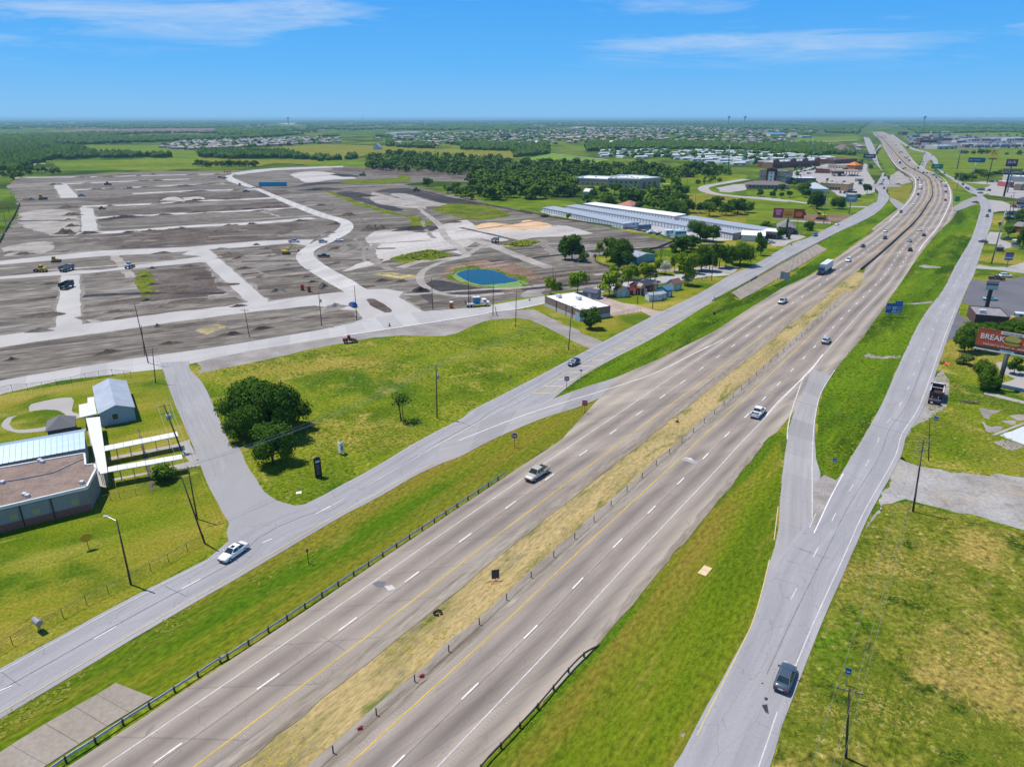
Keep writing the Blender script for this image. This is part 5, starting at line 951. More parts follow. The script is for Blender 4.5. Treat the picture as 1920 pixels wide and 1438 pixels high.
# ---- semi truck
def truck(label, code, rz, trailer=True, cabc='navy', boxc=(.62,.66,.68), name='semi_truck', bl=14.2, cat='truck'):
    p = W1(code); root = thing(name, label, cat, (p.x, p.y, ROADZ), rz); cp = cpaint(cabc); x0 = bl/2-1.0
    hood = MB().loft([[(x0+2.6,-1.0,.6),(x0+2.6,1.0,.6),(x0+2.6,1.05,1.75),(x0+2.6,-1.05,1.75)], [(x0+4.5,-.85,.6),(x0+4.5,.85,.6),(x0+4.5,.8,1.45),(x0+4.5,-.8,1.45)]]) if trailer else MB().loft([[(x0+2.0,-1.0,.5),(x0+2.0,1.0,.5),(x0+2.0,1.0,1.5),(x0+2.0,-1.0,1.5)], [(x0+3.3,-.85,.5),(x0+3.3,.85,.5),(x0+3.3,.8,1.2),(x0+3.3,-.8,1.2)]])
    hood.obj('hood', cp, root)
    c0, c1, ch = (x0+.4, x0+2.6, 3.1) if trailer else (x0+.2, x0+2.0, 2.4)
    cab = MB().box(c0, -1.15, .6, c1-.6, 1.15, ch); cab.loft([[(c1-.6,-1.15,.6),(c1-.6,1.15,.6),(c1-.6,1.15,ch),(c1-.6,-1.15,ch)], [(c1,-1.1,.6),(c1,1.1,.6),(c1-.25,1.0,ch-.25),(c1-.25,-1.0,ch-.25)]]); cab.obj('cab', cp, root)
    MB().quad((c1+.0,-.95,1.75 if trailer else 1.5),(c1+.0,.95,1.75 if trailer else 1.5),(c1-.15,.88,ch-.45),(c1-.15,-.88,ch-.45)).obj('windshield', M_GLASS, root)
    for s in (-1, 1): MB().box(c1-1.0, s*1.16-.01, ch-1.2, c1-.35, s*1.16+.01, ch-.5).obj('side_window', M_GLASS, root); MB().box(c1-.1, s*1.35-.1, ch-1.3, c1+.02, s*1.35+.1, ch-.6).obj('mirror', M_BLACK, root)
    bx = MB(); z0, z1 = (1.15, 4.05) if trailer else (.95, 3.3); bx.box(-bl/2, -1.3, z0, x0+.2 if trailer else x0, 1.3, z1); bx.obj('trailer_box' if trailer else 'cargo_box', pm(boxc, .45, 0, .08, .4), root)
    for i in range(1, 12 if trailer else 5):
        x = -bl/2+i*(bl-.9)/(12 if trailer else 5)
    MB().box(-bl/2, -1.32, z0, x0, 1.32, z0+.12).obj('side_rail', M_GALV, root); MB().box(-bl/2+1, -.5, .75, c1, .5, z0-.01).obj('chassis', M_BLACK, root)
    wheels(root, ((-bl/2+1.1, -bl/2+2.4, x0-.6, x0+.7, x0+3.7) if trailer else (-bl/2+1.2, x0+2.5)), 1.0, .5, .45)
    return root
truck('semi truck with navy cab and pale grey trailer coming toward the camera', 'B5 595,1028', hL('B5 595,1028'))
truck('white box truck on the outer bend driving away', 'D1 905,825', hR('D1 905,825'), False, 'white', (.74,.74,.70), 'box_truck', 7.5)
truck('second white box truck further up, under the green sign', 'D1 745,680', hR('D1 745,680'), False, 'white', (.78,.78,.76), 'box_truck', 7.5)
truck('white truck coming around the curve toward the camera', 'D1 578,850', hL('D1 578,850'), False, 'white', (.82,.82,.82), 'box_truck', 8.5)
truck('blue-fronted white truck coming down the far carriageway', 'D1 320,525', hL('D1 320,525'), True, 'blue', (.78,.80,.82), 'semi_truck', 14)
truck('grey box truck in the queue on the far carriageway', 'D1 440,495', hR('D1 440,495'), False, 'white', (.42,.46,.47), 'box_truck', 8)
# ---- dump truck at the gravel pull-off
p = W1('A5 438,0'); b = W1('A5 436,625'); dt = thing('dump_truck', 'white-cabbed dump truck with empty dark bed parked on the gravel verge', 'dump truck', (*W1('A5 1405,640')[:2], .1), near_dir(FRR, W1('A5 1405,640')))
wcab = cpaint('white'); MB().box(2.3,-1.15,.7,3.3,1.15,2.75).loft([[(3.3,-1.15,.7),(3.3,1.15,.7),(3.3,1.15,2.7),(3.3,-1.15,2.7)], [(4.1,-1.1,.7),(4.1,1.1,.7),(3.75,1.0,2.5),(3.75,-1.0,2.5)]]).obj('cab', wcab, dt)
MB().quad((2.28,.8,1.6),(2.28,-.8,1.6),(2.28,-.75,2.55),(2.28,.75,2.55)).obj('rear_window', M_GLASS, dt); MB().quad((4.12,-.9,1.5),(4.12,.9,1.5),(3.86,.85,2.4),(3.86,-.85,2.4)).obj('windshield', M_GLASS, dt)
MB().box(4.1,-.9,.7,5.0,.9,1.55).obj('hood', wcab, dt)
rust = pm((.055,.035,.04), .7, .2, .4, .8); bd = MB().box(-3.0,-1.25,1.2,2.0,1.25,1.32).box(-3.0,-1.3,1.32,2.05,-1.2,2.55).box(-3.0,1.2,1.32,2.05,1.3,2.55).box(1.95,-1.2,1.32,2.05,1.2,2.75); bd.obj('dump_bed', rust, dt)
rim_ = pm((.62,.58,.56), .6, 0, .2, 1); MB().box(-3.05,-1.34,2.55,2.1,-1.18,2.68).box(-3.05,1.18,2.55,2.1,1.34,2.68).box(-.3,-1.18,2.55,-.12,1.18,2.68).obj('bed_rim', rim_, dt); MB().box(2.05,-1.3,2.7,2.6,1.3,2.82).obj('bed_visor', rust, dt)
MB().box(-3.12,-1.25,1.3,-3.02,1.25,2.3).obj('tailgate', rust, dt); MB().box(-4.6,-.55,.75,3.9,.55,1.15).obj('chassis', M_BLACK, dt); ch = pm((.16,.155,.19), .6, .2, .3, 2); MB().box(-4.9,-1.15,.75,-4.3,1.15,1.15).box(-4.4,-.7,.9,-3.2,-.55,1.5).box(-4.4,.55,.9,-3.2,.7,1.5).obj('lift_axle_frame', ch, dt)
wheels(dt, (-4.5, -2.3, -1.0, 3.6), 1.02, .52, .5)
for s in (-1, 1): MB().box(3.7, s*1.4-.12, 1.7, 3.8, s*1.4+.12, 2.4).obj('mirror', M_BLACK, dt); MB().box(-4.95, s*.9-.15, .85, -4.9, s*.9+.15, 1.0).obj('tail_light', M_TAIL, dt)
# ---- yellow and white bus in the lot
bp_ = W1('D3 1850,360'); bu = thing('bus', 'yellow and white bus cut by the picture edge behind the trees', 'bus', (bp_.x+2.5, bp_.y, .1), 2.75)
yl = cpaint('yellow'); MB().box(-4.5,-1.25,.5,3.6,1.25,1.7).obj('body', yl, bu); MB().box(-4.5,-1.22,1.7,3.9,1.22,2.95).obj('upper_body', cpaint('white'), bu); MB().box(3.6,-1.1,.5,4.6,1.1,1.5).obj('hood', yl, bu)
for i in range(6):
    for s in (-1, 1): MB().box(-4.1+i*1.2,s*1.235-.01,1.9,-3.1+i*1.2,s*1.235+.01,2.6).obj('side_window', M_GLASS, bu)
MB().box(3.9,-1.0,1.75,3.92,1.0,2.7).obj('windshield', M_GLASS, bu); wheels(bu, (-3, 3.2), 1.05, .48, .4)
# ---- building site machines
M_CAT = pm((.62,.40,.03), .55, 0, .25, 1); M_STEELD = pm((.08,.08,.085), .6, .3, .3, 1)
def tracks(root, l, y, w=.5, h=.85):
    for s in (-1, 1):
        prof = [(-l/2+.25,0),(l/2-.25,0),(l/2,h*.5),(l/2-.3,h),(-l/2+.3,h),(-l/2,h*.5)]; MB().loft([[(a, s*y-w/2, b) for a, b in prof], [(a, s*y+w/2, b) for a, b in prof]]).obj('track', M_STEELD, root)
def dozer(label, code, rz, s=1.0):
    p = W1(code); r = thing('bulldozer', label, 'bulldozer', (p.x, p.y, .05), rz); r.scale = (s, s, s); tracks(r, 3.6, 1.05); MB().box(-1.5,-.6,.7,1.5,.6,1.7).obj('engine_body', M_CAT, r); MB().box(-1.2,-.65,1.7,.1,.65,2.9).obj('cab', M_CAT, r); MB().box(-1.22,-.5,1.9,.12,.5,2.6).box(-1.0,-.67,1.9,-.1,.67,2.6).obj('cab_window', M_GLASS, r); MB().loft([[(2.1,-1.7,.1),(2.3,-1.7,.1),(2.15,-1.7,1.3),(1.95,-1.7,1.3)], [(2.1,1.7,.1),(2.3,1.7,.1),(2.15,1.7,1.3),(1.95,1.7,1.3)]]).obj('blade', M_STEELD, r); MB().box(.2,-.9,.4,2.1,-.75,.6).box(.2,.75,.4,2.1,.9,.6).obj('push_arm', M_CAT, r)
def loader(label, code, rz, s=1.0, c=None, nm='wheel_loader', cat='wheel loader'):
    p = W1(code); r = thing(nm, label, cat, (p.x, p.y, .05), rz); r.scale = (s, s, s); c = c or M_CAT; MB().box(-2.8,-.8,.9,-.6,.8,2.0).box(-.4,-.6,.8,1.4,.6,1.4).obj('engine_body', c, r); MB().box(-.9,-.75,1.6,.3,.75,3.1).obj('cab', c, r); MB().box(-.92,-.6,2.0,.32,.6,2.8).box(-.7,-.77,2.0,.1,.77,2.8).obj('cab_window', M_GLASS, r); MB().loft([[(2.2,-1.3,.2),(3.2,-1.3,.2),(2.9,-1.3,.5),(2.5,-1.3,1.4),(2.2,-1.3,1.3)], [(2.2,1.3,.2),(3.2,1.3,.2),(2.9,1.3,.5),(2.5,1.3,1.4),(2.2,1.3,1.3)]]).obj('bucket', M_STEELD, r); MB().tube((.2,-.7,1.9),(2.4,-.7,.8),.12,.12,5).tube((.2,.7,1.9),(2.4,.7,.8),.12,.12,5).obj('lift_arm', c, r); wheels(r, (-1.8, 1.3), 1.0, .75, .5)
def excavator(label, code, rz, s=1.0, c=None):
    p = W1(code); r = thing('excavator', label, 'excavator', (p.x, p.y, .05), rz); r.scale = (s, s, s); c = c or M_CAT; tracks(r, 4.2, 1.15, .6); MB().box(-2.2,-1.3,1.1,1.2,1.3,2.1).obj('house', c, r); MB().box(.1,.2,2.1,1.5,1.25,3.2).obj('cab', c, r); MB().box(1.5,.3,2.2,1.52,1.15,3.0).box(.2,1.25,2.2,1.4,1.27,3.0).obj('cab_window', M_GLASS, r); MB().tube((1.0,-.3,1.9),(3.8,-.3,5.0),.34,.28,4).obj('boom', c, r); MB().tube((3.8,-.3,5.0),(6.6,-.3,2.6),.26,.2,4).obj('stick', c, r); MB().loft([[(6.2,-.9,1.4),(7.1,-.9,1.4),(7.0,-.9,2.4),(6.5,-.9,2.6)], [(6.2,.3,1.4),(7.1,.3,1.4),(7.0,.3,2.4),(6.5,.3,2.6)]]).obj('bucket', M_STEELD, r)
loader('yellow wheel loader at the crossing of two site streets, beside the grey dump truck', 'B1 285,812', 2.9, .95); dozer('yellow bulldozer between the two streets, behind the wheel loader', 'B1 385,745', .2, .9); excavator('yellow excavator with its boom out near the site street bend', 'B2 505,690', .1, .9); dozer('yellow bulldozer on the far black ridge', 'E7 1335,295', 3.0, 1.6)
loader('black loader on the lots near the upper cross street', 'B1 706,380', 1, .75, M_STEELD); loader('black loader on the far lots by the upper street', 'E5 1495,500', 1, 1.1, M_STEELD); dozer('yellow grader by the dark mound at the site corner', 'E5 590,700', .3, 1.4); excavator('yellow excavator digging by the frontage road near the billboard', 'D5 950,1245', 2.6, 1.5); loader('small black machine on the black topsoil by the pasture', 'E8 520,440', .5, 1.1, M_STEELD)
loader('red tractor with cab on the gravel at the corner field edge', 'B2 945,1300', .3, .72, pm((.34,.04,.03), .5, 0, .2, 1), 'tractor', 'tractor'); loader('white and black skid loader on the cross street', 'B1 898,785', 1.6, .9, pm((.5,.55,.6), .5, 0, .2, 1), 'skid_loader', 'skid loader')
def dump(label, code, rz, c, s=1.0):
    p = W1(code); r = thing('dump_truck', label, 'dump truck', (p.x, p.y, .1), rz); r.scale = (s, s, s); c = pm(c, .6, .1, .2, 1); MB().box(1.6,-1.2,.8,3.6,1.2,2.7).obj('cab', c, r); MB().box(3.6,-1.0,1.6,3.63,1.0,2.5).box(2.2,-1.22,1.7,3.2,1.22,2.4).obj('cab_window', M_GLASS, r); MB().box(-3.6,-1.25,1.2,1.4,1.25,1.35).box(-3.6,-1.3,1.35,1.4,-1.2,2.6).box(-3.6,1.2,1.35,1.4,1.3,2.6).box(1.3,-1.2,1.35,1.4,1.2,2.8).obj('dump_bed', c, r); MB().box(-3.5,-.5,.7,3.4,.5,1.15).obj('chassis', M_BLACK, r); wheels(r, (-2.8,-1.5,2.6), 1.0, .52, .45)
dump('grey dump truck on the crossing of the site streets', 'B1 465,805', 1.45, (.22,.23,.26), .95); dump('dark green dump truck on the pale cross street', 'B1 465,925', 1.62, (.035,.055,.06), .95); dump('white truck standing on the pale haul road', 'B3 675,298', 1.2, (.40,.42,.42), .85)
def site_truck(label, code, rz, c):
    p = W1(code); r = thing('flatbed_truck', label, 'truck', (p.x, p.y, 9*LZ), rz); c = pm(c, .5, 0, .15, 1); MB().box(1.5,-1.1,.7,2.9,1.1,2.5).box(2.9,-1.0,.7,4.0,1.0,1.5).obj('cab', c, r); MB().quad((2.93,-.9,1.6),(2.93,.9,1.6),(2.9,.85,2.35),(2.9,-.85,2.35)).obj('windshield', M_GLASS, r); MB().box(1.9,-1.12,1.6,2.6,1.12,2.3).obj('side_window', M_GLASS, r); MB().box(-4.4,-1.25,.95,1.4,1.25,1.12).obj('flat_bed', pm((.45,.46,.47), .6, 0, .2, 1), r); MB().box(-4.45,-1.25,1.12,-4.3,1.25,2.2).obj('rear_rack', M_STEELD, r); wheels(r, (-3.2,-2.0,3.0), 1.0, .48, .4); return r
ft = W1('B3 545,778'); site_truck('white flatbed truck with two blue toilets aboard on the county road', 'B3 545,778', .28, (.72,.73,.74))
def toilet(label, p, rz, c, z=0, roof=(.75,.76,.75), group=None):
    r = thing('portable_toilet', label, 'portable toilet', (p.x, p.y, z), rz, group); MB().box(-.58,-.58,.08,.58,.58,2.15).obj('cabin', pm(c, .55, 0, .1, 1), r); MB().box(-.4,-.6,.2,.4,-.585,1.95).obj('door', pm(tuple(x*.85 for x in c), .5, 0, .1, 1), r); MB().loft([[(-.64,-.64,2.15),(.64,-.64,2.15),(.64,.64,2.15),(-.64,.64,2.15)], [(-.45,-.45,2.38),(.45,-.45,2.38),(.45,.45,2.38),(-.45,.45,2.38)]]).obj('roof', pm(roof, .5, 0, .05, 1), r); MB().box(-.6,-.6,0,.6,.6,.08).obj('skid_base', M_BLACK, r); MB().tube((.4,.4,2.2),(.4,.4,2.75),.06,.06,6).obj('vent_pipe', M_GREYPOST, r)
d = Vector((math.cos(.28), math.sin(.28), 0)); OR, RD = (.52,.13,.03), (.42,.05,.03)
toilet('blue portable toilet at the front of the flatbed truck', ft+d*.2, .28, (.05,.25,.42), 9*LZ+1.12); toilet('blue portable toilet at the rear of the flatbed truck', ft-d*1.15, .28, (.05,.25,.42), 9*LZ+1.12)
toilet('single orange portable toilet with white roof by the county road', W1('B3 346,792'), 0, OR); toilet('red portable toilet of a pair, nearer the gravel mound', W1('B2 664,950'), .3, RD, roof=RD); toilet('red portable toilet of a pair, nearer the diagonal street', W1('B2 617,938'), .3, RD, roof=RD)
for i in range(3): toilet(('orange toilet at the near end of three beyond the site', 'orange toilet in the middle of three beyond the site', 'orange toilet at the far end of three beyond the site')[i], W1('E6 %d,248' % (1190+i*38)), 0, (.60,.16,.04), roof=(.6,.2,.08))
ct = thing('shipping_container', 'long turquoise container on the bare dirt beside the main site street', 'container', W1('E7 90,440'), .05); MB().box(-13,-1.3,.1,13,1.3,4.0).obj('container_body', pm((.02,.32,.48), .5, 0, .1, .5), ct)
for i in range(10): MB().box(-12.6+i*2.6,-1.36,.2,-12.4+i*2.6,-1.31,3.9).obj('corrugation', pm((.02,.26,.4), .5, 0, .1, .5), ct)
MB().box(12.98,-1.1,.3,13.05,1.1,3.7).obj('end_door', pm((.03,.36,.5), .5, 0, .1, .5), ct)
# motorhomes and boats at the storage yard
def rv(label, code, rz, l, c, boat=False):
    p = W1(code); r = thing('boat' if boat else 'motorhome', label, 'boat' if boat else 'motorhome', (p.x, p.y, .1), rz); c = pm(c, .4, 0, .08, .6)
    if boat: MB().loft([[(-l/2,-1.1,1.2),(-l/2,1.1,1.2),(-l/2,.8,.5),(-l/2,-.8,.5)], [(l*.2,-1.2,1.35),(l*.2,1.2,1.35),(l*.2,.6,.45),(l*.2,-.6,.45)], [(l/2,-.05,1.6),(l/2,.05,1.6),(l/2,.02,1.3),(l/2,-.02,1.3)]]).obj('hull', c, r); MB().loft([[(-l*.3,-.9,1.3),(l*.15,-.9,1.35),(l*.15,.9,1.35),(-l*.3,.9,1.3)], [(-l*.2,-.2,2.3),(0,-.2,2.3),(0,.2,2.3),(-l*.2,.2,2.3)]]).obj('cover', pm((.5,.6,.7), .6), r); wheels(r, (-l*.15,), .9, .35, .25)
    else:
        MB().box(-l/2,-1.25,.6,l/2,1.25,3.3).obj('body', c, r)
        for i in range(4): MB().box(-l/2+.8+i*l*.24,-1.27,1.9,-l/2+2.0+i*l*.24,1.27,2.7).obj('side_window', M_GLASS, r)
        MB().box(l/2,-1.1,1.6,l/2+.02,1.1,2.9).obj('windshield', M_GLASS, r); MB().box(-1,-.5,3.3,.2,.5,3.55).obj('roof_unit', pm((.7,.7,.7), .5), r); wheels(r, (-l*.3, l*.3), 1.05, .48, .35)
rv('pale blue motorhome at the end of the first storage row', 'B4 730,632', .35, 10, (.52,.62,.68)); rv('dark blue and white motorhome parked second in the storage yard', 'B4 825,650', .35, 9, (.10,.16,.22)); rv('white covered boat on its trailer in the storage yard', 'B4 890,672', .4, 7, (.7,.74,.78), True); rv('small dark covered boat beside the white one', 'B4 940,682', .4, 4.5, (.06,.07,.09), True); rv('long white motorhome in front of the storage rows', 'B4 1050,690', .3, 11, (.70,.75,.78)); rv('turquoise trailer behind the dark trees of the storage yard', 'B4 1095,698', .3, 7, (.25,.50,.55))
# ================================================================ buildings
M_ROOFW = paint('white_membrane_roof', (.74,.75,.75), .6, 0, .1, .3); M_ROOFG = paint('grey_shingle', (.20,.195,.19), .9, 0, .15, 3); M_ROOFT = paint('tan_roof', (.42,.38,.33), .85, 0, .12, .4); M_ROOFM = paint('grey_metal_roof', (.42,.45,.47), .45, .3, .12, .5)
M_TANW = paint('tan_stucco', (.40,.33,.24), .9, 0, .08, .5); M_PALEW = paint('pale_stucco', (.55,.50,.43), .9, 0, .08, .5); M_BRICK = paint('red_brick', (.24,.085,.05), .9, 0, .2, 2); M_DBRICK = paint('dark_brick', (.115,.06,.05), .9, 0, .2, 2); M_WGLASS = paint('window_glass', (.03,.045,.06), .12, 0, .3, .3, spec=.7); M_TRIM = paint('white_trim', (.72,.72,.70), .6); M_WHITEW = paint('white_siding', (.66,.67,.67), .7, 0, .08, .6)
def winparts(root, spec, Lx, Dy, sub=True):
    """spec rows: (side, count, width, height, sill z, start, end)"""
    cache = {}
    for side, n, w, h, z, t0, t1 in spec:
        k = (w, h)
        if k not in cache: cache[k] = (MB().box(-w/2-.08,-.05,-.08,w/2+.08,.02,h+.08).mesh('window_frame', M_TRIM), MB().box(-w/2,-.075,0,w/2,-.052,h).mesh('window_pane', M_WGLASS))
        for i in range(n):
            t = t0+(t1-t0)*(i+.5)/n
            loc, rz = {'F': ((Lx*t, 0, z), 0), 'R': ((Lx, Dy*t, z), R(90)), 'L': ((0, Dy*t, z), R(-90)), 'B': ((Lx*t, Dy, z), PI)}[side]
            o = meshobj('window', cache[k][0], root, loc, rz)
            if sub: meshobj('pane', cache[k][1], o)
def building(name, label, cat, code, D, h, wall, roof, kind='flat', rise=1.5, over=.3, wins=(), parapet=.4, ridge='x', base=None, doors=(), group=None, z0=.05, units=0, fix=None):
    a, b = W(code); Lx = (b-a).length; rz = math.atan2(b.y-a.y, b.x-a.x)
    if fix: rz, Lx = R(fix[0]), fix[1]
    root = thing(name, label, cat, (a.x, a.y, z0), rz, group)
    w = MB().box(0, 0, 0, Lx, D, h)
    if kind == 'gable':
        if ridge == 'x': w.loft([[(0,0,h),(0,D,h),(0,D/2,h+rise)], [(Lx,0,h),(Lx,D,h),(Lx,D/2,h+rise)]])
        else: w.loft([[(0,0,h),(Lx,0,h),(Lx/2,0,h+rise)], [(0,D,h),(Lx,D,h),(Lx/2,D,h+rise)]])
    w.obj('wall', wall, root)
    if base: MB().box(-.03,-.03,0,Lx+.03,D+.03,base[1]).obj('wall_base', base[0], root)
    o = over; t = .14
    if kind == 'flat':
        MB().box(.15,.15,h-.05,Lx-.15,D-.15,h+.06).obj('roof', roof, root)
        if parapet: MB().box(-.05,-.05,h,Lx+.05,.15,h+parapet).box(-.05,D-.15,h,Lx+.05,D+.05,h+parapet).box(-.05,.15,h,.15,D-.15,h+parapet).box(Lx-.15,.15,h,Lx+.05,D-.15,h+parapet).obj('parapet', M_TRIM if roof is M_ROOFW else wall, root)
    elif kind == 'gable':
        for s in (0, 1):
            if ridge == 'x':
                y0, y1 = (-o, D/2) if s == 0 else (D+o, D/2); zz = h-o*rise/(D/2); q = [(-o,y0,zz+.03),(Lx+o,y0,zz+.03),(Lx+o,y1,h+rise+.03),(-o,y1,h+rise+.03)]
            else:
                x0, x1 = (-o, Lx/2) if s == 0 else (Lx+o, Lx/2); zz = h-o*rise/(Lx/2); q = [(x0,-o,zz+.03),(x0,D+o,zz+.03),(x1,D+o,h+rise+.03),(x1,-o,h+rise+.03)]
            MB().loft([q, [(x,y,z+t) for x,y,z in q]]).obj('roof_slope', roof, root)
    elif kind == 'hip':
        k = min(Lx, D)*.5; e = [(-o,-o,h),(Lx+o,-o,h),(Lx+o,D+o,h),(-o,D+o,h)]
        r = [(k,D/2,h+rise),(Lx-k,D/2,h+rise)] if Lx >= D else [(Lx/2,k,h+rise),(Lx/2,D-k,h+rise)]
        mb = MB().box(-o,-o,h-.12,Lx+o,D+o,h)
        if Lx >= D: mb.quad(e[0],e[1],r[1],r[0]).quad(e[1],e[2],r[1]).quad(e[2],e[3],r[0],r[1]).quad(e[3],e[0],r[0])
        else: mb.quad(e[0],e[1],r[0]).quad(e[1],e[2],r[1],r[0]).quad(e[2],e[3],r[1]).quad(e[3],e[0],r[0],r[1])
        mb.obj('roof', roof, root)
    elif kind == 'shed':
        q = [(-o,-o,h+.02),(Lx+o,-o,h+.02),(Lx+o,D+o,h+rise),(-o,D+o,h+rise)]; MB().loft([q, [(x,y,z+t) for x,y,z in q]]).obj('roof', roof, root)
        MB().quad((Lx,0,h),(Lx,D,h),(Lx,D,h+rise)).quad((0,0,h),(0,D,h+rise),(0,D,h)).obj('gable_end', wall, root)
    for i in range(units):
        x, y = Lx*(.15+.7*((i*.37) % 1)), D*(.2+.6*((i*.61) % 1)); MB().box(x,y,h+.05,x+1.8,y+1.4,h+1.2).obj('roof_unit', pm((.55,.56,.56), .5), root)
    winparts(root, wins, Lx, D)
    for side, t, dw, dh, c in doors:
        loc, rr = {'F': ((Lx*t, 0, 0), 0), 'R': ((Lx, D*t, 0), R(90)), 'L': ((0, D*t, 0), R(-90))}[side]; MB().box(-dw/2,-.06,0,dw/2,.02,dh).obj('door', pm(c, .6), root, loc); COL.objects[-1].rotation_euler = (0, 0, rr)
    return root, Lx
# --- brick commercial building with the white roof
a, b, c = W1('B3 1045,780'), W1('B3 1310,893'), W1('B3 1557,868')
Lf = (b-a).length; rt, _ = building('brick_commercial_building', 'low brick building with white stained roof beside the round tree', 'building', 'B3 1045,780 1310,893', (c-b).length, 3.6, paint('grey_brown_brick', (.235,.17,.14), .9, 0, .16, 1.5), surf('stained_white_roof', [(.74,.75,.76), (.78,.78,.78), (.72,.70,.66)], .08, 6, .5, layers=[((.55,.42,.28), .14, .56,.7,(1,1,1),0,.75)], fine=(.06,1)), parapet=.18, base=(paint('pale_block_base', (.50,.48,.46), .9), 1.3), doors=(('F', .93, 2.6, 2.6, (.30,.42,.55)), ('R', .55, 1.0, 2.1, (.10,.05,.04))), units=2)
for t in (.35, .62, .8): MB().tube((Lf*t,-.1,0),(Lf*t,-.1,3.5),.09,.09,6).obj('downpipe', M_BLACK, rt)
winparts(rt, [('R', 1, .9, 1.0, 1.4, .2, .32)], Lf, (c-b).length)
# --- blue metal shed
building('metal_shed', 'pale blue metal shed with grey gable roof behind the dark round trees', 'shed', 'D7 368,380 600,340', 13, 2.9, pm((.16,.36,.42), .6, .1, .08, .4), M_ROOFM, 'gable', 1.1, .25, ridge='y', doors=(('F', .25, 2.4, 2.2, (.13,.30,.36)), ('L', .4, 1, 2, (.12,.28,.33))))
# --- display sheds
def shed(label, code, D, h, wall, roof, kind='gable', ridge='x', rise=1.1, barn=False):
    r, Lx = building('garden_shed', label, 'shed', code, D, h, wall, roof, 'gable', rise, .15, ridge=ridge, doors=(('F', .5, 1.2, 1.9, (.55,.56,.55)),), z0=.12); winparts(r, [('R', 1, .7, .7, 1.0, .3, .7), ('F', 1, .5, .5, 1.2, .72, .95)], Lx, D)
    return r, Lx
M_RSH = paint('brown_shingle', (.20,.11,.075), .9, 0, .2, 2); M_SAGE = pm((.38,.44,.40), .7); M_REDB = pm((.20,.018,.018), .6); M_DKR = paint('charcoal_metal_roof', (.06,.07,.09), .5, .2)
shed('sage green shed with round-topped brown roof, nearest the rail fence', 'D7 120,812 270,800', 3.6, 2.3, M_SAGE, M_RSH, ridge='y', rise=1.7); shed('small red shed attached in front of the red barn', 'D7 290,785 385,765', 2.4, 1.7, M_REDB, pm((.16,.02,.02), .7), rise=.7); rb, rbl = shed('red barn shed with charcoal roof and tan porch gable', 'D7 385,778 575,745', 5.0, 2.9, M_REDB, M_DKR, rise=1.5)
MB().loft([[(-.2,-1.6,2.6),(1.8,-1.6,2.6),(1.8,-1.6,3.4),(.8,-1.6,4.4),(-.2,-1.6,3.4)], [(-.2,.8,2.6),(1.8,.8,2.6),(1.8,.8,3.4),(.8,.8,4.4),(-.2,.8,3.4)]]).obj('porch_gable', pm((.42,.30,.22), .7), rb); MB().tube((0,-1.4,0),(0,-1.4,2.6),.08,.08,5).tube((1.6,-1.4,0),(1.6,-1.4,2.6),.08,.08,5).obj('porch_post', M_TRIM, rb)
shed('white shed with grey roof and double doors beside the frontage road', 'D7 525,862 690,850', 3.4, 2.2, pm((.58,.62,.63), .7), M_ROOFM, rise=.55); shed('low grey-blue shed squeezed between white shed and blue shed', 'D7 695,838 745,825', 3.0, 2.0, pm((.38,.45,.48), .7), M_ROOFM, rise=.5); shed('deep blue shed with blue roof near the timber fence', 'D7 755,810 822,798', 5.5, 2.5, pm((.07,.22,.33), .6), pm((.05,.16,.28), .5), rise=.9); shed('pale green shed with brown barn roof at the end of the display lawn', 'D7 840,728 945,705', 3.6, 2.5, M_SAGE, M_RSH, rise=1.5); shed('small brown-roofed shed behind the red barn', 'D7 585,722 635,715', 2.6, 2.2, pm((.26,.22,.18), .7), M_RSH, rise=.8); shed('slate roofed cottage shed behind the brick building', 'B3 1330,712 1432,728', 3.6, 2.1, pm((.20,.24,.29), .7), paint('slate_shingle', (.09,.10,.13), .9), rise=1.1)
# --- storage rows: each door a piece
def storage(label, code, D, h, n, wall, end=None):
    r, Lx = building('storage_building', label, 'storage building', code, D, h, wall, M_ROOFM if end is None else end, 'shed', .5, .2)
    dm = MB().box(-1.25,-.05,0,1.25,.02,2.3).mesh('roller_door', pm((.62,.66,.70), .5, 0, .06, .5)); pmm = MB().box(-.22,-.09,0,.22,.03,2.75).mesh('pier', pm((.26,.25,.26), .7))
    for i in range(n):
        x = Lx*(i+.5)/n; meshobj('roller_door', dm, r, (x, 0, 0)); meshobj('pier', pmm, r, (Lx*i/n+.3, 0, 0))
M_STW = pm((.50,.52,.54), .7)
storage('nearest row of storage units, with blue-grey roof and motorhome at its end', 'B4 67,512 672,640', 10, 2.9, 30, M_STW); storage('middle row of storage units, the longest one', 'B4 240,500 1155,660', 10, 3.0, 44, M_STW); storage('rear row of storage units with white roof', 'B4 375,485 1055,583', 11, 3.2, 32, M_STW, M_ROOFW); storage('grey roofed storage row running behind the dark trees to the shop', 'B4 1090,590 1690,690', 10, 3.0, 30, M_STW); storage('short storage row end with brown gable near the white shop', 'B4 1330,690 1490,722', 9, 3.4, 8, pm((.30,.25,.22), .8))
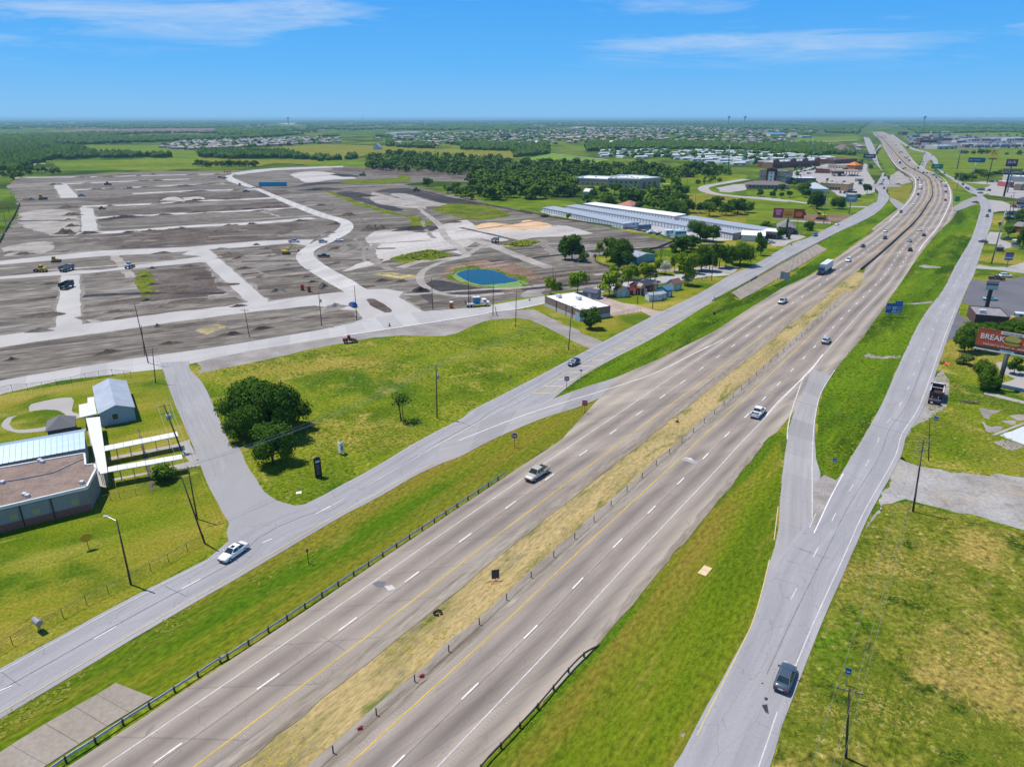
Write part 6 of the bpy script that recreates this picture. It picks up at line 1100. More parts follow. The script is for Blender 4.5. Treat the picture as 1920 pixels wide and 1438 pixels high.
# --- office building in the trees
building('office_building', 'large two-storey tan office building with white roof among the trees', 'office building', '1139,353 1199,355', 46, 8.2, M_TANW, M_ROOFW, wins=(('F', 6, 1.8, 1.7, 1.2, .05, .95), ('F', 6, 1.8, 1.7, 4.8, .05, .95)), units=4, parapet=.9)
building('office_wing', 'lower west wing of the tan office building, half hidden by trees', 'office building', '1075,347 1138,350', 34, 6.2, M_TANW, M_ROOFW, wins=(('F', 6, 1.8, 1.6, 1.2, .05, .95),), units=2, parapet=.8); building('office_wing', 'dark glazed east wing of the tan office building', 'office building', '1200,355 1237,352', 40, 8.6, M_TANW, M_ROOFW, wins=(('F', 3, 4.0, 5.5, .6, .05, .85),), units=2, parapet=.9)
building('cottage', 'small red-roofed house behind the storage rows', 'house', 'B4 625,490 735,500', 14, 3, M_TANW, pm((.40,.17,.12), .8), 'hip', 3); building('cottage', 'small white-roofed house in the trees west of the office', 'house', 'B4 375,385 430,388', 9, 3, M_WHITEW, M_ROOFW, 'gable', 2); building('barn', 'small white barn in the woods beyond the mown pasture', 'barn', 'E8 1785,318 1868,318', 8, 3, M_WHITEW, M_ROOFW, 'gable', 2.5)
# --- hotel
r, Lx = building('hotel', 'four-storey tan hotel with red stair tower', 'hotel', 'D5 150,775 400,800', 30, 11.5, M_TANW, M_ROOFG, wins=(('R', 12, 1.6, 1.5, 1.2, .03, .97), ('R', 12, 1.6, 1.5, 4.2, .03, .97), ('R', 12, 1.6, 1.5, 7.2, .03, .97), ('R', 12, 1.6, 1.5, 9.6, .03, .97), ('F', 2, 1.6, 1.5, 6, .03, .26), ('F', 3, 1.6, 1.5, 6, .68, .97)), units=3, parapet=1.0, fix=(-33, 26))
x0, x1 = Lx*.27, Lx*.66; MB().box(x0,-1.2,0,x1,-.02,13.6).obj('stair_tower', pm((.20,.025,.02), .8), r); MB().loft([[(x0-.3,-1.5,13.6),(x1+.3,-1.5,13.6),(x1+.3,-1.5,14.1),((x0+x1)/2,-1.5,15.2),(x0-.3,-1.5,14.1)], [(x0-.3,1,13.6),(x1+.3,1,13.6),(x1+.3,1,14.1),((x0+x1)/2,1,15.2),(x0-.3,1,14.1)]]).obj('tower_roof', M_DKR, r); MB().box(x0+2.2,-1.26,1,x1-2.2,-1.2,11.5).obj('tower_panel', M_TRIM, r)
for z in (3, 6.5, 10): MB().box((x0+x1)/2-.6,-1.32,z-.6,(x0+x1)/2+.6,-1.26,z+.7).obj('tower_window', M_WGLASS, r)
building('hotel_wing', 'single-storey brown roofed wing in front of the tan hotel', 'hotel wing', 'D5 -10,845 395,865', 18, 3.4, M_TANW, paint('brown_grey_shingle', (.17,.14,.135), .9), 'hip', 3.0, .8, wins=(('F', 10, 2, 1.6, .9, .05, .95),), fix=(-14, 37))
# --- brick mall and restaurants
r, Lx = building('shopping_centre', 'long red brick shopping centre with raised gables', 'shopping centre', 'D5 330,588 925,560', 26, 7.2, M_BRICK, M_ROOFW, units=6, parapet=1.2)
for i, t in enumerate((.06, .42, .68, .95)): MB().box(Lx*t-5.5,-.8,0,Lx*t+5.5,.4,9.8).obj('facade_pier', M_BRICK, r); MB().loft([[(Lx*t-5.9,-1,9.8),(Lx*t+5.9,-1,9.8),(Lx*t,-1,12)], [(Lx*t-5.9,.6,9.8),(Lx*t+5.9,.6,9.8),(Lx*t,.6,12)]]).obj('facade_gable', M_BRICK, r)
for i in range(14): MB().box(Lx*(i+.15)/14,-.12,.2,Lx*(i+.85)/14,.02,3.2).obj('shop_window', M_WGLASS, r)
MB().box(.5,-3,3.4,Lx-.5,-.02,3.8).obj('awning', M_DBRICK, r)
building('shop', 'orange stuccoed end shop at the corner of the long brick shopping centre', 'shop', 'D5 195,585 325,590', 22, 6.0, pm((.55,.27,.10), .8), M_ROOFT, units=1); building('restaurant', 'brick restaurant with arched entrance, between car park and canopy', 'restaurant', 'D5 880,650 1210,662', 22, 5, M_BRICK, M_ROOFT, wins=(('F', 8, 1.8, 1.8, .8, .05, .95),), units=3); MB().loft([[(0,0,0),(13,0,0),(13,0,5),(6.5,0,7.5),(0,0,5)], [(0,3,0),(13,3,0),(13,3,5),(6.5,3,7.5),(0,3,5)]]).obj('entrance_arch', M_DBRICK, r, (Lx*.97, -46, 0)) if False else None
building('restaurant', 'tan restaurant with bright orange corner roof', 'restaurant', 'D5 1040,590 1380,610', 20, 4.6, M_TANW, M_ROOFT, wins=(('F', 8, 1.8, 1.6, .9, .05, .95),), units=2); building('roof_lantern', 'orange pyramid roofed corner pavilion of the tan restaurant', 'restaurant', 'D5 1275,608 1385,615', 13, 6, pm((.45,.20,.08), .8), pm((.60,.18,.04), .7), 'hip', 4, .8); building('restaurant', 'long dark red roofed building behind the orange pavilion', 'restaurant', 'D5 1120,535 1410,520', 24, 5.5, M_DBRICK, pm((.17,.05,.045), .7), units=2)
def canopy(label, code, D, h, c, n):
    a, b = W(code); Lx = (b-a).length; r = thing('fuel_canopy', label, 'fuel station canopy', (a.x, a.y, .05), math.atan2(b.y-a.y, b.x-a.x)); MB().box(0,0,h,Lx,D,h+1.1).obj('canopy_roof', c, r); MB().box(-.06,-.06,h+.3,Lx+.06,D+.06,h+.75).obj('canopy_band', pm((.30,.05,.05), .6), r)
    for i in range(n):
        for y in (.2, .8): MB().box(Lx*(i+.5)/n-.3,D*y-.3,0,Lx*(i+.5)/n+.3,D*y+.3,h).obj('column', M_DBRICK, r)
        MB().box(Lx*(i+.5)/n-.5,D*.5-.4,0,Lx*(i+.5)/n+.5,D*.5+.4,1.9).obj('fuel_pump', M_TRIM, r)
canopy('flat fuel station canopy with red band in front of the brick restaurant', 'D5 1105,690 1470,692', 14, 5, M_ROOFT, 5)
building('shop', 'flat white-roofed shop next to the hotel', 'shop', 'D5 605,775 885,775', 16, 4.4, pm((.12,.13,.15), .8), M_ROOFW, wins=(('F', 7, 2, 2, .6, .05, .95),), units=2); building('restaurant', 'tan and brick restaurant with flat roof and rooftop units', 'restaurant', 'D5 930,860 1295,880', 20, 5.6, pm((.45,.28,.14), .8), M_ROOFT, wins=(('F', 7, 2, 2, .8, .05, .75), ('R', 4, 1.8, 1.8, .8, .1, .9)), units=5); building('house', 'pale grey hip-roofed building between the hotel and the tan restaurant', 'house', 'D5 760,900 1040,905', 22, 3.4, M_WHITEW, pm((.45,.50,.54), .6), 'hip', 4.5, .8)
# --- shop, house and billboards by the frontage road
building('house', 'brick house with grey hip roof behind the crimson and yellow billboard', 'house', 'D6 670,400 888,410', 17, 3.2, M_DBRICK, M_ROOFG, 'hip', 3.6, .7, wins=(('F', 3, 1.6, 1.4, 1, .1, .9),), doors=(('F', .5, 1.2, 2.2, (.08,.06,.05)),)); r, Lx = building('shop', 'white-roofed shop with three arched brick openings', 'shop', 'D6 440,460 650,478', 13, 3.8, paint('mixed_brick', (.30,.20,.15), .9, 0, .2, 1), M_ROOFW, wins=(('F', 1, 1.6, 1.8, .8, .05, .3),))
for t in (.5, .7, .88): MB().prism([(math.cos(q*PI/8)*1.0, math.sin(q*PI/8)*1.0) for q in range(9)]+[(-1.0,-1.6),(1.0,-1.6)], 0, .08).obj('arched_opening', M_BLACK, r, (Lx*t, -.02, 1.7)); COL.objects[-1].rotation_euler = (R(90), 0, 0)
building('metal_shed', 'bright white metal roofed shed beside the storage yard entrance', 'shed', 'D6 200,490 500,505', 12, 3.0, M_WHITEW, pm((.82,.83,.83), .4), 'gable', 1.6, .3)
# --- right edge
building('store_building', 'low brown brick building with grey flat roof behind the breakfast billboard', 'building', 'D3 1160,395 1660,440', 12, 3.2, M_DBRICK, paint('grey_gravel_roof', (.25,.24,.25), .9, 0, .2, .6), parapet=.3, units=1); building('fast_food_restaurant', 'grey-roofed fast food restaurant by the tall red pylon', 'restaurant', 'D1 1800,1065 1990,1085', 18, 4.5, M_TANW, M_DKR, 'hip', 3, 1, wins=(('F', 5, 2, 1.8, .9, .1, .9),)); building('store_building', 'store with brown parapet beside the tall red pylon', 'building', 'D1 1780,870 1870,875', 16, 5, pm((.30,.22,.15), .8), M_ROOFT, units=2); building('store_building', 'store with white and red front beyond the pylon', 'building', 'D1 1690,830 1780,830', 14, 4.6, pm((.45,.10,.09), .8), M_ROOFW, units=1); building('store_building', 'pale flat building at the picture edge beyond the pylon', 'building', 'D1 1720,760 1960,765', 20, 5, M_PALEW, M_ROOFW, units=3)
building('house', 'red-fronted little house among trees near the very tall leaning pole', 'house', 'D2 1770,230 1890,245', 8, 3, pm((.30,.03,.03), .7), M_ROOFG, 'gable', 2); building('trailer_home', 'grey camper trailer parked under the trees by the house drive', 'trailer', 'D2 1745,425 1850,435', 4, 2.8, pm((.45,.46,.47), .6), M_ROOFW, wins=(('F', 3, 1, .8, 1.2, .1, .9),)); building('garden_shed', 'small brown shed with grey dome roof in front of the camper trailer', 'shed', 'D2 1560,490 1650,495', 3, 2, pm((.16,.10,.08), .8), M_ROOFG, 'hip', 1.3)
RS = [('D1 800,345 1040,340', 50, 8, M_PALEW, M_ROOFW, 'pale storefront with dark openings facing the pasture'), ('D1 580,260 840,262', 60, 8, M_DBRICK, M_ROOFT, 'dark brown long store at the far retail strip'), ('D1 600,210 720,212', 50, 7, M_BRICK, M_ROOFG, 'brick store behind the dark brown one'), ('D1 480,190 580,190', 60, 8, pm((.18,.32,.36), .8), M_ROOFG, 'teal-roofed store at the near end of the far retail strip'), ('D1 350,160 420,160', 60, 12, M_DBRICK, M_ROOFG, 'tall dark building at the start of the far retail strip'), ('D1 700,180 820,180', 80, 7, M_TANW, M_ROOFW, 'tan store with white roof, rear row of the retail strip'), ('D1 860,230 1000,230', 60, 6, M_DBRICK, M_ROOFT, 'brown restaurant row in the middle of the retail strip'), ('D1 1050,260 1130,260', 40, 6, M_PALEW, M_ROOFW, 'small pale shop in the middle of the retail strip'), ('D1 1365,318 1485,317', 37, 6.8, M_WHITEW, M_ROOFW, 'white hall just past the monopole'), ('D1 1500,315 1600,314', 34, 6.1, M_PALEW, pm((.55,.57,.58), .5), 'pale store next to the hedge trees of the pasture edge'), ('D1 1620,312 1730,311', 49, 6.4, pm((.45,.48,.50), .7), M_ROOFT, 'grey hall in the middle of the row facing the pasture'), ('D1 1750,312 1880,311', 48, 5.2, M_TANW, M_ROOFG, 'tan store near the picture edge, facing the pasture'), ('D1 1890,310 2010,309', 30, 7.7, M_WHITEW, M_ROOFW, 'white store at the picture edge, facing the pasture'), ('D1 1240,238 1350,237', 70, 6.8, pm((.45,.48,.50), .7), M_ROOFW, 'grey hall in the second row across the pasture, first from the highway'), ('D1 1370,236 1490,235', 54, 6.6, M_TANW, pm((.55,.57,.58), .5), 'tan store in the second row across the pasture, second from the highway'), ('D1 1520,234 1680,233', 70, 7.6, M_WHITEW, M_ROOFW, 'white store in the second row across the pasture, wide one in its middle'), ('D1 1690,236 1800,235', 75, 7.4, M_WHITEW, pm((.55,.57,.58), .5), 'white hall in the second row across the pasture, fourth along'), ('D1 1800,232 1980,231', 80, 8.6, M_PALEW, M_ROOFW, 'pale store in the second row across the pasture, last before the picture edge'), ('D1 1200,300 1330,300', 50, 5, pm((.35,.5,.6), .7), M_ROOFW, 'pale blue shop with white roof beside the monopole'), ('D1 780,140 1010,140', 120, 8, M_PALEW, M_ROOFW, 'pink-white long building before the far tree line')]
for c, D, h, wm, rm, lb in RS: building('retail_building', lb, 'store', c, D*.6, h*.8, wm, rm, parapet=.8, units=2, doors=tuple(('F', t, 5, 3.5, (.05,.05,.06)) for t in (.2, .5, .8)))
building('school_building', 'large bright blue roofed building beyond the suburb', 'building', 'B6 1225,200 1330,200', 60, 8, M_PALEW, pm((.04,.26,.55), .5), 'gable', 4); building('church', 'white-gabled grey building next to the blue roofed one', 'building', 'B6 1360,205 1410,205', 40, 6, M_PALEW, M_ROOFG, 'gable', 9); building('store_building', 'long pale building with white roof near the far suburb', 'building', 'B6 1435,210 1500,210', 40, 6, pm((.3,.4,.5), .7), M_ROOFW); building('warehouse', 'long white warehouse in the middle of the far suburb', 'warehouse', 'B8 430,160 590,157', 70, 8, M_WHITEW, M_ROOFW); building('church', 'pale church with steep roof at the edge of the far meadow', 'church', 'B8 300,243 338,243', 24, 5, pm((.50,.52,.54), .7), pm((.34,.36,.38), .6), 'gable', 7, ridge='y'); building('farm_building', 'white-roofed hall at the edge of the far suburb, nearest the crop field', 'hall', 'B6 155,252 235,250', 30, 5, M_PALEW, M_ROOFW, 'hip', 3); building('farm_building', 'pale-roofed hall at the west end of the mobile home park', 'hall', 'B8 1195,215 1245,215', 30, 5, M_PALEW, M_ROOFW, 'hip', 3); building('apartment_building', 'dark brown house with layered hip roof beside the frontage road trees', 'house', 'D5 1210,410 1365,410', 45, 7, M_DBRICK, paint('brown_roof', (.16,.12,.11), .9), 'hip', 9, 1)
# --- school at the left edge
def flat_roof(name, label, cat, code, h, wall, roof, trim=M_TRIM, parent=None):
    pts = W(code, h); o = Vector((pts[0].x, pts[0].y, 0)); q = [(p.x-o.x, p.y-o.y) for p in pts]; r = thing(name, label, cat, (o.x, o.y, .04)); MB().prism(q, 0, h).obj('wall', wall, r); MB().prism(q, h+.005, h+.10).obj('roof', roof, r)
    tr = MB()
    for i in range(len(q)):
        a, b = Vector((*q[i], 0)), Vector((*q[(i+1) % len(q)], 0)); d = math.atan2(b.y-a.y, b.x-a.x); tr.box(-.12,-.14,h-.25,(b-a).length+.12,.14,h+.28,d,(a.x,a.y))
    tr.obj('roof_edge', trim, r); return r, q
br, q = flat_roof('school_building', 'low school building with brown gravel roof and white edge', 'school', 'A1 650,1018 720,882 707,845 643,855 633,765 -420,950 -420,1270', 4.2, paint('school_wall', (.26,.235,.215), .9, 0, .1, .6), surf('brown_gravel_roof', [(.17,.125,.10), (.23,.17,.14), (.27,.205,.17)], .3, 8, fine=(.2,2.5), layers=[((.13,.10,.085), .35, .56,.68,(1,1,1),0,.6)]))
a, b = Vector((*q[-1], 0)), Vector((*q[0], 0)); d = (b-a).normalized(); L_ = (b-a).length; rz = math.atan2(d.y, d.x); n_ = Vector((d.y, -d.x, 0))
def onwall(nm, s0, s1, z0, z1, t, mat): 
    o = MB().box(0,-t,z0,s1-s0,.01,z1).obj(nm, mat, br); p = a+d*s0+n_*.0; o.location = (p.x, p.y, 0); o.rotation_euler = (0, 0, rz); return o
onwall('brick_base', 0, L_, 0, 1.25, .06, paint('school_brick', (.30,.115,.085), .9, 0, .2, 2))
for k in range(9):
    s = L_-1.2-k*4.2
    if s < 3: break
    onwall('wall_panel', s-3.9, s-.2, 1.35, 3.7, .05, pm((.30,.29,.275), .8)); w = onwall('window', s-1.4-(k % 2)*1.2, s-.4-(k % 2)*1.2, 1.7, 2.7, .09, pm((.40,.36,.16), .5)); onwall('downpipe', s-4.1, s-3.95, .1, 4.0, .12, M_BLACK)
MB().poly_tube([(p.x-br.location.x, p.y-br.location.y, 4.42) for p in W('A1 -200,1010 0,975 150,953 270,930 390,905 510,850 640,790', 4.4)], .09, 5).obj('roof_conduit', M_GALV, br)
for c in ('A1 300,820', 'A1 320,830', 'A1 185,1075', 'A1 208,1085', 'A1 615,985', 'A1 20,985'): p = W1(c, 4.3); MB().box(-.3,-.3,0,.3,.3,.5).obj('roof_vent', pm((.6,.6,.6), .5), br, (p.x-br.location.x, p.y-br.location.y, 4.28))
for c, l in (('A1 225,1262', 'larger blue-grey air conditioner at the school wall'), ('A1 275,1250', 'smaller air conditioner at the school wall by the rail')): p = W1(c); t_ = thing('air_conditioner', l, 'air conditioner', (p.x, p.y, .05), rz); MB().box(-.6,-.5,0,.6,.5,1.1).obj('casing', pm((.22,.27,.32), .6), t_); MB().tube((0,0,1.1),(0,0,1.16),.4,.4,10).obj('fan_guard', M_BLACK, t_)
# blue ribbed roof building
p0, p1 = W1('A1 640,722', 3.3), W1('A1 -420,918', 3.3); p2 = W1('A1 636,597', 4.6); d = (p1-p0); d.z = 0; Lb = d.length; d.normalize(); dep = (p2-p0); dep.z = 0; nn_ = Vector((d.y, -d.x, 0)); Dp = dep.dot(nn_)
bb = thing('school_building', 'school wing with pale blue ribbed metal roof', 'school', (p0.x, p0.y, .04), math.atan2(d.y, d.x)); MB().box(0.1,-Dp+.1,0,Lb,-.1,3.1).obj('wall', pm((.30,.34,.38), .8), bb)
pan = MB().loft([[(.02,.15,3.3),(.86,.15,3.3),(.86,-Dp,4.6),(.02,-Dp,4.6)], [(.02,.15,3.36),(.86,.15,3.36),(.86,-Dp,4.66),(.02,-Dp,4.66)]]).loft([[(.86,.15,3.3),(.93,.15,3.3),(.93,-Dp,4.6),(.86,-Dp,4.6)], [(.86,.15,3.45),(.93,.15,3.45),(.93,-Dp,4.75),(.86,-Dp,4.75)]]).mesh('roof_panel', paint('blue_metal_roof', (.40,.52,.64), .35, .3, .12, .5))
for i in range(int(Lb/.93)): meshobj('roof_panel', pan, bb, (i*.93, 0, 0))
MB().loft([[(0,-Dp,4.6),(Lb,-Dp,4.6),(Lb,-Dp*1.9,3.3),(0,-Dp*1.9,3.3)], [(0,-Dp,4.66),(Lb,-Dp,4.66),(Lb,-Dp*1.9,3.36),(0,-Dp*1.9,3.36)]]).obj('roof_rear_slope', paint('blue_metal_rear', (.35,.46,.58), .35, .3), bb)
# grey gable building
A_, B_ = W1('A1 764,562'), W1('A1 1022,512'); Lg = (B_-A_).length; back = W1('A1 955,207', 3.2); front = W1('A1 1006,402', 3.2); Dg = (Vector((back.x, back.y, 0))-Vector((front.x, front.y, 0))).length
building('metal_shed', 'pale blue-grey gabled metal building beside the white canopy', 'building', 'A1 764,562 1022,512', Dg, 3.0, paint('blue_grey_siding', (.33,.42,.50), .6, .1, .1, .4), paint('grey_ribbed_roof', (.46,.49,.52), .4, .3, .14, .4), 'gable', 1.2, .25, ridge='y', wins=(('F', 1, 1.1, 1.3, 1.1, .25, .6),), doors=(('F', .12, 1.0, 2.1, (.36,.45,.52)),))
building('pavilion', 'small pavilion with dark grey gable roof beside the oval path', 'pavilion', 'A1 372,668 572,632', 5.5, 2.3, pm((.10,.10,.10), .8), paint('charcoal_shingle', (.15,.145,.15), .9, 0, .12, 2), 'hip', 1.8, .3)
def walkway(label, code, h, posts, seams=0):
    pts = W(code, h); o = Vector((pts[0].x, pts[0].y, 0)); q = [(p.x-o.x, p.y-o.y) for p in pts]; r = thing('covered_walkway', label, 'covered walkway', (o.x, o.y, .05)); a, b, c, d = [Vector((*x, 0)) for x in q[:4]]
    n = max(1, seams)
    for i in range(n):
        t0, t1 = i/n+.002, (i+1)/n-.002; MB().prism([tuple(x)[:2] for x in (a.lerp(b, t0), a.lerp(b, t1), d.lerp(c, t1), d.lerp(c, t0))], h-.16, h).obj('roof_panel', paint('cream_metal_roof', (.66,.66,.60), .5, 0, .06, .4) if i == 0 and label else COL.objects[-1].data.materials[0], r)
    for i in range(posts):
        for u, v in ((a, b), (d, c)):
            p = u.lerp(v, (i+.5)/posts); p = p.lerp((a+b+c+d)/4, .12); MB().tube((p.x,p.y,0),(p.x,p.y,h-.16),.06,.06,6).obj('post', M_GALV, r)
walkway('wide cream covered walkway running along the end of the school buildings', 'A1 642,497 748,485 806,903 742,917', 2.9, 5, 1); walkway('upper of two narrow white covered walkways reaching the side road', 'A1 780,705 1328,597 1337,630 783,742', 2.8, 5, 8); walkway('lower of two narrow white covered walkways, next to the round-crowned tree', 'A1 806,862 1360,766 1370,800 809,900', 2.8, 5, 8); walkway('bright white square canopy at the side of the gabled metal building', 'A1 590,397 708,372 726,463 596,492', 2.8, 2, 1); walkway('small pale blue awning behind the bright white canopy', 'A1 655,342 706,337 708,372 656,385', 2.6, 1, 1)
# ================================================================ signs
def text(body, root, size, loc, mat, rot=(R(90), 0, 0), name='lettering', align='CENTER', ext=.006, sx=1.0):
    cu = bpy.data.curves.new(name, 'FONT'); cu.body = body; cu.size = size; cu.align_x = align; cu.align_y = 'CENTER'; cu.extrude = ext; cu.resolution_u = 2; cu.offset = size*.012
    t = bpy.data.objects.new('temporary_text', cu); me = bpy.data.meshes.new_from_object(t); bpy.data.objects.remove(t); me.materials.append(mat); o = meshobj(name, me, root, loc, 0, (sx, 1, 1)); o.rotation_euler = rot; return o
M_SRED = pm((.36,.012,.02), .5, 0, .08, 1); M_SWHITE = pm((.78,.78,.77), .5, 0, .05, 1); M_SBLUE = pm((.012,.13,.46), .45, 0, .08, 1); M_SBACK = pm((.30,.32,.33), .5, .4, .1, 1); M_SORANGE = pm((.62,.13,.03), .55, 0, .12, 1)
def face_rz(p): return math.atan2(-p.y, -p.x)+PI/2                   # local -Y looks to the viewer's side of the road
def sign(label, base, name='road_sign', cat='road sign', rz=None, dz=0.0):
    p = W1(base) if isinstance(base, str) else base; return thing(name, label, cat, (p.x, p.y, dz), face_rz(p) if rz is None else rz)
for base, lb in (('A4 418,1192', 'DO NOT ENTER sign on timber post in the dry verge'), ('A4 808,752', 'DO NOT ENTER sign at the tip of the green wedge')):
    s = sign(lb, base); MB().box(-.06,-.05,0,.06,.05,3.0).obj('post', pm((.28,.14,.09), .8), s); MB().box(-.62,-.09,1.95,.62,-.06,3.2).obj('sign_plate', M_SWHITE, s); n = 24; MB().prism([(math.cos(2*PI*i/n)*.6, math.sin(2*PI*i/n)*.6) for i in range(n)], 0, .02).obj('red_disc', M_SRED, s, (0,-.095,2.58)); COL.objects[-1].rotation_euler = (R(90), 0, 0); MB().box(-.45,-.135,2.5,.45,-.12,2.66).obj('white_bar', M_SWHITE, s); text('DO NOT', s, .22, (0,-.125,2.86), M_SWHITE); text('ENTER', s, .22, (0,-.125,2.3), M_SWHITE)
s = sign('red WRONG WAY sign on post in the dry verge near the ramp', 'A4 942,937'); MB().box(-.06,-.05,0,.06,.05,2.9).obj('post', pm((.28,.14,.09), .8), s); MB().box(-.58,-.09,1.9,.58,-.06,3.1).obj('sign_plate', M_SRED, s); text('WRONG', s, .3, (0,-.1,2.72), M_SWHITE); text('WAY', s, .3, (0,-.1,2.3), M_SWHITE)
s = sign('grey back of a small sign beside the DO NOT ENTER sign on the wedge', 'A4 914,692'); MB().tube((0,0,0),(0,0,2.4),.05,.05,6).obj('post', M_GALV, s); MB().quad((-.45,-.06,2.9),(0,-.06,2.15),(.45,-.06,2.9)).quad((.45,-.03,2.9),(0,-.03,2.15),(-.45,-.03,2.9)).obj('sign_plate', M_SBACK, s)
s = sign('slim green marker post in the corner field near the frontage road', 'A4 391,720', 'marker_post', 'marker post'); MB().tube((0,0,0),(0,0,2.4),.06,.05,6).obj('post', M_GALV, s); MB().box(-.12,-.08,1.6,.12,-.05,2.4).obj('marker_plate', pm((.10,.14,.10), .6), s)
s = sign('slim post with small plate in the verge below the white sedan', 'A7 310,240', 'marker_post', 'marker post'); MB().tube((0,0,0),(0,0,2.6),.06,.05,6).obj('post', M_WOOD, s); MB().box(-.15,-.08,2.0,.15,-.05,2.6).obj('marker_plate', pm((.08,.09,.08), .6), s)
s = sign('small red reflector sign in the bright green verge across from the shed lawn', 'D7 1360,1062'); MB().tube((0,0,0),(0,0,1.4),.05,.05,6).obj('post', M_SBACK, s); MB().box(-.42,-.08,.9,.42,-.05,1.75).obj('sign_plate', M_SRED, s)
s = sign('yellow octagonal play post sign alone in the school lawn', 'A2 547,97'); MB().tube((0,0,0),(0,0,1.6),.06,.06,6).obj('post', pm((.25,.2,.05), .7), s); MB().prism([(math.cos(PI/8+PI*i/4)*.85, math.sin(PI/8+PI*i/4)*.75) for i in range(8)], 0, .06).obj('sign_plate', pm((.66,.42,.02), .5), s, (0,.03,2.1)); COL.objects[-1].rotation_euler = (R(90), 0, 0); MB().tube((-.5,0,.9),(.5,0,1.2),.08,.08,6).obj('hoop', pm((.66,.42,.02), .5), s)
# service logo sign
s = sign('large blue service sign with logo plates at the shoulder of the highway', 'D2 225,1335', rz=R(-4))
for x in (-1.5, 1.5): MB().box(x-.1,-.05,-.5,x+.1,.05,2.5).obj('post', M_SBACK, s)
MB().box(-2.6,-.1,1.5,2.6,-.05,4.8).obj('sign_plate', M_SBLUE, s); MB().box(.1,-.1,4.82,2.6,-.05,5.5).obj('exit_tab', M_SBLUE, s); MB().box(-2.62,-.09,1.46,2.62,-.06,1.52).box(-2.62,-.09,4.78,2.62,-.06,4.81).box(-2.64,-.09,1.5,-2.58,-.06,4.8).box(2.58,-.09,1.5,2.64,-.06,4.8).obj('sign_border', M_SWHITE, s)
for x, z, c in ((-1.7,3.3,(.55,.38,.38)), (.1,3.2,(.70,.74,.80)), (1.6,3.2,(.60,.30,.30)), (.05,2.05,(.70,.74,.82)), (1.6,2.0,(.38,.58,.68))): MB().box(x-.6,-.13,z-.42,x+.6,-.105,z+.42).obj('logo_plate', pm(c, .5), s); MB().box(x-.35,-.145,z-.15,x+.35,-.132,z+.15).obj('logo_mark', pm((.12,.13,.22), .5), s)
s = sign('grey back of a two-panel sign on the slope beside the semi truck', 'D6 690,1050', rz=R(-28))
for x in (.3, 2.7): MB().box(x-.08,-.05,0,x+.08,.05,5.0).obj('post', M_SBACK, s)
MB().box(0,-.1,2.2,1.55,-.04,5.2).obj('sign_panel', M_SBACK, s); MB().box(1.6,-.1,2.0,3.5,-.04,5.0).obj('sign_panel', M_SBACK, s)
for bse, w, h, z, lb in (('A6 858,975', .62, .85, 1.7, 'small blue route sign in the weedy lot by the one-arm pole'), ('A5 815,1032', .65, .7, .9, 'small blue sign near the point of the ditch wedge'), ('D4 432,520', .8, .85, 2.5, 'small blue hospital-type sign behind the dump truck')):
    s = sign(lb, bse); MB().tube((0,0,0),(0,0,z+h),.05,.05,6).obj('post', M_GALV, s); MB().box(-w/2,-.09,z,w/2,-.06,z+h).obj('sign_plate', M_SBLUE, s); MB().box(-w*.3,-.1,z+h*.3,w*.3,-.091,z+h*.45).obj('white_mark', M_SWHITE, s)
s = sign('yellow diamond warning sign on the green ditch wedge', 'D2 450,850'); MB().tube((0,0,0),(0,0,2.2),.06,.06,6).obj('post', M_GALV, s); MB().prism([(0,.9),(-.9,0),(0,-.9),(.9,0)], 0, .04).obj('sign_plate', pm((.70,.42,.02), .5), s, (0,0,2.5)); COL.objects[-1].rotation_euler = (R(90), 0, 0)
s = sign('green exit sign over the slip road bend by the frontage road', 'D1 785,660'); MB().box(-6,-.2,6,6,-.05,11).obj('sign_plate', pm((.01,.22,.10), .5), s); MB().box(-4,-.1,0,-3.6,.1,8).box(3.6,-.1,0,4,.1,8).obj('post', M_GALV, s); text('EXIT', s, 2.4, (0,-.22,8.5), M_SWHITE)
s = sign('small green sign on the grass of the interchange', 'D1 1050,1040'); MB().box(-1.6,-.2,1.5,1.6,-.05,5.2).obj('sign_plate', pm((.01,.22,.10), .5), s); MB().box(-.1,-.04,0,.1,.1,2).obj('post', M_GALV, s)
# black pylon and white V sign in the corner field
s = sign('tall black pylon sign with rounded top in the corner field', 'A3 790,938', 'pylon_sign', 'sign', rz=R(35)); MB().prism([(-.62,0),(.62,0),(.62,3.5)]+[(math.cos(PI*i/8)*.62, 3.5+math.sin(PI*i/8)*.5) for i in range(1, 8)]+[(-.62,3.5)], 0, .3).obj('sign_body', pm((.012,.012,.013), .4), s, (0,.15,.15)); COL.objects[-1].rotation_euler = (R(90), 0, 0); MB().box(-.4,-.19,3.1,.4,-.155,3.5).obj('logo_plate', pm((.45,.55,.62), .5), s)
for i in range(6): MB().box(-.38,-.17,.7+i*.36,.38-.1*(i % 3),-.152,.82+i*.36).obj('text_line', pm((.22,.22,.22), .5), s)
s = sign('white V-shaped board on short posts in the corner field', 'A3 955,775', 'land_sign', 'sign', rz=R(20))
for k, rr in ((-1, 52), (1, 105)):
    o = MB().box(0,-.04,.5,1.2,.04,2.6).obj('sign_panel', M_SWHITE, s); o.rotation_euler = (0, 0, R(rr)); t = MB().box(.25,-.06,.9,.5,-.045,2.3).box(.65,-.06,.9,.95,-.045,1.7).obj('print_block', pm((.10,.16,.10), .6), s); t.rotation_euler = (0, 0, R(rr)); MB().box(1.1,-.05,0,1.2,.05,2.65).obj('post', M_SWHITE, s); COL.objects[-1].rotation_euler = (0, 0, R(rr))
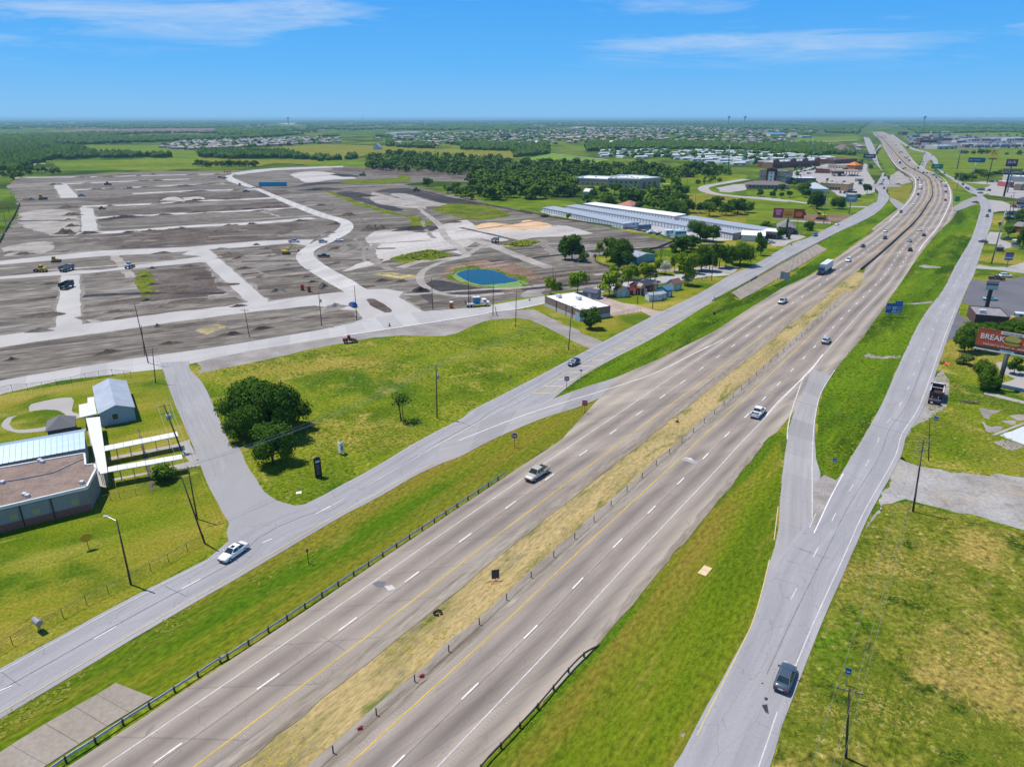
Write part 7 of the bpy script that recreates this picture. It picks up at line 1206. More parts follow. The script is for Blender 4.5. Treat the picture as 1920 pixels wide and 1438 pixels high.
s = sign('small white board lying on the grass near the side road corner', 'A3 640,1056', 'fallen_board', 'board'); MB().loft([[(-.5,-.3,.03),(.45,-.3,.03),(.5,.35,.1),(-.4,.35,.06)], [(-.5,-.3,.08),(.45,-.3,.08),(.5,.35,.16),(-.4,.35,.12)]]).obj('board', M_SWHITE, s); MB().tube((.45,.2,0),(.45,.2,1.2),.04,.04,5).obj('stake', M_SWHITE, s)
# construction signs and debris in the median and verge
s = sign('dark back of a construction sign on red folding legs in the straw median', 'A7 1410,345', 'construction_sign', 'construction sign', rz=R(30)); o = MB().box(-.62,-.03,-.62,.62,.03,.62).obj('sign_panel', pm((.09,.05,.045), .7), s, (0,0,1.25)); o.rotation_euler = (R(-22), R(12), 0); MB().tube((-.9,-.4,.05),(.9,.4,.05),.05,.05,5).tube((-.9,.4,.05),(.9,-.4,.05),.05,.05,5).tube((0,0,.05),(0,0,.8),.05,.05,5).obj('folding_stand', pm((.42,.10,.08), .6), s)
s = sign('orange-red construction sign tipped over on black legs by the dump truck', 'D3 740,985', 'construction_sign', 'construction sign', rz=R(10)); o = MB().prism([(0,.95),(-.95,0),(0,-.95),(.95,0)], 0, .05).obj('sign_panel', M_SORANGE, s, (0,-.6,.35)); o.rotation_euler = (R(25), 0, 0); MB().tube((-1.1,.5,.06),(.9,1.2,.3),.08,.08,5).tube((1.1,.5,.06),(-.9,1.3,.4),.08,.08,5).tube((0,.3,.1),(0,1.0,.8),.06,.06,5).obj('folding_stand', M_BLACK, s)
s = sign('plywood sheet lying in the dry verge between highway and right frontage road', 'A6 65,332', 'plywood_sheet', 'board', rz=R(-38)); MB().box(-.62,-1.2,.06,.62,1.2,.10).obj('board', pm((.62,.47,.27), .8, 0, .12, 1), s); MB().box(-.62,-.03,.101,.62,.03,.106).obj('joint', pm((.45,.32,.18), .8), s)
for c, lb in (('A7 976,908', 'red plastic scrap beside a cable barrier post, the farther one'), ('A7 612,1215', 'red plastic scrap by the cable barrier, the nearer one')): s = sign(lb, c, 'plastic_scrap', 'debris'); MB().loft([[(-.3,-.2,.02),(.3,-.25,.02),(.25,.25,.02),(-.2,.2,.02)], [(-.2,-.1,.45),(.15,-.15,.35),(.2,.1,.5),(-.15,.15,.3)]]).obj('bent_shell', pm((.42,.03,.04), .5), s); MB().tube((-.5,.1,.05),(.4,.3,.12),.05,.04,5).obj('bent_strip', pm((.30,.03,.04), .5), s)
s = sign('shredded black tyre in the straw median', 'A7 1070,535', 'tyre_shred', 'debris'); MB().poly_tube([Vector((math.cos(t*.7)*(.5+.1*(t % 2)), math.sin(t*.7)*.45, .12+.1*(t % 3))) for t in range(8)], .13, 5).obj('tread_strip', M_TYRE, s); MB().poly_tube([Vector((.3+t*.12, -.3+.1*(t % 2), .08)) for t in range(4)], .1, 5).obj('tread_strip', M_TYRE, s)
for c, lb, m in (('A4 1635,1003', 'orange cone lying in the straw median', M_SORANGE), ('B2 1218,1187', 'orange traffic barrel on the county road kerb', M_SORANGE), ('E4 1460,712', 'orange cone standing on the county road in front of the pond drive', M_SORANGE), ('D6 850,550', 'dark red dustbin at the end of the shop drive', M_SRED)): s = sign(lb, c, 'traffic_barrel' if 'barrel' in lb else 'dustbin' if 'bin' in lb else 'traffic_cone', 'traffic barrel' if 'barrel' in lb else 'dustbin' if 'bin' in lb else 'traffic cone', dz=.12); MB().tube((0,0,.08),(0,0,1.0),.28,.2 if 'cone' not in lb else .05,10).obj('body', m, s); MB().tube((0,0,.5),(0,0,.68),.262 if 'cone' not in lb else .2,.24 if 'cone' not in lb else .15,10).obj('band', M_SWHITE, s); MB().box(-.35,-.35,0,.35,.35,.08).obj('base', M_BLACK, s)
s = sign('round metal tank on legs at the lawn fence', 'A2 245,600', 'metal_tank', 'tank', rz=R(-35)); MB().tube((-.7,0,1.5),(.7,0,1.5),.42,.42,12).obj('drum', pm((.30,.29,.27), .5, .3), s); MB().tube((.4,0,0),(.4,0,1.2),.06,.06,5).tube((-.3,0,0),(-.3,0,1.2),.06,.06,5).obj('stand', M_BLACK, s)
s = sign('brush pile of cut branches on the lawn beside the dump truck', 'D4 745,265', 'brush_pile', 'brush pile')
for i in range(26): x, y = rnd.uniform(-1.5, 1.5), rnd.uniform(-.5, .5); MB().tube((x-rnd.uniform(.3,1.4), y-.2, rnd.uniform(.05,.4)), (x+rnd.uniform(.3,1.4), y+.3, rnd.uniform(.05,.6)), .06, .03, 4).obj('branch', pm((.20,.15,.11), .9), s)
# ---- billboards
def bb_pole(root, h, r, mat): MB().tube((0,0,0),(0,0,h),r,r,12).obj('pole', mat, root, smooth=True)
b = W1('D3 1522,1372'); zb, zt = zfor(b, 664)+.2, zfor(b, 664)+4.5
pl = P(1829, 644.5, zb+.15); pr = P(1920, 660.5, zb+.15); d = (pr-pl); d.z = 0; d.normalize(); rz = math.atan2(d.y, d.x); s = thing('billboard', 'orange BREAKFAST billboard with muffin picture on one green-black post', 'billboard', (b.x, b.y, 0), rz)
ox = (pl-Vector((b.x, b.y, 0))).dot(d); oy = (pl-Vector((b.x, b.y, 0))).dot(Vector((-d.y, d.x, 0))); M_BB = pm((.035,.05,.045), .6, .2, .2, .5); bb_pole(s, zb-.6, .5, M_BB); Wb, Hb = 14.6, 4.3
MB().box(ox, oy, zb, ox+Wb, oy+.25, zb+Hb).obj('sign_face', pm((.50,.085,.03), .6, 0, .08, .3), s); MB().box(ox-.1, oy-1.4, zb-.75, ox+Wb+.1, oy-.02, zb-.6).obj('catwalk', pm((.28,.32,.29), .6, .3), s); MB().box(ox, oy+.26, zb-.6, ox+Wb, oy+.6, zb+Hb-.2).obj('back_frame', M_BB, s); MB().box(-.5, min(0, oy)-.3, zb-.95, .5, max(0, oy)+.5, zb-.75).obj('pole_head', M_BB, s); MB().box(ox+.3, oy-.3, zb-.6, ox+Wb-.3, oy-.05, zb-.1).obj('apron', M_BB, s)
MB().box(ox-.03, oy-.04, zb+Hb-.1, ox+Wb+.03, oy-.001, zb+Hb+.06).box(ox-.06, oy-.04, zb, ox+.06, oy-.002, zb+Hb-.1).obj('edge_trim', pm((.55,.16,.08), .6), s)
text('BREAK', s, 1.85, (ox+3.15, oy-.05, zb+2.35), M_SWHITE, sx=.92); text('FAST', s, 1.85, (ox+11.3, oy-.05, zb+2.35), M_SWHITE, sx=.92); text('TAKE EXIT 26 OR EXIT 28 - SERVED UNTIL 11', s, .62, (ox+7.2, oy-.05, zb+.55), pm((.80,.62,.58), .5), sx=.92); MB().box(ox+4.6, oy-.06, zb+3.55, ox+9.3, oy-.03, zb+4.3).obj('name_strip', pm((.74,.70,.70), .5), s); text('WHATABURGER', s, .55, (ox+6.95, oy-.08, zb+3.92), pm((.30,.16,.20), .5)); MB().box(ox+5.2, oy-.33, zb-.55, ox+8.2, oy-.31, zb-.15).obj('owner_plate', pm((.20,.42,.58), .5), s)
bun = pm((.50,.42,.09), .6, 0, .15, 1.5)
for z, h_, c in ((2.55, 1.0, bun), (1.55, .75, pm((.46,.30,.04), .6, 0, .2, 2))): n = 20; MB().prism([(math.cos(2*PI*i/n)*1.65, math.sin(2*PI*i/n)*h_*(.62 if math.sin(2*PI*i/n) < 0 else 1)) for i in range(n)], 0, .05).obj('muffin_half', c, s, (ox+7.3, oy-.04-(.02 if h_ > .9 else 0), zb+z)); COL.objects[-1].rotation_euler = (R(90), 0, 0)
MB().box(ox+5.75, oy-.12, zb+1.9, ox+8.85, oy-.105, zb+2.05).obj('filling', pm((.07,.05,.02), .6), s)
for x in (2.5, 7.3, 12): MB().tube((ox+x, oy-.3, zb-.5),(ox+x, oy-1.5, zb-.5),.04,.04,4).box(ox+x-.3, oy-1.7, zb-.6, ox+x+.3, oy-1.4, zb-.4).obj('lamp', M_GALV, s)
b = W1('D5 505,1432'); zb = zfor(b, 409.5); s = thing('billboard', 'crimson and yellow billboard with a burger picture near the shops', 'billboard', (b.x, b.y, 0), R(-22)); bb_pole(s, zb, .55, pm((.02,.05,.09), .5)); Wb, Hb = 16.4, 5.3; MB().box(-8.2,-.2,zb,8.2,.2,zb+Hb).obj('sign_frame', M_BB, s)
for x0, x1, c in ((-8.1,-2.9,(.33,.012,.06)), (-2.9,2.6,(.62,.36,.03)), (2.6,8.1,(.34,.025,.02))): MB().box(x0,-.26,zb+.1,x1,-.205,zb+Hb-.1).obj('panel', pm(c, .5), s)
for i, wd in enumerate((3.6, 3.0, 2.4)): MB().box(-5.5-wd/2,-.3,zb+3.9-i*1.05,-5.5+wd/2,-.27,zb+4.3-i*1.05).obj('text_line', pm((.75,.55,.62), .5), s)
for cx, rx, rzz, c, z in ((-.2,2.1,1.1,(.55,.22,.03),2.9), (-.2,2.2,.5,(.16,.07,.03),2.0), (-.2,2.0,.6,(.60,.30,.05),1.5), (5.3,1.9,1.4,(.62,.20,.02),2.6)): n = 18; MB().prism([(math.cos(2*PI*i/n)*rx, math.sin(2*PI*i/n)*rzz) for i in range(n)], 0, .03).obj('burger_picture', pm(c, .5), s, (cx,-.27-.01*z,zb+z)); COL.objects[-1].rotation_euler = (R(90), 0, 0)
MB().box(-8.3,-1.4,zb-.5,8.3,-.3,zb-.4).obj('catwalk', M_GALV, s)
b = W1('1823.6,336'); zb = zfor(b, 305); s = thing('billboard', 'blue billboard with rounded corners over the hedge by the pasture', 'billboard', (b.x, b.y, 0), R(-30)); bb_pole(s, zb, .6, M_STEEL); MB().prism([(-7.2,0),(7.2,0),(7.8,.6),(7.8,4.2),(7.2,4.9),(-7.2,4.9),(-7.8,4.2),(-7.8,.6)], 0, .5).obj('sign_face', pm((.012,.12,.24), .5), s, (0,.25,zb)); COL.objects[-1].rotation_euler = (R(90), 0, 0); MB().box(-6.5,-.3,zb+1.9,-3.9,-.26,zb+3.1).box(-2.5,-.3,zb+2.1,3.5,-.26,zb+2.9).obj('text_block', pm((.30,.45,.55), .5), s)
b = W1('D1 1442,782'); h = zfor(b, 297); s = thing('pylon_sign', 'tall pole sign with two golden arches', 'pylon sign', (b.x, b.y, 0), R(-30)); bb_pole(s, h, .45, M_BLACK); MB().box(-3.4,-.5,h-1.0,3.4,.5,h).obj('name_board', pm((.14,.08,.03), .5), s)
for k in (-1.55, 1.55): MB().poly_tube([Vector((k+math.cos(PI*t/12)*1.5, 0, h+math.sin(PI*t/12)*6.4)) for t in range(13)], .42, 5).obj('golden_arch', pm((.72,.46,.02), .45), s)
b = W1('D1 1657,950'); h = zfor(b, 299); zb = zfor(b, 312.5); s = thing('pylon_sign', 'tall pylon with red jack sign over a blue board', 'pylon sign', (b.x, b.y, 0), R(-25)); bb_pole(s, zb, .75, pm((.015,.03,.06), .5)); MB().box(-4,-.5,zb+1.6,4,.5,h).obj('red_board', pm((.24,.02,.06), .5), s); MB().box(-4,-.5,zb,4,.5,zb+1.6).obj('blue_board', pm((.02,.06,.16), .5), s); text('jack', s, 3.6, (0,-.54,zb+1.6+(h-zb-1.6)*.5), M_SWHITE)
b = W1('D1 1700,900'); zb = zfor(b, 324.5); s = thing('billboard', 'tan back of a lattice billboard behind the red pylon', 'billboard', (b.x, b.y, 0), R(-8)); bb_pole(s, zb, .5, M_STEEL); MB().box(-8,-.3,zb+1.2,8,.3,zb+3.4).obj('sign_back', pm((.30,.22,.15), .7), s); MB().box(-8.2,-.5,zb,8.2,.5,zb+.6).obj('catwalk', pm((.50,.48,.45), .7), s)
for i in range(6): MB().box(-7+i*2.8,-.1,zb,-6.8+i*2.8,.1,zb+3.6).obj('strut', M_STEEL, s)
b = W1('D2 1407,1322'); h = zfor(b, 526); zb = zfor(b, 543); s = thing('pylon_sign', 'plaza sign on a thick black pylon at the asphalt lot', 'pylon sign', (b.x, b.y, 0), R(-12)); MB().box(-.5,-.4,0,.5,.4,zb).obj('pylon', pm((.015,.02,.022), .5), s); H_ = h-zb; MB().box(-1.8,-.35,zb,1.8,.35,h).obj('cabinet', pm((.25,.27,.28), .5), s); MB().box(-1.7,-.38,zb+H_*.66,1.7,-.355,h-.08).obj('name_panel', pm((.46,.30,.36), .5), s); MB().box(-1.7,-.38,zb+H_*.5,1.7,-.355,zb+H_*.64).obj('name_panel', pm((.02,.07,.08), .5), s)
for i in range(3): MB().box(-1.7,-.38,zb+.05+i*H_*.165,1.7,-.355,zb+i*H_*.165+H_*.145).obj('tenant_panel', pm(((.30,.46,.46), (.50,.55,.50), (.34,.52,.50))[i], .5), s)
b = W1('D2 1692,692'); h = zfor(b, 473); zb = zfor(b, 488); s = thing('pylon_sign', 'roadside board sign on one post at the lawn before the side drive', 'pylon sign', (b.x, b.y, 0), R(-12)); bb_pole(s, zb, .18, M_STEEL); H_ = h-zb; MB().box(-1.65,-.2,zb,1.65,.2,h).obj('cabinet', pm((.25,.27,.28), .5), s); MB().box(-1.6,-.23,zb+H_*.72,1.6,-.205,h-.08).obj('name_panel', pm((.30,.06,.09), .5), s); MB().box(-1.6,-.23,zb+H_*.4,1.6,-.205,zb+H_*.7).obj('name_panel', pm((.12,.16,.36), .5), s); MB().box(-1.6,-.23,zb+H_*.22,1.6,-.205,zb+H_*.38).obj('name_panel', pm((.55,.56,.56), .5), s); MB().box(-1.6,-.23,zb+.05,1.6,-.205,zb+H_*.2).obj('name_panel', pm((.03,.08,.18), .5), s)
for base, top, w, c, lb in (('D5 1312,1172', 'D5 1318,925', 7, (.10,.28,.34), 'teal pylon sign on the lawn before the tan restaurant'), ('D5 1545,620', 'D5 1575,405', 14, (.05,.05,.08), 'dark board sign where the left frontage road bends'), ('D5 1440,760', 'D5 1445,720', 8, (.45,.52,.55), 'pale canopy sign at the shop entrance'), ('D5 1335,905', 'D5 1340,880', 10, (.04,.03,.04), 'long black board at the shop car park')):
    b = W1(base); h = zfor(b, px(top)[0][1]); s = thing('pylon_sign', lb, 'pylon sign', (b.x, b.y, 0), R(-20)); bb_pole(s, h-2, .35, M_STEEL); hh = 5 if w > 6 else 3; MB().box(-w/2,-.3,h-hh,w/2,.3,h).obj('sign_board', pm(c, .5), s); MB().box(-w*.35,-.33,h-hh*.6,w*.35,-.31,h-hh*.3).obj('text_block', pm((.5,.5,.5), .5), s)
# ---- water towers and masts on the horizon
for c, hgt, lb, kind in (('B6 945,104', 48, 'water tower on the horizon, the taller of two close together', 1), ('B6 1052,96', 42, 'water tower on the horizon, the shorter of two close together', 1), ('B7 1622,84', 45, 'lone water tower on the western horizon', 1), ('1732,232', 44, 'dark water tower on the horizon above the highway', 1), ('681,233', 60, 'thin radio mast on the horizon', 0)):
    x, y = px(c)[0]; y = max(y, 231.5); b = P(x, y); top = {'B6 945,104': 216.5, 'B6 1052,96': 216.5, 'B7 1622,84': 219.5, '1732,232': 216.5, '681,233': 214}[c]; h = min(60, zfor(b, top)); k = b.y/4000
    b = b*(h/zfor(b, top)) if zfor(b, top) > 60 else b; h = zfor(b, top); s = thing('water_tower' if kind else 'radio_mast', lb, 'water tower' if kind else 'radio mast', (b.x, b.y, 0)); k = b.y/5000
    MB().tube((0,0,0),(0,0,h*.95),3.2*k if kind else .7*k,2.6*k if kind else .5*k,10).obj('column', M_STEEL, s)
    if kind: MB().loft([[(math.cos(2*PI*i/12)*r_, math.sin(2*PI*i/12)*r_, z) for i in range(12)] for r_, z in ((3*k,h*.68),(8*k,h*.76),(9*k,h*.86),(7*k,h*.95),(1,h))]).obj('tank', pm((.25,.35,.38), .5), s, smooth=True)
    else: MB().box(-1.5*k,-.3*k,h*.6,1.5*k,.3*k,h*.63).obj('antenna', M_STEEL, s)
# ================================================================ trees
def leafmat(name, a, b, c):
    if 'tuft' in name: a, b, c = [(q[0]*1.0, q[1]*1.0, q[2]*.5) for q in (a, b, c)]
    elif 'flower' not in name: a, b, c = [(q[0]*.95, q[1]*.95, q[2]*.6) for q in (a, b, c)]
    m, nt, bs = mk(name); L = nt.links.new; oi = NN(nt, 'ShaderNodeObjectInfo'); tc = NN(nt, 'ShaderNodeTexCoord'); gm = NN(nt, 'ShaderNodeNewGeometry')
    n = NN(nt, 'ShaderNodeTexNoise', i_Scale=.9, i_Detail=5.0); L(gm.outputs['Position'], n.inputs['Vector']); n2 = NN(nt, 'ShaderNodeTexNoise', i_Scale=.06, i_Detail=2.0); L(gm.outputs['Position'], n2.inputs['Vector'])
    ad = NN(nt, 'ShaderNodeMath', operation='ADD'); L(n.outputs[0], ad.inputs[0]); L(n2.outputs[0], ad.inputs[1]); rr = NN(nt, 'ShaderNodeMath', operation='MULTIPLY'); rr.inputs[1].default_value = .35; L(oi.outputs['Random'], rr.inputs[0]); a2 = NN(nt, 'ShaderNodeMath', operation='ADD'); L(ad.outputs[0], a2.inputs[0]); L(rr.outputs[0], a2.inputs[1])
    mr = NN(nt, 'ShaderNodeMapRange', i_1=.75, i_2=1.6); L(a2.outputs[0], mr.inputs[0]); cr = NN(nt, 'ShaderNodeValToRGB'); e = cr.color_ramp.elements; e.new(.5)
    for i, q in enumerate((a, b, c)): e[i].position = i*.5; e[i].color = rgba(q)
    L(mr.outputs[0], cr.inputs[0]); L(cr.outputs[0], bs.inputs['Base Color']); bs.inputs['Roughness'].default_value = .7; bs.inputs['Specular IOR Level'].default_value = .04
    return m
LF_OAK = leafmat('oak_leaves', (.024,.062,.008), (.052,.115,.013), (.115,.195,.022)); LF_BRIGHT = leafmat('young_leaves', (.10,.18,.012), (.17,.26,.02), (.24,.32,.035)); LF_MID = leafmat('woodland_leaves', (.036,.084,.013), (.075,.142,.02), (.14,.205,.03)); LF_FLOWER = leafmat('flowering_leaves', (.08,.14,.02), (.34,.37,.22), (.62,.62,.5)); LF_GREY = leafmat('greyish_leaves', (.065,.095,.035), (.105,.145,.05), (.16,.20,.08))
M_BARK = paint('bark', (.075,.055,.042), .95, 0, .3, 2)
def crown(lobes, n, size, seed, up=.25, core=.68):
    r = random.Random(seed); mb = MB(); tot = sum(l[3]**2 for l in lobes)
    for (cx, cy, cz, rr, sq) in lobes:
        k = int(n*rr*rr/tot)
        for _ in range(k):
            while True:
                d = Vector((r.uniform(-1,1), r.uniform(-1,1), r.uniform(-1,1)))
                if .1 < d.length < 1: break
            d.normalize()
            if d.z < -.5 and r.random() < .7: d.z = -d.z
            f = r.uniform(.70, 1.06)*(1+.22*noise.noise(d*2.3+Vector((cx, cy, seed)))); p = Vector((cx+d.x*rr*f, cy+d.y*rr*f, cz+d.z*rr*f*sq))
            nn = (d+Vector((r.uniform(-.8,.8), r.uniform(-.8,.8), r.uniform(-.5,.9)+up))).normalized(); t = nn.orthogonal().normalized(); b = nn.cross(t); a = r.uniform(0, 6.28); t, b = t*math.cos(a)+b*math.sin(a), b*math.cos(a)-t*math.sin(a); s = size*r.uniform(.55, 1.3)*.5
            mb.quad(p-t*s-b*s*.35, p+t*s*.2-b*s, p+t*s+b*s*.3, p-t*s*.3+b*s)
        if core:  # unseen solid blob added inside the lobe to block light
            rings = []
            for j in range(1, 5):
                ph = PI*j/5; rings.append([(cx+math.cos(2*PI*i/7)*math.sin(ph)*rr*core, cy+math.sin(2*PI*i/7)*math.sin(ph)*rr*core, cz-math.cos(ph)*rr*sq*core) for i in range(7)])
            mb.loft(rings)
    return mb
def lobes(r, R_, h, n, lo=.35, big=.5):
    out = [(0, 0, h*.66, R_*big*1.1, .8)]
    for i in range(n): a = 2*PI*i/n*1.618+r.uniform(-.4,.4); q = R_*r.uniform(.35,.68); z = h*r.uniform(lo+.05, .84)*(1-.18*q/R_); s = R_*r.uniform(.30, .50); out.append((math.cos(a)*q, math.sin(a)*q, z, s, r.uniform(.7, .95)))
    return out
def trunk_mb(h, r0, R_, seed, n=4, stems=1):
    r = random.Random(seed); mb = MB()
    for s in range(stems):
        ox, oy = (r.uniform(-.5,.5), r.uniform(-.5,.5)) if stems > 1 else (0, 0); top = (ox*1.6+r.uniform(-.3,.3), oy*1.6+r.uniform(-.3,.3), h*.5); mb.tube((ox,oy,-.2), top, r0, r0*.6, 7)
        for i in range(n): a = 2*PI*i/n+r.uniform(-.5,.5); q = R_*r.uniform(.3,.6); mb.tube((top[0], top[1], h*r.uniform(.3,.48)), (top[0]+math.cos(a)*q, top[1]+math.sin(a)*q, h*r.uniform(.6,.8)), r0*.45, r0*.12, 5)
    return mb
TT = {}
def template(key, h, R_, nl, n, size, mat, seeds, lo=.35, tr=.28, stems=1, core=.68, single=False):
    TT[key] = []
    for s in seeds:
        r = random.Random(s); cb = crown(lobes(r, R_, h, nl, lo), n, size, s, core=core); tb = trunk_mb(h, tr, R_, s, stems=stems)
        if single: k = len(cb.v); cb.v += tb.v; cb.f += [tuple(i+k for i in f) for f in tb.f]; cb.mi += [1]*len(tb.f); TT[key].append((cb.mesh('tree_'+key, [mat, M_BARK]), None, h, R_))
        else: TT[key].append((cb.mesh('crown_'+key, mat), tb.mesh('trunk_'+key, M_BARK, True), h, R_))
template('oak', 9, 5.5, 16, 5200, .42, LF_OAK, (1, 2, 3), .22, .34); template('bright', 8, 3.4, 13, 2300, .46, LF_BRIGHT, (4, 5), .3, .16, core=.45); template('sapling', 7, 2.3, 9, 420, .34, LF_OAK, (6,), .3, .09, 4, core=0); template('mid', 9, 4.6, 11, 900, .75, LF_OAK, (7, 8, 9, 10), .25, .25); template('shrub', 3, 2.1, 9, 1300, .26, LF_OAK, (11, 12), .15, .12); template('greyshrub', 3, 2.1, 9, 900, .3, LF_GREY, (13,), .15, .12); template('flower', 6, 2.6, 9, 800, .4, LF_FLOWER, (14,), .3, .14, core=.3)
template('far', 9, 4.8, 7, 150, 1.7, LF_MID, (20, 21, 22, 23, 24), .25, .3, single=True); template('bare', 8, 2.2, 5, 40, .3, LF_GREY, (15,), .4, .15, 2, core=0)
def tree(code, key, w, h, label, name=None, group=None, k=None):
    (x, y) = px(code)[0]; sc = CROP[code.split()[0]][2] if code.split()[0] in CROP else 1.0; p = P(x, y); m = ppm(y); W_, H_ = w/sc/m, h/sc/m*1.02; cm_, tm, ht, R_ = TT[key][rnd.randrange(len(TT[key])) if k is None else k]; s = (W_/2/R_, W_/2/R_*rnd.uniform(.9, 1.05), H_/ht); name = name or {'oak': 'oak_tree', 'bright': 'young_tree', 'sapling': 'sapling', 'mid': 'broadleaf_tree', 'shrub': 'round_shrub', 'greyshrub': 'round_shrub', 'flower': 'flowering_tree', 'far': 'woodland_tree', 'bare': 'bare_tree'}[key]; cat = 'shrub' if 'shrub' in name else 'tree'
    if tm is None: o = meshobj(name, cm_, None, p, rnd.uniform(0, 6.28), s); return tag(o, label, cat, group)
    o = thing(name, label, cat, p, rnd.uniform(0, 6.28), group); o.scale = s; meshobj('trunk', tm, o); meshobj('crown', cm_, o); return o
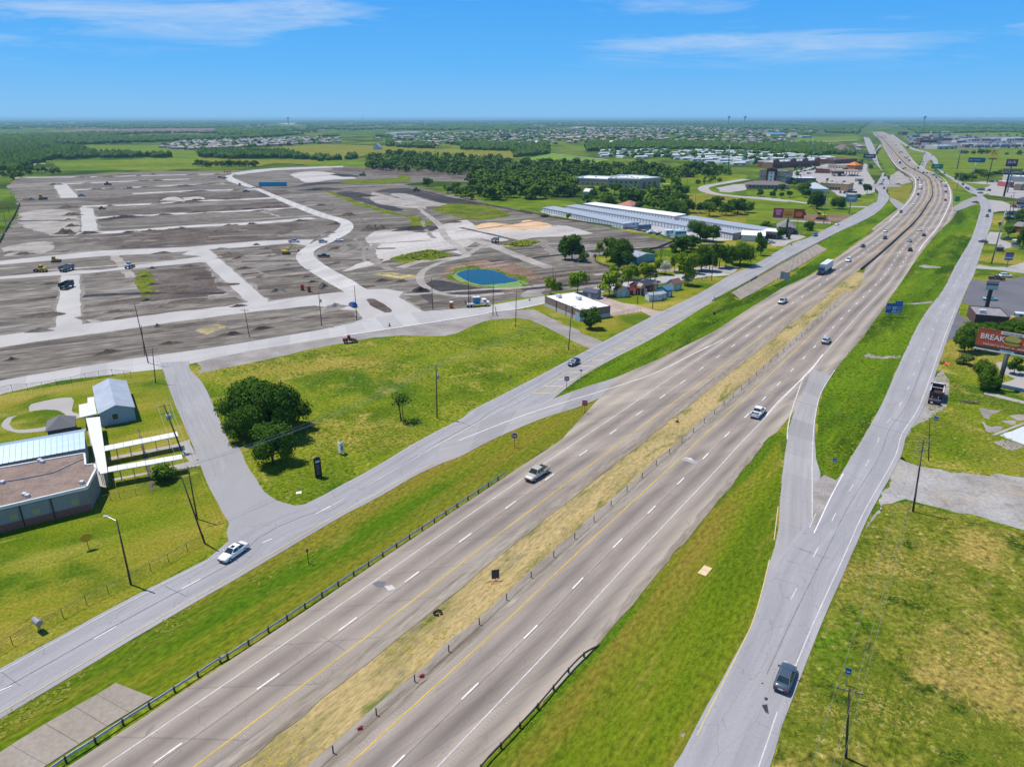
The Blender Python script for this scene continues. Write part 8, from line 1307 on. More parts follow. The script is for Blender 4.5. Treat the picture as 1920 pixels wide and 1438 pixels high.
for a in (('A3 250,560', 'oak', 400, 390, 'dark oak in the corner field clump, on the side road side'), ('A3 450,640', 'oak', 400, 430, 'dark oak in the middle of the corner field clump'), ('A3 580,560', 'oak', 330, 340, 'dark oak of the corner field clump facing the highway'), ('A3 230,660', 'oak', 260, 280, 'low oak at the foot of the corner field clump near the side road'), ('A3 450,835', 'oak', 350, 330, 'dark oak standing a little apart below the corner field clump'),
    ('A3 1420,510', 'sapling', 175, 255, 'thin multi-stemmed sapling in the corner field by a transformer pole'), ('A1 1235,955', 'mid', 200, 155, 'round-crowned tree on the school lawn by the lower walkway'), ('B3 1390,950', 'shrub', 170, 155, 'round dark green tree in front of the brick building'), ('B3 1092,692', 'bright', 105, 150, 'slim bright green tree by the pair of poles at the pond drive'), ('B3 1150,650', 'greyshrub', 70, 55, 'scrubby bush behind the pair of poles at the pond drive'), ('B3 1290,685', 'bright', 165, 190, 'bright green tree behind the white-roofed brick building'), ('B3 1530,697', 'bright', 180, 200, 'bright green tree between cottage shed and sage green shed'), ('B3 1668,640', 'bright', 130, 200, 'bright green tree behind the sage green shed'), ('D7 545,600', 'mid', 200, 240, 'dark tree crowding the roof of the red barn'), ('D7 470,590', 'bright', 220, 260, 'bright green tree behind the red barn'), ('D7 730,515', 'flower', 180, 210, 'white-flowering tree across the county road from the sheds'), ('D7 985,650', 'bright', 260, 460, 'tall bright green tree at the end of the display lawn'), ('D7 1010,655', 'flower', 150, 160, 'white-flowering bush at the foot of the tall bright green tree'), ('D7 850,480', 'bright', 150, 260, 'bright green tree beside the white-flowering tree'), ('D7 1090,500', 'bright', 170, 300, 'full light green tree between tall bright tree and dark parking strip tree'), ('D7 330,590', 'bright', 150, 230, 'bright green tree between the sage shed and the red barn, across the road'), ('D7 80,600', 'bright', 170, 230, 'bright green tree across the county road, first from the pond drive'), ('D7 1300,470', 'mid', 220, 320, 'dark tree over the parking strip, between first and second'), ('D7 640,500', 'bright', 130, 210, 'light green tree in front of the blue metal shed'), ('D7 1195,465', 'oak', 270, 360, 'dark tree over the parking strip, first from the sheds'), ('D7 1425,432', 'mid', 250, 340, 'dark tree over the parking strip, second from the sheds'), ('D7 1510,420', 'mid', 230, 320, 'dark tree over the parking strip, third from the sheds'), ('D7 1690,395', 'oak', 350, 330, 'wide round oak at the frontage road past the parking strip'), ('B4 290,872', 'mid', 175, 215, 'taller of two trees alone on the bare dirt'), ('B4 240,868', 'mid', 130, 160, 'shorter of two trees alone on the bare dirt'), ('B4 375,888', 'greyshrub', 95, 80, 'grey-green bush at the foot of the two trees on bare dirt'), ('B4 585,880', 'mid', 170, 200, 'tall dark tree at the blue metal shed'), ('B4 660,905', 'oak', 230, 190, 'broad dark oak hiding the blue metal shed'), ('B4 495,835', 'bright', 70, 110, 'thin pale tree where the silt fence curves'), ('B4 850,845', 'shrub', 160, 60, 'low hedge-like bush behind the blue metal shed'), ('B4 950,855', 'bare', 70, 120, 'nearly bare tree beyond the blue metal shed'), ('B4 1250,725', 'oak', 190, 150, 'large dark tree hiding the storage units, west one'), ('B4 1345,735', 'mid', 120, 140, 'tall dark tree hiding the storage units, east one'), ('B4 1110,810', 'mid', 180, 130, 'dark bushy tree between storage yard and green lawn'), ('B4 1045,815', 'shrub', 80, 70, 'small dark bush at the corner of the storage yard'), ('B4 1180,790', 'mid', 150, 120, 'dark tree behind the parking strip trees'), ('B4 262,570', 'bright', 45, 55, 'lone little tree at the silt fence of the storage units'), ('B4 80,545', 'greyshrub', 90, 25, 'low weeds bush at the far end of the storage silt fence'),
    ('D6 455,680', 'mid', 140, 260, 'slim dark tree in front of the white metal roofed shed'), ('D6 510,330', 'mid', 180, 100, 'dark tree behind the arched brick shop'), ('D6 700,470', 'mid', 130, 170, 'dark tree between the arched shop and billboard post'), ('D6 800,470', 'shrub', 80, 70, 'small bush below the billboard post'), ('D6 1050,355', 'shrub', 170, 115, 'round bush on the lawn beyond the billboard'), ('D6 430,540', 'mid', 110, 180, 'dark tree beside the bright white metal shed'),
    ('D3 1020,800', 'oak', 330, 430, 'big dark tree at the corner left of the breakfast billboard'), ('D3 1250,790', 'oak', 340, 420, 'big dark tree partly behind the breakfast billboard'), ('D3 1180,470', 'mid', 330, 120, 'dark low tree in front of the brick store'), ('D3 1450,480', 'mid', 360, 130, 'green tree between the brick store and the billboard top'), ('D3 1750,520', 'oak', 420, 200, 'dark tree in front of the yellow bus'), ('D3 1020,985', 'greyshrub', 265, 170, 'trimmed round shrub on the lawn beside the road'), ('D3 1310,1350', 'oak', 400, 440, 'dark tree at the foot of the breakfast billboard post'), ('D3 1760,1130', 'mid', 260, 300, 'small dark tree under the breakfast billboard by the store pavement'), ('D2 1710,315', 'mid', 170, 160, 'round dark tree by the house drive'), ('D2 1895,460', 'oak', 190, 330, 'dark tree at the picture edge beside the camper trailer'), ('D2 1890,100', 'oak', 180, 160, 'dark tree at the picture edge behind the red house'), ('D2 1600,180', 'mid', 70, 70, 'small tree on the lawn by the very tall pole'),
    ('D5 900,1110', 'oak', 230, 240, 'big dark tree beside the yellow excavator'), ('D5 830,1080', 'mid', 130, 160, 'dark tree left of the yellow excavator'), ('D5 1180,1110', 'oak', 210, 160, 'big round tree across from the teal pylon sign'), ('D5 1540,930', 'mid', 140, 150, 'dark tree on the lawn at the frontage road bend'), ('D5 1420,1000', 'mid', 110, 90, 'round tree on the lawn beside the teal pylon sign'), ('D5 730,900', 'oak', 170, 140, 'dark tree behind the grey hip-roofed building'), ('D5 830,850', 'mid', 140, 110, 'dark tree between hotel and grey hip-roofed building'), ('D5 760,970', 'mid', 150, 130, 'dark tree in front of the grey hip-roofed building'), ('D5 600,830', 'mid', 100, 90, 'tree at the corner of the hotel'), ('D5 170,950', 'mid', 100, 110, 'first small street tree along the hotel drive'), ('D5 325,965', 'mid', 85, 90, 'second small street tree along the hotel drive'), ('D5 445,975', 'mid', 85, 85, 'third small street tree along the hotel drive'), ('D5 550,970', 'mid', 110, 100, 'fourth small street tree along the hotel drive'), ('D5 440,870', 'shrub', 110, 80, 'green bush at the end of the hotel wing'), ('D5 370,890', 'shrub', 70, 50, 'low bush before the hotel wing'), ('D5 1440,570', 'mid', 90, 80, 'tree beside the long dark red building'), ('D5 1590,600', 'mid', 70, 70, 'tree by the dark board sign at the bend'), ('D5 640,680', 'shrub', 90, 40, 'low green bush in the car park island'), ('D5 140,560', 'mid', 140, 120, 'green tree between hotel and mobile homes'), ('D1 290,640', 'shrub', 1, 1, 'x')):
    if a[4] != 'x': tree(*a)
for i, (x, y, w, h) in enumerate(((1130,400,90,45),(1170,400,80,45),(1265,405,80,50),(1340,410,80,75),(1380,410,70,70),(1445,402,80,60),(1520,412,90,60),(1690,420,55,40),(1850,418,85,70))): tree('D1 %d,%d' % (x, y), 'far', w, h, ('squat dark tree standing out in the big pasture, one of a loose row', 'dark tree in the loose row across the big pasture')[0] if i < 7 else ('small lone dark tree in the big pasture', 'round lone dark tree at the picture edge of the big pasture')[i-7], 'field_tree', 'trees in the big pasture' if i < 7 else None)
for i in range(16): tree('D1 %d,%d' % (1090+i*54+rnd.uniform(-10, 10), (745 if i < 4 else 690)+rnd.uniform(-12, 14)), 'mid', rnd.uniform(120, 170), rnd.uniform(90, 130) if i < 4 else rnd.uniform(60, 90), 'one of the dark trees of the hedge between pasture and fast food lots', 'hedge_tree', 'hedge between pasture and fast food lots')
# woods whose trees can be told apart
def inside(p, poly):
    c = False
    for i in range(len(poly)):
        a, b = poly[i-1], poly[i]
        if (a[1] > p[1]) != (b[1] > p[1]) and p[0] < (b[0]-a[0])*(p[1]-a[1])/(b[1]-a[1])+a[0]: c = not c
    return c
def scatter(code, n, gap=4, seed=1, tries=40):
    poly = px(code); xs = [q[0] for q in poly]; ys = [q[1] for q in poly]; out = []; r = random.Random(seed)
    for _ in range(n*tries):
        q = (r.uniform(min(xs), max(xs)), r.uniform(min(ys), max(ys)))
        if inside(q, poly) and all((q[0]-o[0])**2/2.2+(q[1]-o[1])**2*2 > gap*gap for o in out):
            out.append(q)
            if len(out) >= n: break
    return sorted(out, key=lambda q: q[1])
for code, n, gap, h, lb, g, key in (('690,293 760,290 900,299 1000,308 1100,312 1240,318 1360,322 1366,330 1240,338 1070,338 960,350 900,334 690,319', 120, 5.2, (10, 14), 'crowded dark tree in the long wood behind the dirt site', 'trees of the long wood behind the dirt site', 'far'), ('900,336 960,345 1070,340 1078,372 1000,376 930,378 890,366 880,345', 60, 5, (10, 14), 'dark tree in the block of wood between the site and the office', 'trees between the site and the office', 'far'), ('1080,378 1100,362 1180,362 1250,346 1280,346 1284,380 1296,402 1290,408 1250,404 1190,392 1110,388', 34, 7, (6, 11), 'tree in the loose wood behind the storage units', 'trees behind the storage units', 'mid'), ('1312,398 1330,392 1390,392 1440,398 1438,404 1400,407 1316,408', 9, 9, (8, 12), 'dark tree of the row in the olive field before the hotel', 'tree row in the olive field', 'mid'), ('828,360 850,352 900,360 905,372 880,376 850,370', 12, 6, (6, 9), 'tree in the clump at the edge of the mown pasture', 'tree clump at the mown pasture', 'far'), ('B7 1100,346 1440,344 1450,336 1110,336', 20, 5, (8, 10), 'dark tree of the dense row at the far edge of the site', 'dense row at the far edge of the site', 'far'), ('B7 0,400 60,380 100,350 200,370 330,368 340,380 200,382 120,400 60,420', 16, 7, (6, 9), 'dark tree at the far corner of the site by the side lane', 'trees at the far site corner', 'far'), ('1290,340 1310,335 1355,336 1350,345 1300,348', 6, 6, (4, 6), 'small tree on the hotel lawn by the timber pole', 'small trees on the hotel lawn', 'far')):
    for q in scatter(code, n, gap, n):
        s = 1.0*rnd.uniform(*h)*ppm(q[1]); tree('PX %f,%f' % q, key, s*rnd.uniform(.95, 1.35), s, lb, 'woodland_tree', g)
tree('E8 652,384', 'mid', 140, 115, 'lone round tree on the bright pasture beside the black topsoil', 'field_tree'); tree('E8 1690,290', 'bright', 160, 100, 'yellow-green tree standing out of the dark wood', 'field_tree')
for code, n in (('690,293 760,290 900,299 1000,308 1100,312 1240,318 1360,322 1366,330 1240,337 1070,337 960,347 900,332 690,317', 900), ('900,338 960,346 1070,342 1076,370 1000,374 930,376 893,364 884,347', 340), ('1085,376 1180,366 1250,350 1280,350 1282,378 1294,400 1250,402 1190,390 1112,386', 150)):
    poly = px(code); rw = random.Random(n); mb = MB()
    for _ in range(n*3):
        q = (rw.uniform(690, 1370), rw.uniform(290, 405))
        if not inside(q, poly): continue
        p = P(*q); w = rw.uniform(3, 5.5); h = rw.uniform(5.5, 10)
        for _k in range(26):
            d = Vector((rw.gauss(0, 1), rw.gauss(0, 1), rw.gauss(0, 1))).normalized(); c = Vector((p.x+d.x*w, p.y+d.y*w, h*(.55+.42*d.z))); nn = (d+Vector((rw.uniform(-.7,.7), rw.uniform(-.7,.7), rw.uniform(-.2,.8)))).normalized(); t = nn.orthogonal().normalized()*rw.uniform(.8, 1.7); b = nn.cross(t)*rw.uniform(.7, 1.1); mb.quad(c-t-b*.4, c+t*.2-b, c+t+b*.3, c-t*.3+b)
    tag(mb.obj('woodland_undergrowth', LF_MID), kind='stuff')
# far woods: one mass of clumps
EX = [px(c) for c in ('B7 330,360 300,310 840,297 1110,297 1090,350 900,358', 'B7 480,222 880,218 1100,252 1130,288 860,282 620,268', 'B8 0,304 200,304 270,320 100,338', 'B8 -300,230 0,215 280,222 640,240 1090,252 1085,290 860,294 680,270 440,264 280,270 120,300 -100,290', 'B8 1130,297 1290,270 1600,302 1560,322 1290,332', 'B4 960,240 1600,226 1600,262 1300,312 960,302', 'D1 500,360 1990,325 1990,720 1080,800 800,560', 'D5 880,130 1440,150 1420,245 620,240', 'D5 900,415 1440,440 1440,480 1100,480', '1640,225 1700,240 1760,270 1830,330 1620,380 1600,300 1610,245', 'D1 380,140 1990,180 1990,330 640,345', '36,385 20,345 110,328 300,321 640,312 930,326 800,345 1100,420 0,460', 'B6 1060,380 1640,330 1860,340 1860,440 1060,560', 'B5 1000,112 1920,102 1920,132 1400,140', 'B8 1210,160 1900,160 1900,168 1400,178', 'B7 290,142 1240,124 1180,148 340,152')]
TOWN = [px(c) for c in ('B7 880,222 1000,207 1480,192 1900,180 1910,205 1500,228 1040,245 940,240', 'B8 390,168 880,142 1300,132 1920,122 1920,190 1640,204 1280,214 800,216 640,225 420,225', 'B6 0,150 700,140 1220,165 1380,190 1380,262 1100,266 600,236 0,236', 'B6 130,292 800,287 1160,300 1480,335 1640,345 1600,372 1180,372 860,395 560,352 100,337')]
ROWS = [px(c) for c in ('B7 330,272 480,258 560,272 700,268 840,258 838,286 700,290 520,292 330,300', 'B7 850,262 990,266 1000,288 860,290', 'B7 1040,266 1075,264 1075,288 1040,288', 'B7 1120,258 1500,258 1700,262 1910,276 1910,312 1750,300 1500,292 1300,296 1130,288', 'B7 0,215 330,228 470,238 480,262 340,290 220,318 120,350 60,390 0,400', 'B7 0,170 880,170 1480,172 1480,180 880,200 480,216 200,220 0,225', 'B8 380,178 620,168 640,238 500,242 380,238', 'B8 790,212 1280,216 1290,268 1090,288 1085,256 800,246', 'B8 0,278 200,280 200,308 0,308', 'B6 0,238 1560,258 1640,300 1640,340 1400,330 600,300 0,300', 'B6 1300,265 1640,280 1850,300 1850,330 1560,320 1300,300')]
fw = MB(); r = random.Random(5); ico = []
for k in range(6):
    rr = random.Random(k); pts = [(0, 0, 1)]+[(math.cos(2*PI*i/5+.3*k)*.95*rr.uniform(.8,1.2), math.sin(2*PI*i/5+.3*k)*.95*rr.uniform(.8,1.2), .62*rr.uniform(.8,1.15)) for i in range(5)]+[(math.cos(2*PI*(i+.5)/5)*1.0, math.sin(2*PI*(i+.5)/5), 0) for i in range(5)]
    ico.append((pts, [(0, 1+i, 1+(i+1) % 5) for i in range(5)]+[(1+i, 6+i, 1+(i+1) % 5) for i in range(5)]+[(1+(i+1) % 5, 6+i, 6+(i+1) % 5) for i in range(5)]))
cnt = 0
for _ in range(60000):
    y = 225+95*r.random()**1.6; x = r.uniform(-80, 2000)
    if y < 224.5 or (y > 270 and any(inside((x, y), e) for e in EX)) or (y <= 270 and any(inside((x, y), e) for e in EX)): continue
    p = P(x, y)
    if p.y > 26000 or (y > 300 and x > 640): continue
    town = any(inside((x, y), e) for e in TOWN); nz = noise.noise(Vector((p.x*.0016, p.y*.0007, 2.2)))+.55*noise.noise(Vector((p.x*.006, p.y*.0035, 5)))
    if town:
        if r.random() > .12: continue
    elif y > 258:
        if not any(inside((x, y), e) for e in ROWS): continue
    elif nz < .0: continue
    w = max(4.2 if not town else 3.2, p.y/330)*r.uniform(.75, 1.3); h = r.uniform(6.5, 11)*(.8 if town else 1)*(1+min(.5, p.y/20000)); pts, fs = ico[r.randrange(6)]; a = r.uniform(0, 6.28); ca, sa = math.cos(a)*w, math.sin(a)*w; n = len(fw.v)
    fw.v += [(p.x+q[0]*ca-q[1]*sa, p.y+q[0]*sa+q[1]*ca, q[2]*h) for q in pts]; fw.f += [tuple(i+n for i in f) for f in fs]; fw.mi += [0]*15; cnt += 1
LF_FAR = leafmat('far_leaves', (.032,.080,.016), (.060,.120,.020), (.10,.165,.028))
tag(fw.obj('far_woods', LF_FAR), kind='stuff')
# ================================================================ suburb and mobile homes
ROOFS = [paint('suburb_roof_%d' % i, c, .9, 0, .1, .3) for i, c in enumerate(((.24,.22,.215), (.34,.31,.30), (.20,.19,.195), (.38,.33,.30), (.29,.25,.225)))]
def house_mesh(roof, wallc, l, w, seed):
    r = random.Random(seed); mb = MB().box(-l/2,-w/2,0,l/2,w/2,3.2); o = .5; k = w/2
    def hip(x0, x1, y0, y1, z, rise):
        ym = (y0+y1)/2; k = min((y1-y0)/2, (x1-x0)/2*.9); a = (x0+k, ym, z+rise); b = (x1-k, ym, z+rise); q = [(x0,y0,z),(x1,y0,z),(x1,y1,z),(x0,y1,z)]; mb.quad(q[0],q[1],b,a,mi=1).quad(q[1],q[2],b,mi=1).quad(q[2],q[3],a,b,mi=1).quad(q[3],q[0],a,mi=1)
    hip(-l/2-o, l/2+o, -w/2-o, w/2+o, 3.2, 3.6); gx = r.choice((-1, 1))*l*.22; mb.box(gx-3,-w/2-3.4,0,gx+3,-w/2,3.1); ym = -w/2-3.9
    mb.quad((gx-3.5,ym,3.1),(gx,ym,5.2),(gx,0,5.2),(gx-3.5,0,3.1),mi=1).quad((gx,ym,5.2),(gx+3.5,ym,3.1),(gx+3.5,0,3.1),(gx,0,5.2),mi=1).quad((gx-3.5,ym,3.1),(gx+3.5,ym,3.1),(gx,ym,5.2)).box(gx-2.4,-w/2-3.46,.1,gx+2.4,-w/2-3.41,2.4,mi=2)
    return mb.mesh('house', [wallc, roof, M_TRIM])
WALLS = [pm((.38,.29,.22), .9), pm((.30,.20,.15), .9), pm((.48,.43,.36), .9)]
HM = [house_mesh(ROOFS[i % 5], WALLS[i % 3], rnd.uniform(14, 19), rnd.uniform(11, 14), i) for i in range(8)]
for code, n, gap, lb, g, rz in ((0, 90, 4.2, 'grey-roofed house packed in the treeless rows beyond the far meadow', 'houses in the treeless rows', .25), (1, 105, 4.6, 'house roof among trees in the far suburb behind the crop field', 'houses of the far suburb', .15), (2, 95, 4.6, 'house roof among trees in the suburb beyond the mobile homes', 'houses beyond the mobile homes', .4)):
    for q in scatter(('B7 880,224 1000,210 1480,195 1900,184 1910,205 1500,228 1040,245 940,240', 'B8 390,185 880,170 1300,165 1920,160 1920,190 1640,204 1280,214 800,216 640,225 420,225', 'B6 0,180 700,175 1220,185 1380,190 1380,262 1860,262 1850,300 1300,290 1100,266 600,236 0,236')[code], n, gap, n, 80):
        hi = rnd.randrange(8); o = meshobj('suburban_house', HM[hi], None, P(*q), rz+rnd.choice((0, PI/2, PI, -PI/2))+rnd.uniform(-.1, .1)); tag(o, ('grey', 'pale grey', 'slate', 'tan', 'brown')[hi % 5]+(lb[lb.index('-roofed'):] if '-roofed' in lb else ' '+lb), 'house', g)
fh = MB()
for code, n, gap in (('B7 1000,200 1480,186 1900,176 1910,186 1480,197 1010,210', 60, 3), ('B8 250,188 880,140 1300,130 1920,118 1920,162 1300,166 880,172 390,186', 200, 3.2), ('B6 0,150 700,140 1220,160 1240,186 700,176 0,182', 150, 3.2), ('B6 1240,150 1800,150 1800,175 1240,170', 40, 4), ('B7 0,96 1900,96 1900,128 0,128', 40, 5), ('B8 0,100 1920,95 1920,125 0,140', 70, 5), ('PX 1700,234 1920,234 1920,244 1700,244', 20, 5)):
    for q in scatter(code, n, gap, n+1, 30): p = P(*q); a = rnd.uniform(0, 3); k = max(1, p.y/2600); s = 7*k; fh.box(-s,-s*.7,0,s,s*.7,3.4,a,(p.x,p.y),mi=rnd.choice((2,2,3))); c, d = math.cos(a), math.sin(a); o_ = lambda x, y, z: (p.x+x*c-y*d, p.y+x*d+y*c, z); mi = rnd.choice((0, 1)); fh.quad(o_(-s-1,-s*.7-1,3.4),o_(s+1,-s*.7-1,3.4),o_(s*.5,0,3.4+3.4),o_(-s*.5,0,6.8),mi=mi).quad(o_(s+1,s*.7+1,3.4),o_(-s-1,s*.7+1,3.4),o_(-s*.5,0,6.8),o_(s*.5,0,6.8),mi=mi).quad(o_(s+1,-s*.7-1,3.4),o_(s+1,s*.7+1,3.4),o_(s*.5,0,6.8),mi=mi)
tag(fh.obj('far_houses', [ROOFS[0], ROOFS[1], WALLS[2], M_WHITEW]), kind='stuff')
def mobile_mesh(c, rc, seed): r = random.Random(seed); l = r.uniform(16, 22); w = r.uniform(5, 8); mb = MB().box(-l/2,-w/2,.5,l/2,w/2,3.2).loft([[(-l/2,-w/2-.2,3.2),(l/2,-w/2-.2,3.2),(l/2,0,4.2),(-l/2,0,4.2)], [(-l/2,w/2+.2,3.2),(l/2,w/2+.2,3.2),(l/2,.01,4.2),(-l/2,.01,4.2)]], mi=1).box(-2,-w/2-2.5,0,2,-w/2,.5); [mb.box(-l/2+2+i*4,-w/2-.05,1.5,-l/2+3.4+i*4,-w/2,2.5,mi=2) for i in range(3)]; return mb.mesh('mobile_home', [c, rc, M_WGLASS])
MM = [mobile_mesh(pm(c, .7), pm(rc, .6), i) for i, (c, rc) in enumerate((((.62,.65,.66), (.60,.63,.66)), ((.50,.56,.60), (.42,.47,.5)), ((.66,.64,.58), (.70,.70,.70)), ((.40,.44,.46), (.33,.34,.35))))]
for q in scatter('B6 130,292 500,295 800,297 1160,306 1480,338 1640,345 1600,366 1230,362 1140,372 1000,392 860,392 800,372 560,352 250,350 100,337', 95, 6, 9, 80): tag(meshobj('mobile_home', MM[rnd.randrange(4)], None, P(*q), .35+rnd.choice((0, 0, PI/2))+rnd.uniform(-.1, .1)), 'pale mobile home in the park between wood and suburb', 'mobile home', 'homes in the mobile home park')
# ================================================================ dirt mounds on the site
def cam_px(p):
    z = -HC; cz = p.y*math.cos(TH)-z*math.sin(TH); cy = p.y*math.sin(TH)+z*math.cos(TH); return 960+FPX*p.x/cz, 719-FPX*cy/cz
def mound(code, w, h, asp, mat, seed):
    (x, y) = px(code)[0]; sc = CROP[code.split()[0]][2]; p = P(x, y); W_ = w/sc/ppm(y)/2*1.12; h *= .72; mb = MB(); n, m_ = 26, 7; vs = [(0, 0, 0)]; r = random.Random(seed); q = Vector((seed*3.1, 0, 0))
    rings = []
    for j in range(m_, -1, -1):
        t = j/m_; ring = []
        for i in range(n): a = 2*PI*i/n; k = 1+.35*noise.noise(Vector((math.cos(a)*1.3, math.sin(a)*1.3, seed))); xx, yy = math.cos(a)*W_*t*k, math.sin(a)*W_*asp*t*k; z = h*(math.cos(t*PI)*.5+.5)*(1+.9*noise.noise(Vector((xx*.3, yy*.3, seed*1.7)))+.7*noise.noise(Vector((xx*.9, yy*.9, seed*2.7)))); ring.append((xx, yy, z if t < .99 else -.15))
        rings.append(ring)
    mb.loft(rings, cap=False); o = mb.obj('dirt_mound', mat, None, (p.x, p.y, .05), True); o.rotation_euler = (0, 0, .42+r.uniform(-.2, .2)); return tag(o, kind='structure')
k = 0
for cr_, lst in (('B1', ((455,548,150,4,.5,1),(470,370,170,3,.4,1),(500,420,150,3,.4,1),(480,458,130,2.5,.4,0),(500,497,110,2.5,.4,1),(620,548,180,2.4,.25,1),(175,690,140,2.2,.4,1),(500,668,220,1.8,.3,0),(1150,718,120,1.6,.4,0),(1120,682,150,1.3,.3,1),(850,642,90,1.2,.4,1),(700,832,110,1.2,.4,0),(1310,775,150,1.2,.4,1),(280,1222,180,2.2,.35,0),(745,1370,170,1.4,.35,1),(1178,1305,160,1.1,.3,1),(1580,1245,150,1.2,.35,1),(1100,1192,90,1.8,.4,0),(1670,718,110,1.4,.4,0),(1700,788,110,1.4,.4,0),(1545,657,90,1.2,.4,0),(780,440,110,1.7,.25,0),(1060,413,160,1.5,.2,0),(1360,402,160,1.5,.2,1),(1640,387,110,1.7,.25,0),(880,542,90,1.5,.25,1),(1240,518,220,1.8,.18,1),(1600,492,130,1.9,.2,0),(1745,482,70,1.8,.3,1),(770,357,80,1.5,.25,0),(1080,342,90,1.8,.25,0),(1330,327,130,1.5,.2,1),(1600,312,120,1.8,.2,0),(1480,590,100,1.2,.3,1),(200,318,120,4,.4,1),(1000,845,90,1.2,.3,1),(1060,900,100,1.2,.25,1),(1030,960,110,1.2,.25,1),(1030,1010,110,1.2,.25,1),(1120,1060,180,1.2,.25,0),(1650,1050,120,1.4,.3,1),(80,1420,90,1.4,.4,1),(1050,790,60,1.5,.4,1),(960,148,40,2,.4,1),(1060,140,40,2,.4,1),(600,158,70,2,.3,0))),
    ('B2', ((640,332,130,1.9,.35,0),(745,355,110,2.2,.4,1),(840,388,140,2.4,.4,0),(930,424,160,2.6,.4,1),(1010,462,100,1.8,.4,0),(1110,520,210,5,.4,1),(835,485,90,2.6,.5,1),(800,545,90,2.4,.5,0),(735,575,130,2.2,.4,0),(180,718,120,1.5,.35,1),(210,790,130,1.5,.35,1),(320,855,120,1.5,.35,0),(452,948,130,2.5,.45,0),(775,928,125,3,.45,0),(655,848,95,1.3,.35,1),(690,883,95,1.3,.35,1),(520,768,95,1.3,.35,0),(600,803,130,1.6,.35,0),(420,702,130,1.4,.35,0),(360,652,100,1.3,.35,1),(295,627,60,1.4,.4,1),(880,655,330,4.2,.45,0),(840,1060,190,3,.4,2),(880,745,130,1.8,.4,0),(1180,875,130,1.8,.4,1),(1440,945,130,3,.4,3),(1290,880,110,1.5,.4,1),(340,1205,150,1.3,.3,1),(130,1245,140,1.2,.3,1),(300,1150,160,1.2,.3,0),(1130,520,90,3,.5,1),(1390,515,300,2.0,.3,3),(1660,470,130,2,.4,1),(720,245,220,2,.2,3),(1060,290,200,2,.25,3),(60,655,110,1.3,.35,0)))):
    for x, y, w, h, asp, mi in lst: k += 1; mound('%s %d,%d' % (cr_, x, y), w, h*.8, asp, (M_DIRT, M_BROWN, M_GRAVEL, M_DARK)[mi], k)
rr_ = random.Random(31)
for ln in THIN:                                                  # spoil heaped along the site streets
    for a, b in zip(ln[:-1], ln[1:]):
        l = (b-a).length
        for _ in range(int(l/20)+(rr_.random() < (l/20) % 1)):
            if rr_.random() < .3: continue
            p = a.lerp(b, rr_.random()); q = offset([a, b], rr_.choice((-1, 1, 1))*rr_.uniform(5.5, 8.5))[0]+(p-a); k += 1; o = cam_px(q); mound('PX %.1f,%.1f' % o, rr_.uniform(10, 30)*ppm(o[1]), rr_.uniform(.8, 1.8), rr_.uniform(.16, .35), rr_.choice((M_BROWN, M_BROWN, M_DARK, M_DIRT)), k)
px_main = [cam_px(q) for q in L1]+[cam_px(q) for q in R1[::-1]]
for i in range(60):
    p = (rr_.uniform(0, 600), rr_.uniform(370, 655)); k += 1
    if P(*p).y < 225+P(*p).x*.05 or any(inside((p[0]+dx, p[1]+dy), e) for e in STREETP+[px_main] for dx in (-9, 0, 9) for dy in (-4, 0, 4)): continue
    mound('PX %.1f,%.1f' % p, rr_.uniform(6, 16)*ppm(p[1]), rr_.uniform(.4, 1.0), rr_.uniform(.25, .6), rr_.choice((M_BROWN, M_DIRT, M_BROWN)), k)
# ================================================================ tufts of grass and weeds
def tufts(name, code, n, mat, s0, s1, seed):
    poly = px(code); xs = [q[0] for q in poly]; ys = [q[1] for q in poly]; r = random.Random(seed); mb = MB()
    for _ in range(n):
        q = (r.uniform(min(xs), max(xs)), r.uniform(max(min(ys), 430), max(ys)))
        if not inside(q, poly): continue
        p = P(*q)
        if noise.noise(Vector((p.x*.09, p.y*.09, seed))) < r.uniform(-.35, .25): continue
        for k in range(3): a = r.uniform(0, 6.28); s = r.uniform(s0, s1)*.42*(1+p.length/260); c, d = math.cos(a)*s*.4, math.sin(a)*s*.4; lx, ly = -math.sin(a)*s*r.uniform(.6,1.1), math.cos(a)*s*r.uniform(.6,1.1); h = s*r.uniform(.08, .28); mb.quad((p.x-c,p.y-d,.02),(p.x+c,p.y+d,.02),(p.x+c*.6+lx,p.y+d*.6+ly,h),(p.x-c*.6+lx,p.y-d*.6+ly,h))
    return tag(mb.obj(name, mat), kind='stuff')
def tm(name, a, b, c): return leafmat(name, a, b, c)
T_G = tm('tuft_green', (.065,.115,.009), (.125,.175,.017), (.21,.22,.05)); T_D = tm('tuft_weeds', (.06,.105,.014), (.14,.165,.03), (.30,.25,.12)); T_Y = tm('tuft_straw', (.16,.16,.03), (.36,.28,.10), (.50,.38,.15))
tufts('grass_tufts', 'A3 130,520 40,150 640,0 1600,-100 B3 360,1030 700,910 940,910 1260,1060 A4 900,470 590,640 40,930 A3 1530,650 690,1100 500,1070 340,880 230,700', 9000, T_G, .35, .9, 1)
tufts('grass_tufts', '1436,1438 A6 600,930 900,230 1000,0 A5 1090,1260 1400,1290 1920,1420 PX 1930,1438', 12000, T_D, .2, .55, 2)
tufts('grass_tufts', 'A5 830,1115 725,1000 715,850 730,680 860,430 980,290 D2 180,1110 450,720 680,400 870,180 1340,20 1050,650 880,980 A5 1330,170 1100,660 960,910', 7000, T_G, .35, .9, 3)
tufts('straw_tufts', '450,1438 A7 700,760 1100,480 1507,180 A4 1915,680 A5 850,40 900,20 640,260 300,560 0,800 A8 850,90 350,560 PX 620,1438', 9000, T_Y, .25, .6, 4)
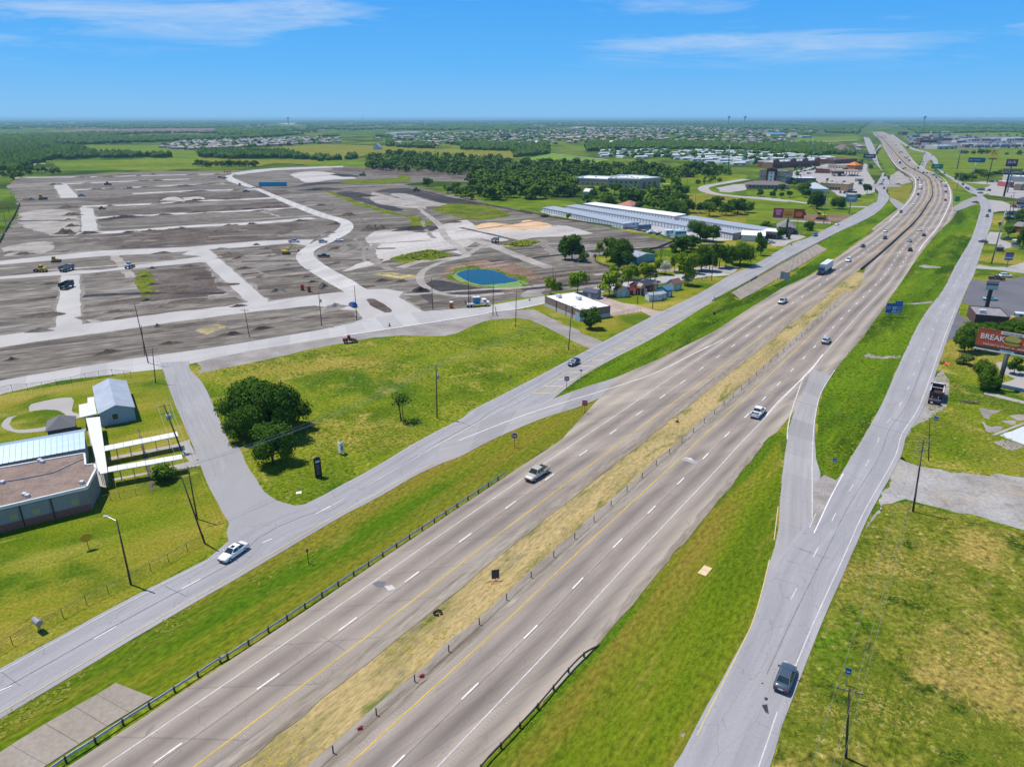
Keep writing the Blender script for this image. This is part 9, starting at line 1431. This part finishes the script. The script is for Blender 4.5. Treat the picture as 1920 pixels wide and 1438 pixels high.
tufts('ditch_weeds', '0,1345 A2 400,905 1000,545 1570,215 A3 1190,1112 1560,902 1915,745 1500,1000 1150,1290 900,1438 A2 1570,330 1000,660 400,1010 0,1280', 9000, T_D, .3, .8, 5)
tufts('grass_tufts', 'A4 660,840 1100,550 1915,80 D7 1700,840 D6 760,990 1310,610 1915,145 B5 1075,600 650,940 D6 200,1430 A4 1915,330 1200,665', 6000, T_G, .35, .8, 6)
tufts('grass_tufts', '905,1438 A8 640,870 1190,200 A5 250,1085 515,870 500,1100 A6 435,260 350,590 80,1110 PX 1262,1438', 6000, T_G, .2, .45, 7)
tufts('grass_tufts', 'A5 1210,930 1360,735 1470,310 D3 840,620 1000,1000 1500,1300 D4 1246,280 PX 1920,890 D4 940,925 330,830', 5000, T_D, .25, .6, 8)
tufts('pond_weeds', 'E4 390,430 420,350 560,290 720,255 860,290 1060,300 1200,370 1380,390 1470,480 1380,545 1310,450 1200,400 1000,318 700,306 560,330 470,390', 1500, T_G, .5, 1.2, 9); 
for c in ('B3 200,60 330,10 560,20 700,50 785,100 560,130 380,110', 'B3 -110,430 0,390 180,350 370,400 200,430', 'B3 720,320 880,285 1010,295 900,330'): tufts('site_weed_tufts', c, 1200, T_G, .7, 1.8, 12)
# haze
hm = bpy.data.materials.new('haze_air'); hm.use_nodes = True; hn = hm.node_tree; hn.nodes.clear()
pv = NN(hn, 'ShaderNodeVolumePrincipled', i_Density=7.5e-5, i_Color=(.42,.78,1,1)); pv.inputs['Anisotropy'].default_value = .2
ho = NN(hn, 'ShaderNodeOutputMaterial'); hn.links.new(pv.outputs[0], ho.inputs['Volume'])
hb = MB(); hb.box(-30500, -800, -3, 30500, 30500, 68)
tag(hb.obj('haze', hm), kind='stuff')

# trees and clutter among the far shops
for i in range(90):
    c = 'D1 %d,%d' % (rnd.uniform(420, 1900), rnd.choice((rnd.uniform(325, 338), rnd.uniform(225, 330), rnd.uniform(165, 240)))); tree(c, 'far', rnd.uniform(18, 42), rnd.uniform(20, 34), 'one of the small trees among the far shops across the pasture', 'shop_tree', 'trees among the far shops')
for i in range(34):
    c = 'D5 %d,%d' % (rnd.uniform(560, 1500), rnd.uniform(500, 860)); tree(c, 'mid', rnd.uniform(30, 60), rnd.uniform(28, 50), 'one of the small car park trees between the brick shops and the hotel', 'shop_tree', 'trees at the brick shops')

SC = ((M_PALEW, 'pale'), (M_DBRICK, 'dark brick'), (M_TANW, 'tan'), (M_BRICK, 'red brick'), (pm((.25,.32,.36), .7), 'blue-grey'))
for i in range(22):
    x, y = rnd.uniform(420, 1500), rnd.uniform(165, 330); (wm, wn) = SC[i % 5]; w = rnd.uniform(30, 80)*(.6+.4*(y-165)/165)
    building('small_shop', wn+' little shop scattered in the far retail strip', 'shop', 'D1 %f,%f %f,%f' % (x, y, x+w, y+rnd.uniform(-2, 2)), rnd.uniform(10, 22), rnd.uniform(4, 6), wm, (M_ROOFT, M_ROOFG, M_ROOFW)[i % 3], group='small shops of the far retail strip', doors=(('F', .5, 4, 2.6, (.05,.05,.06)),))
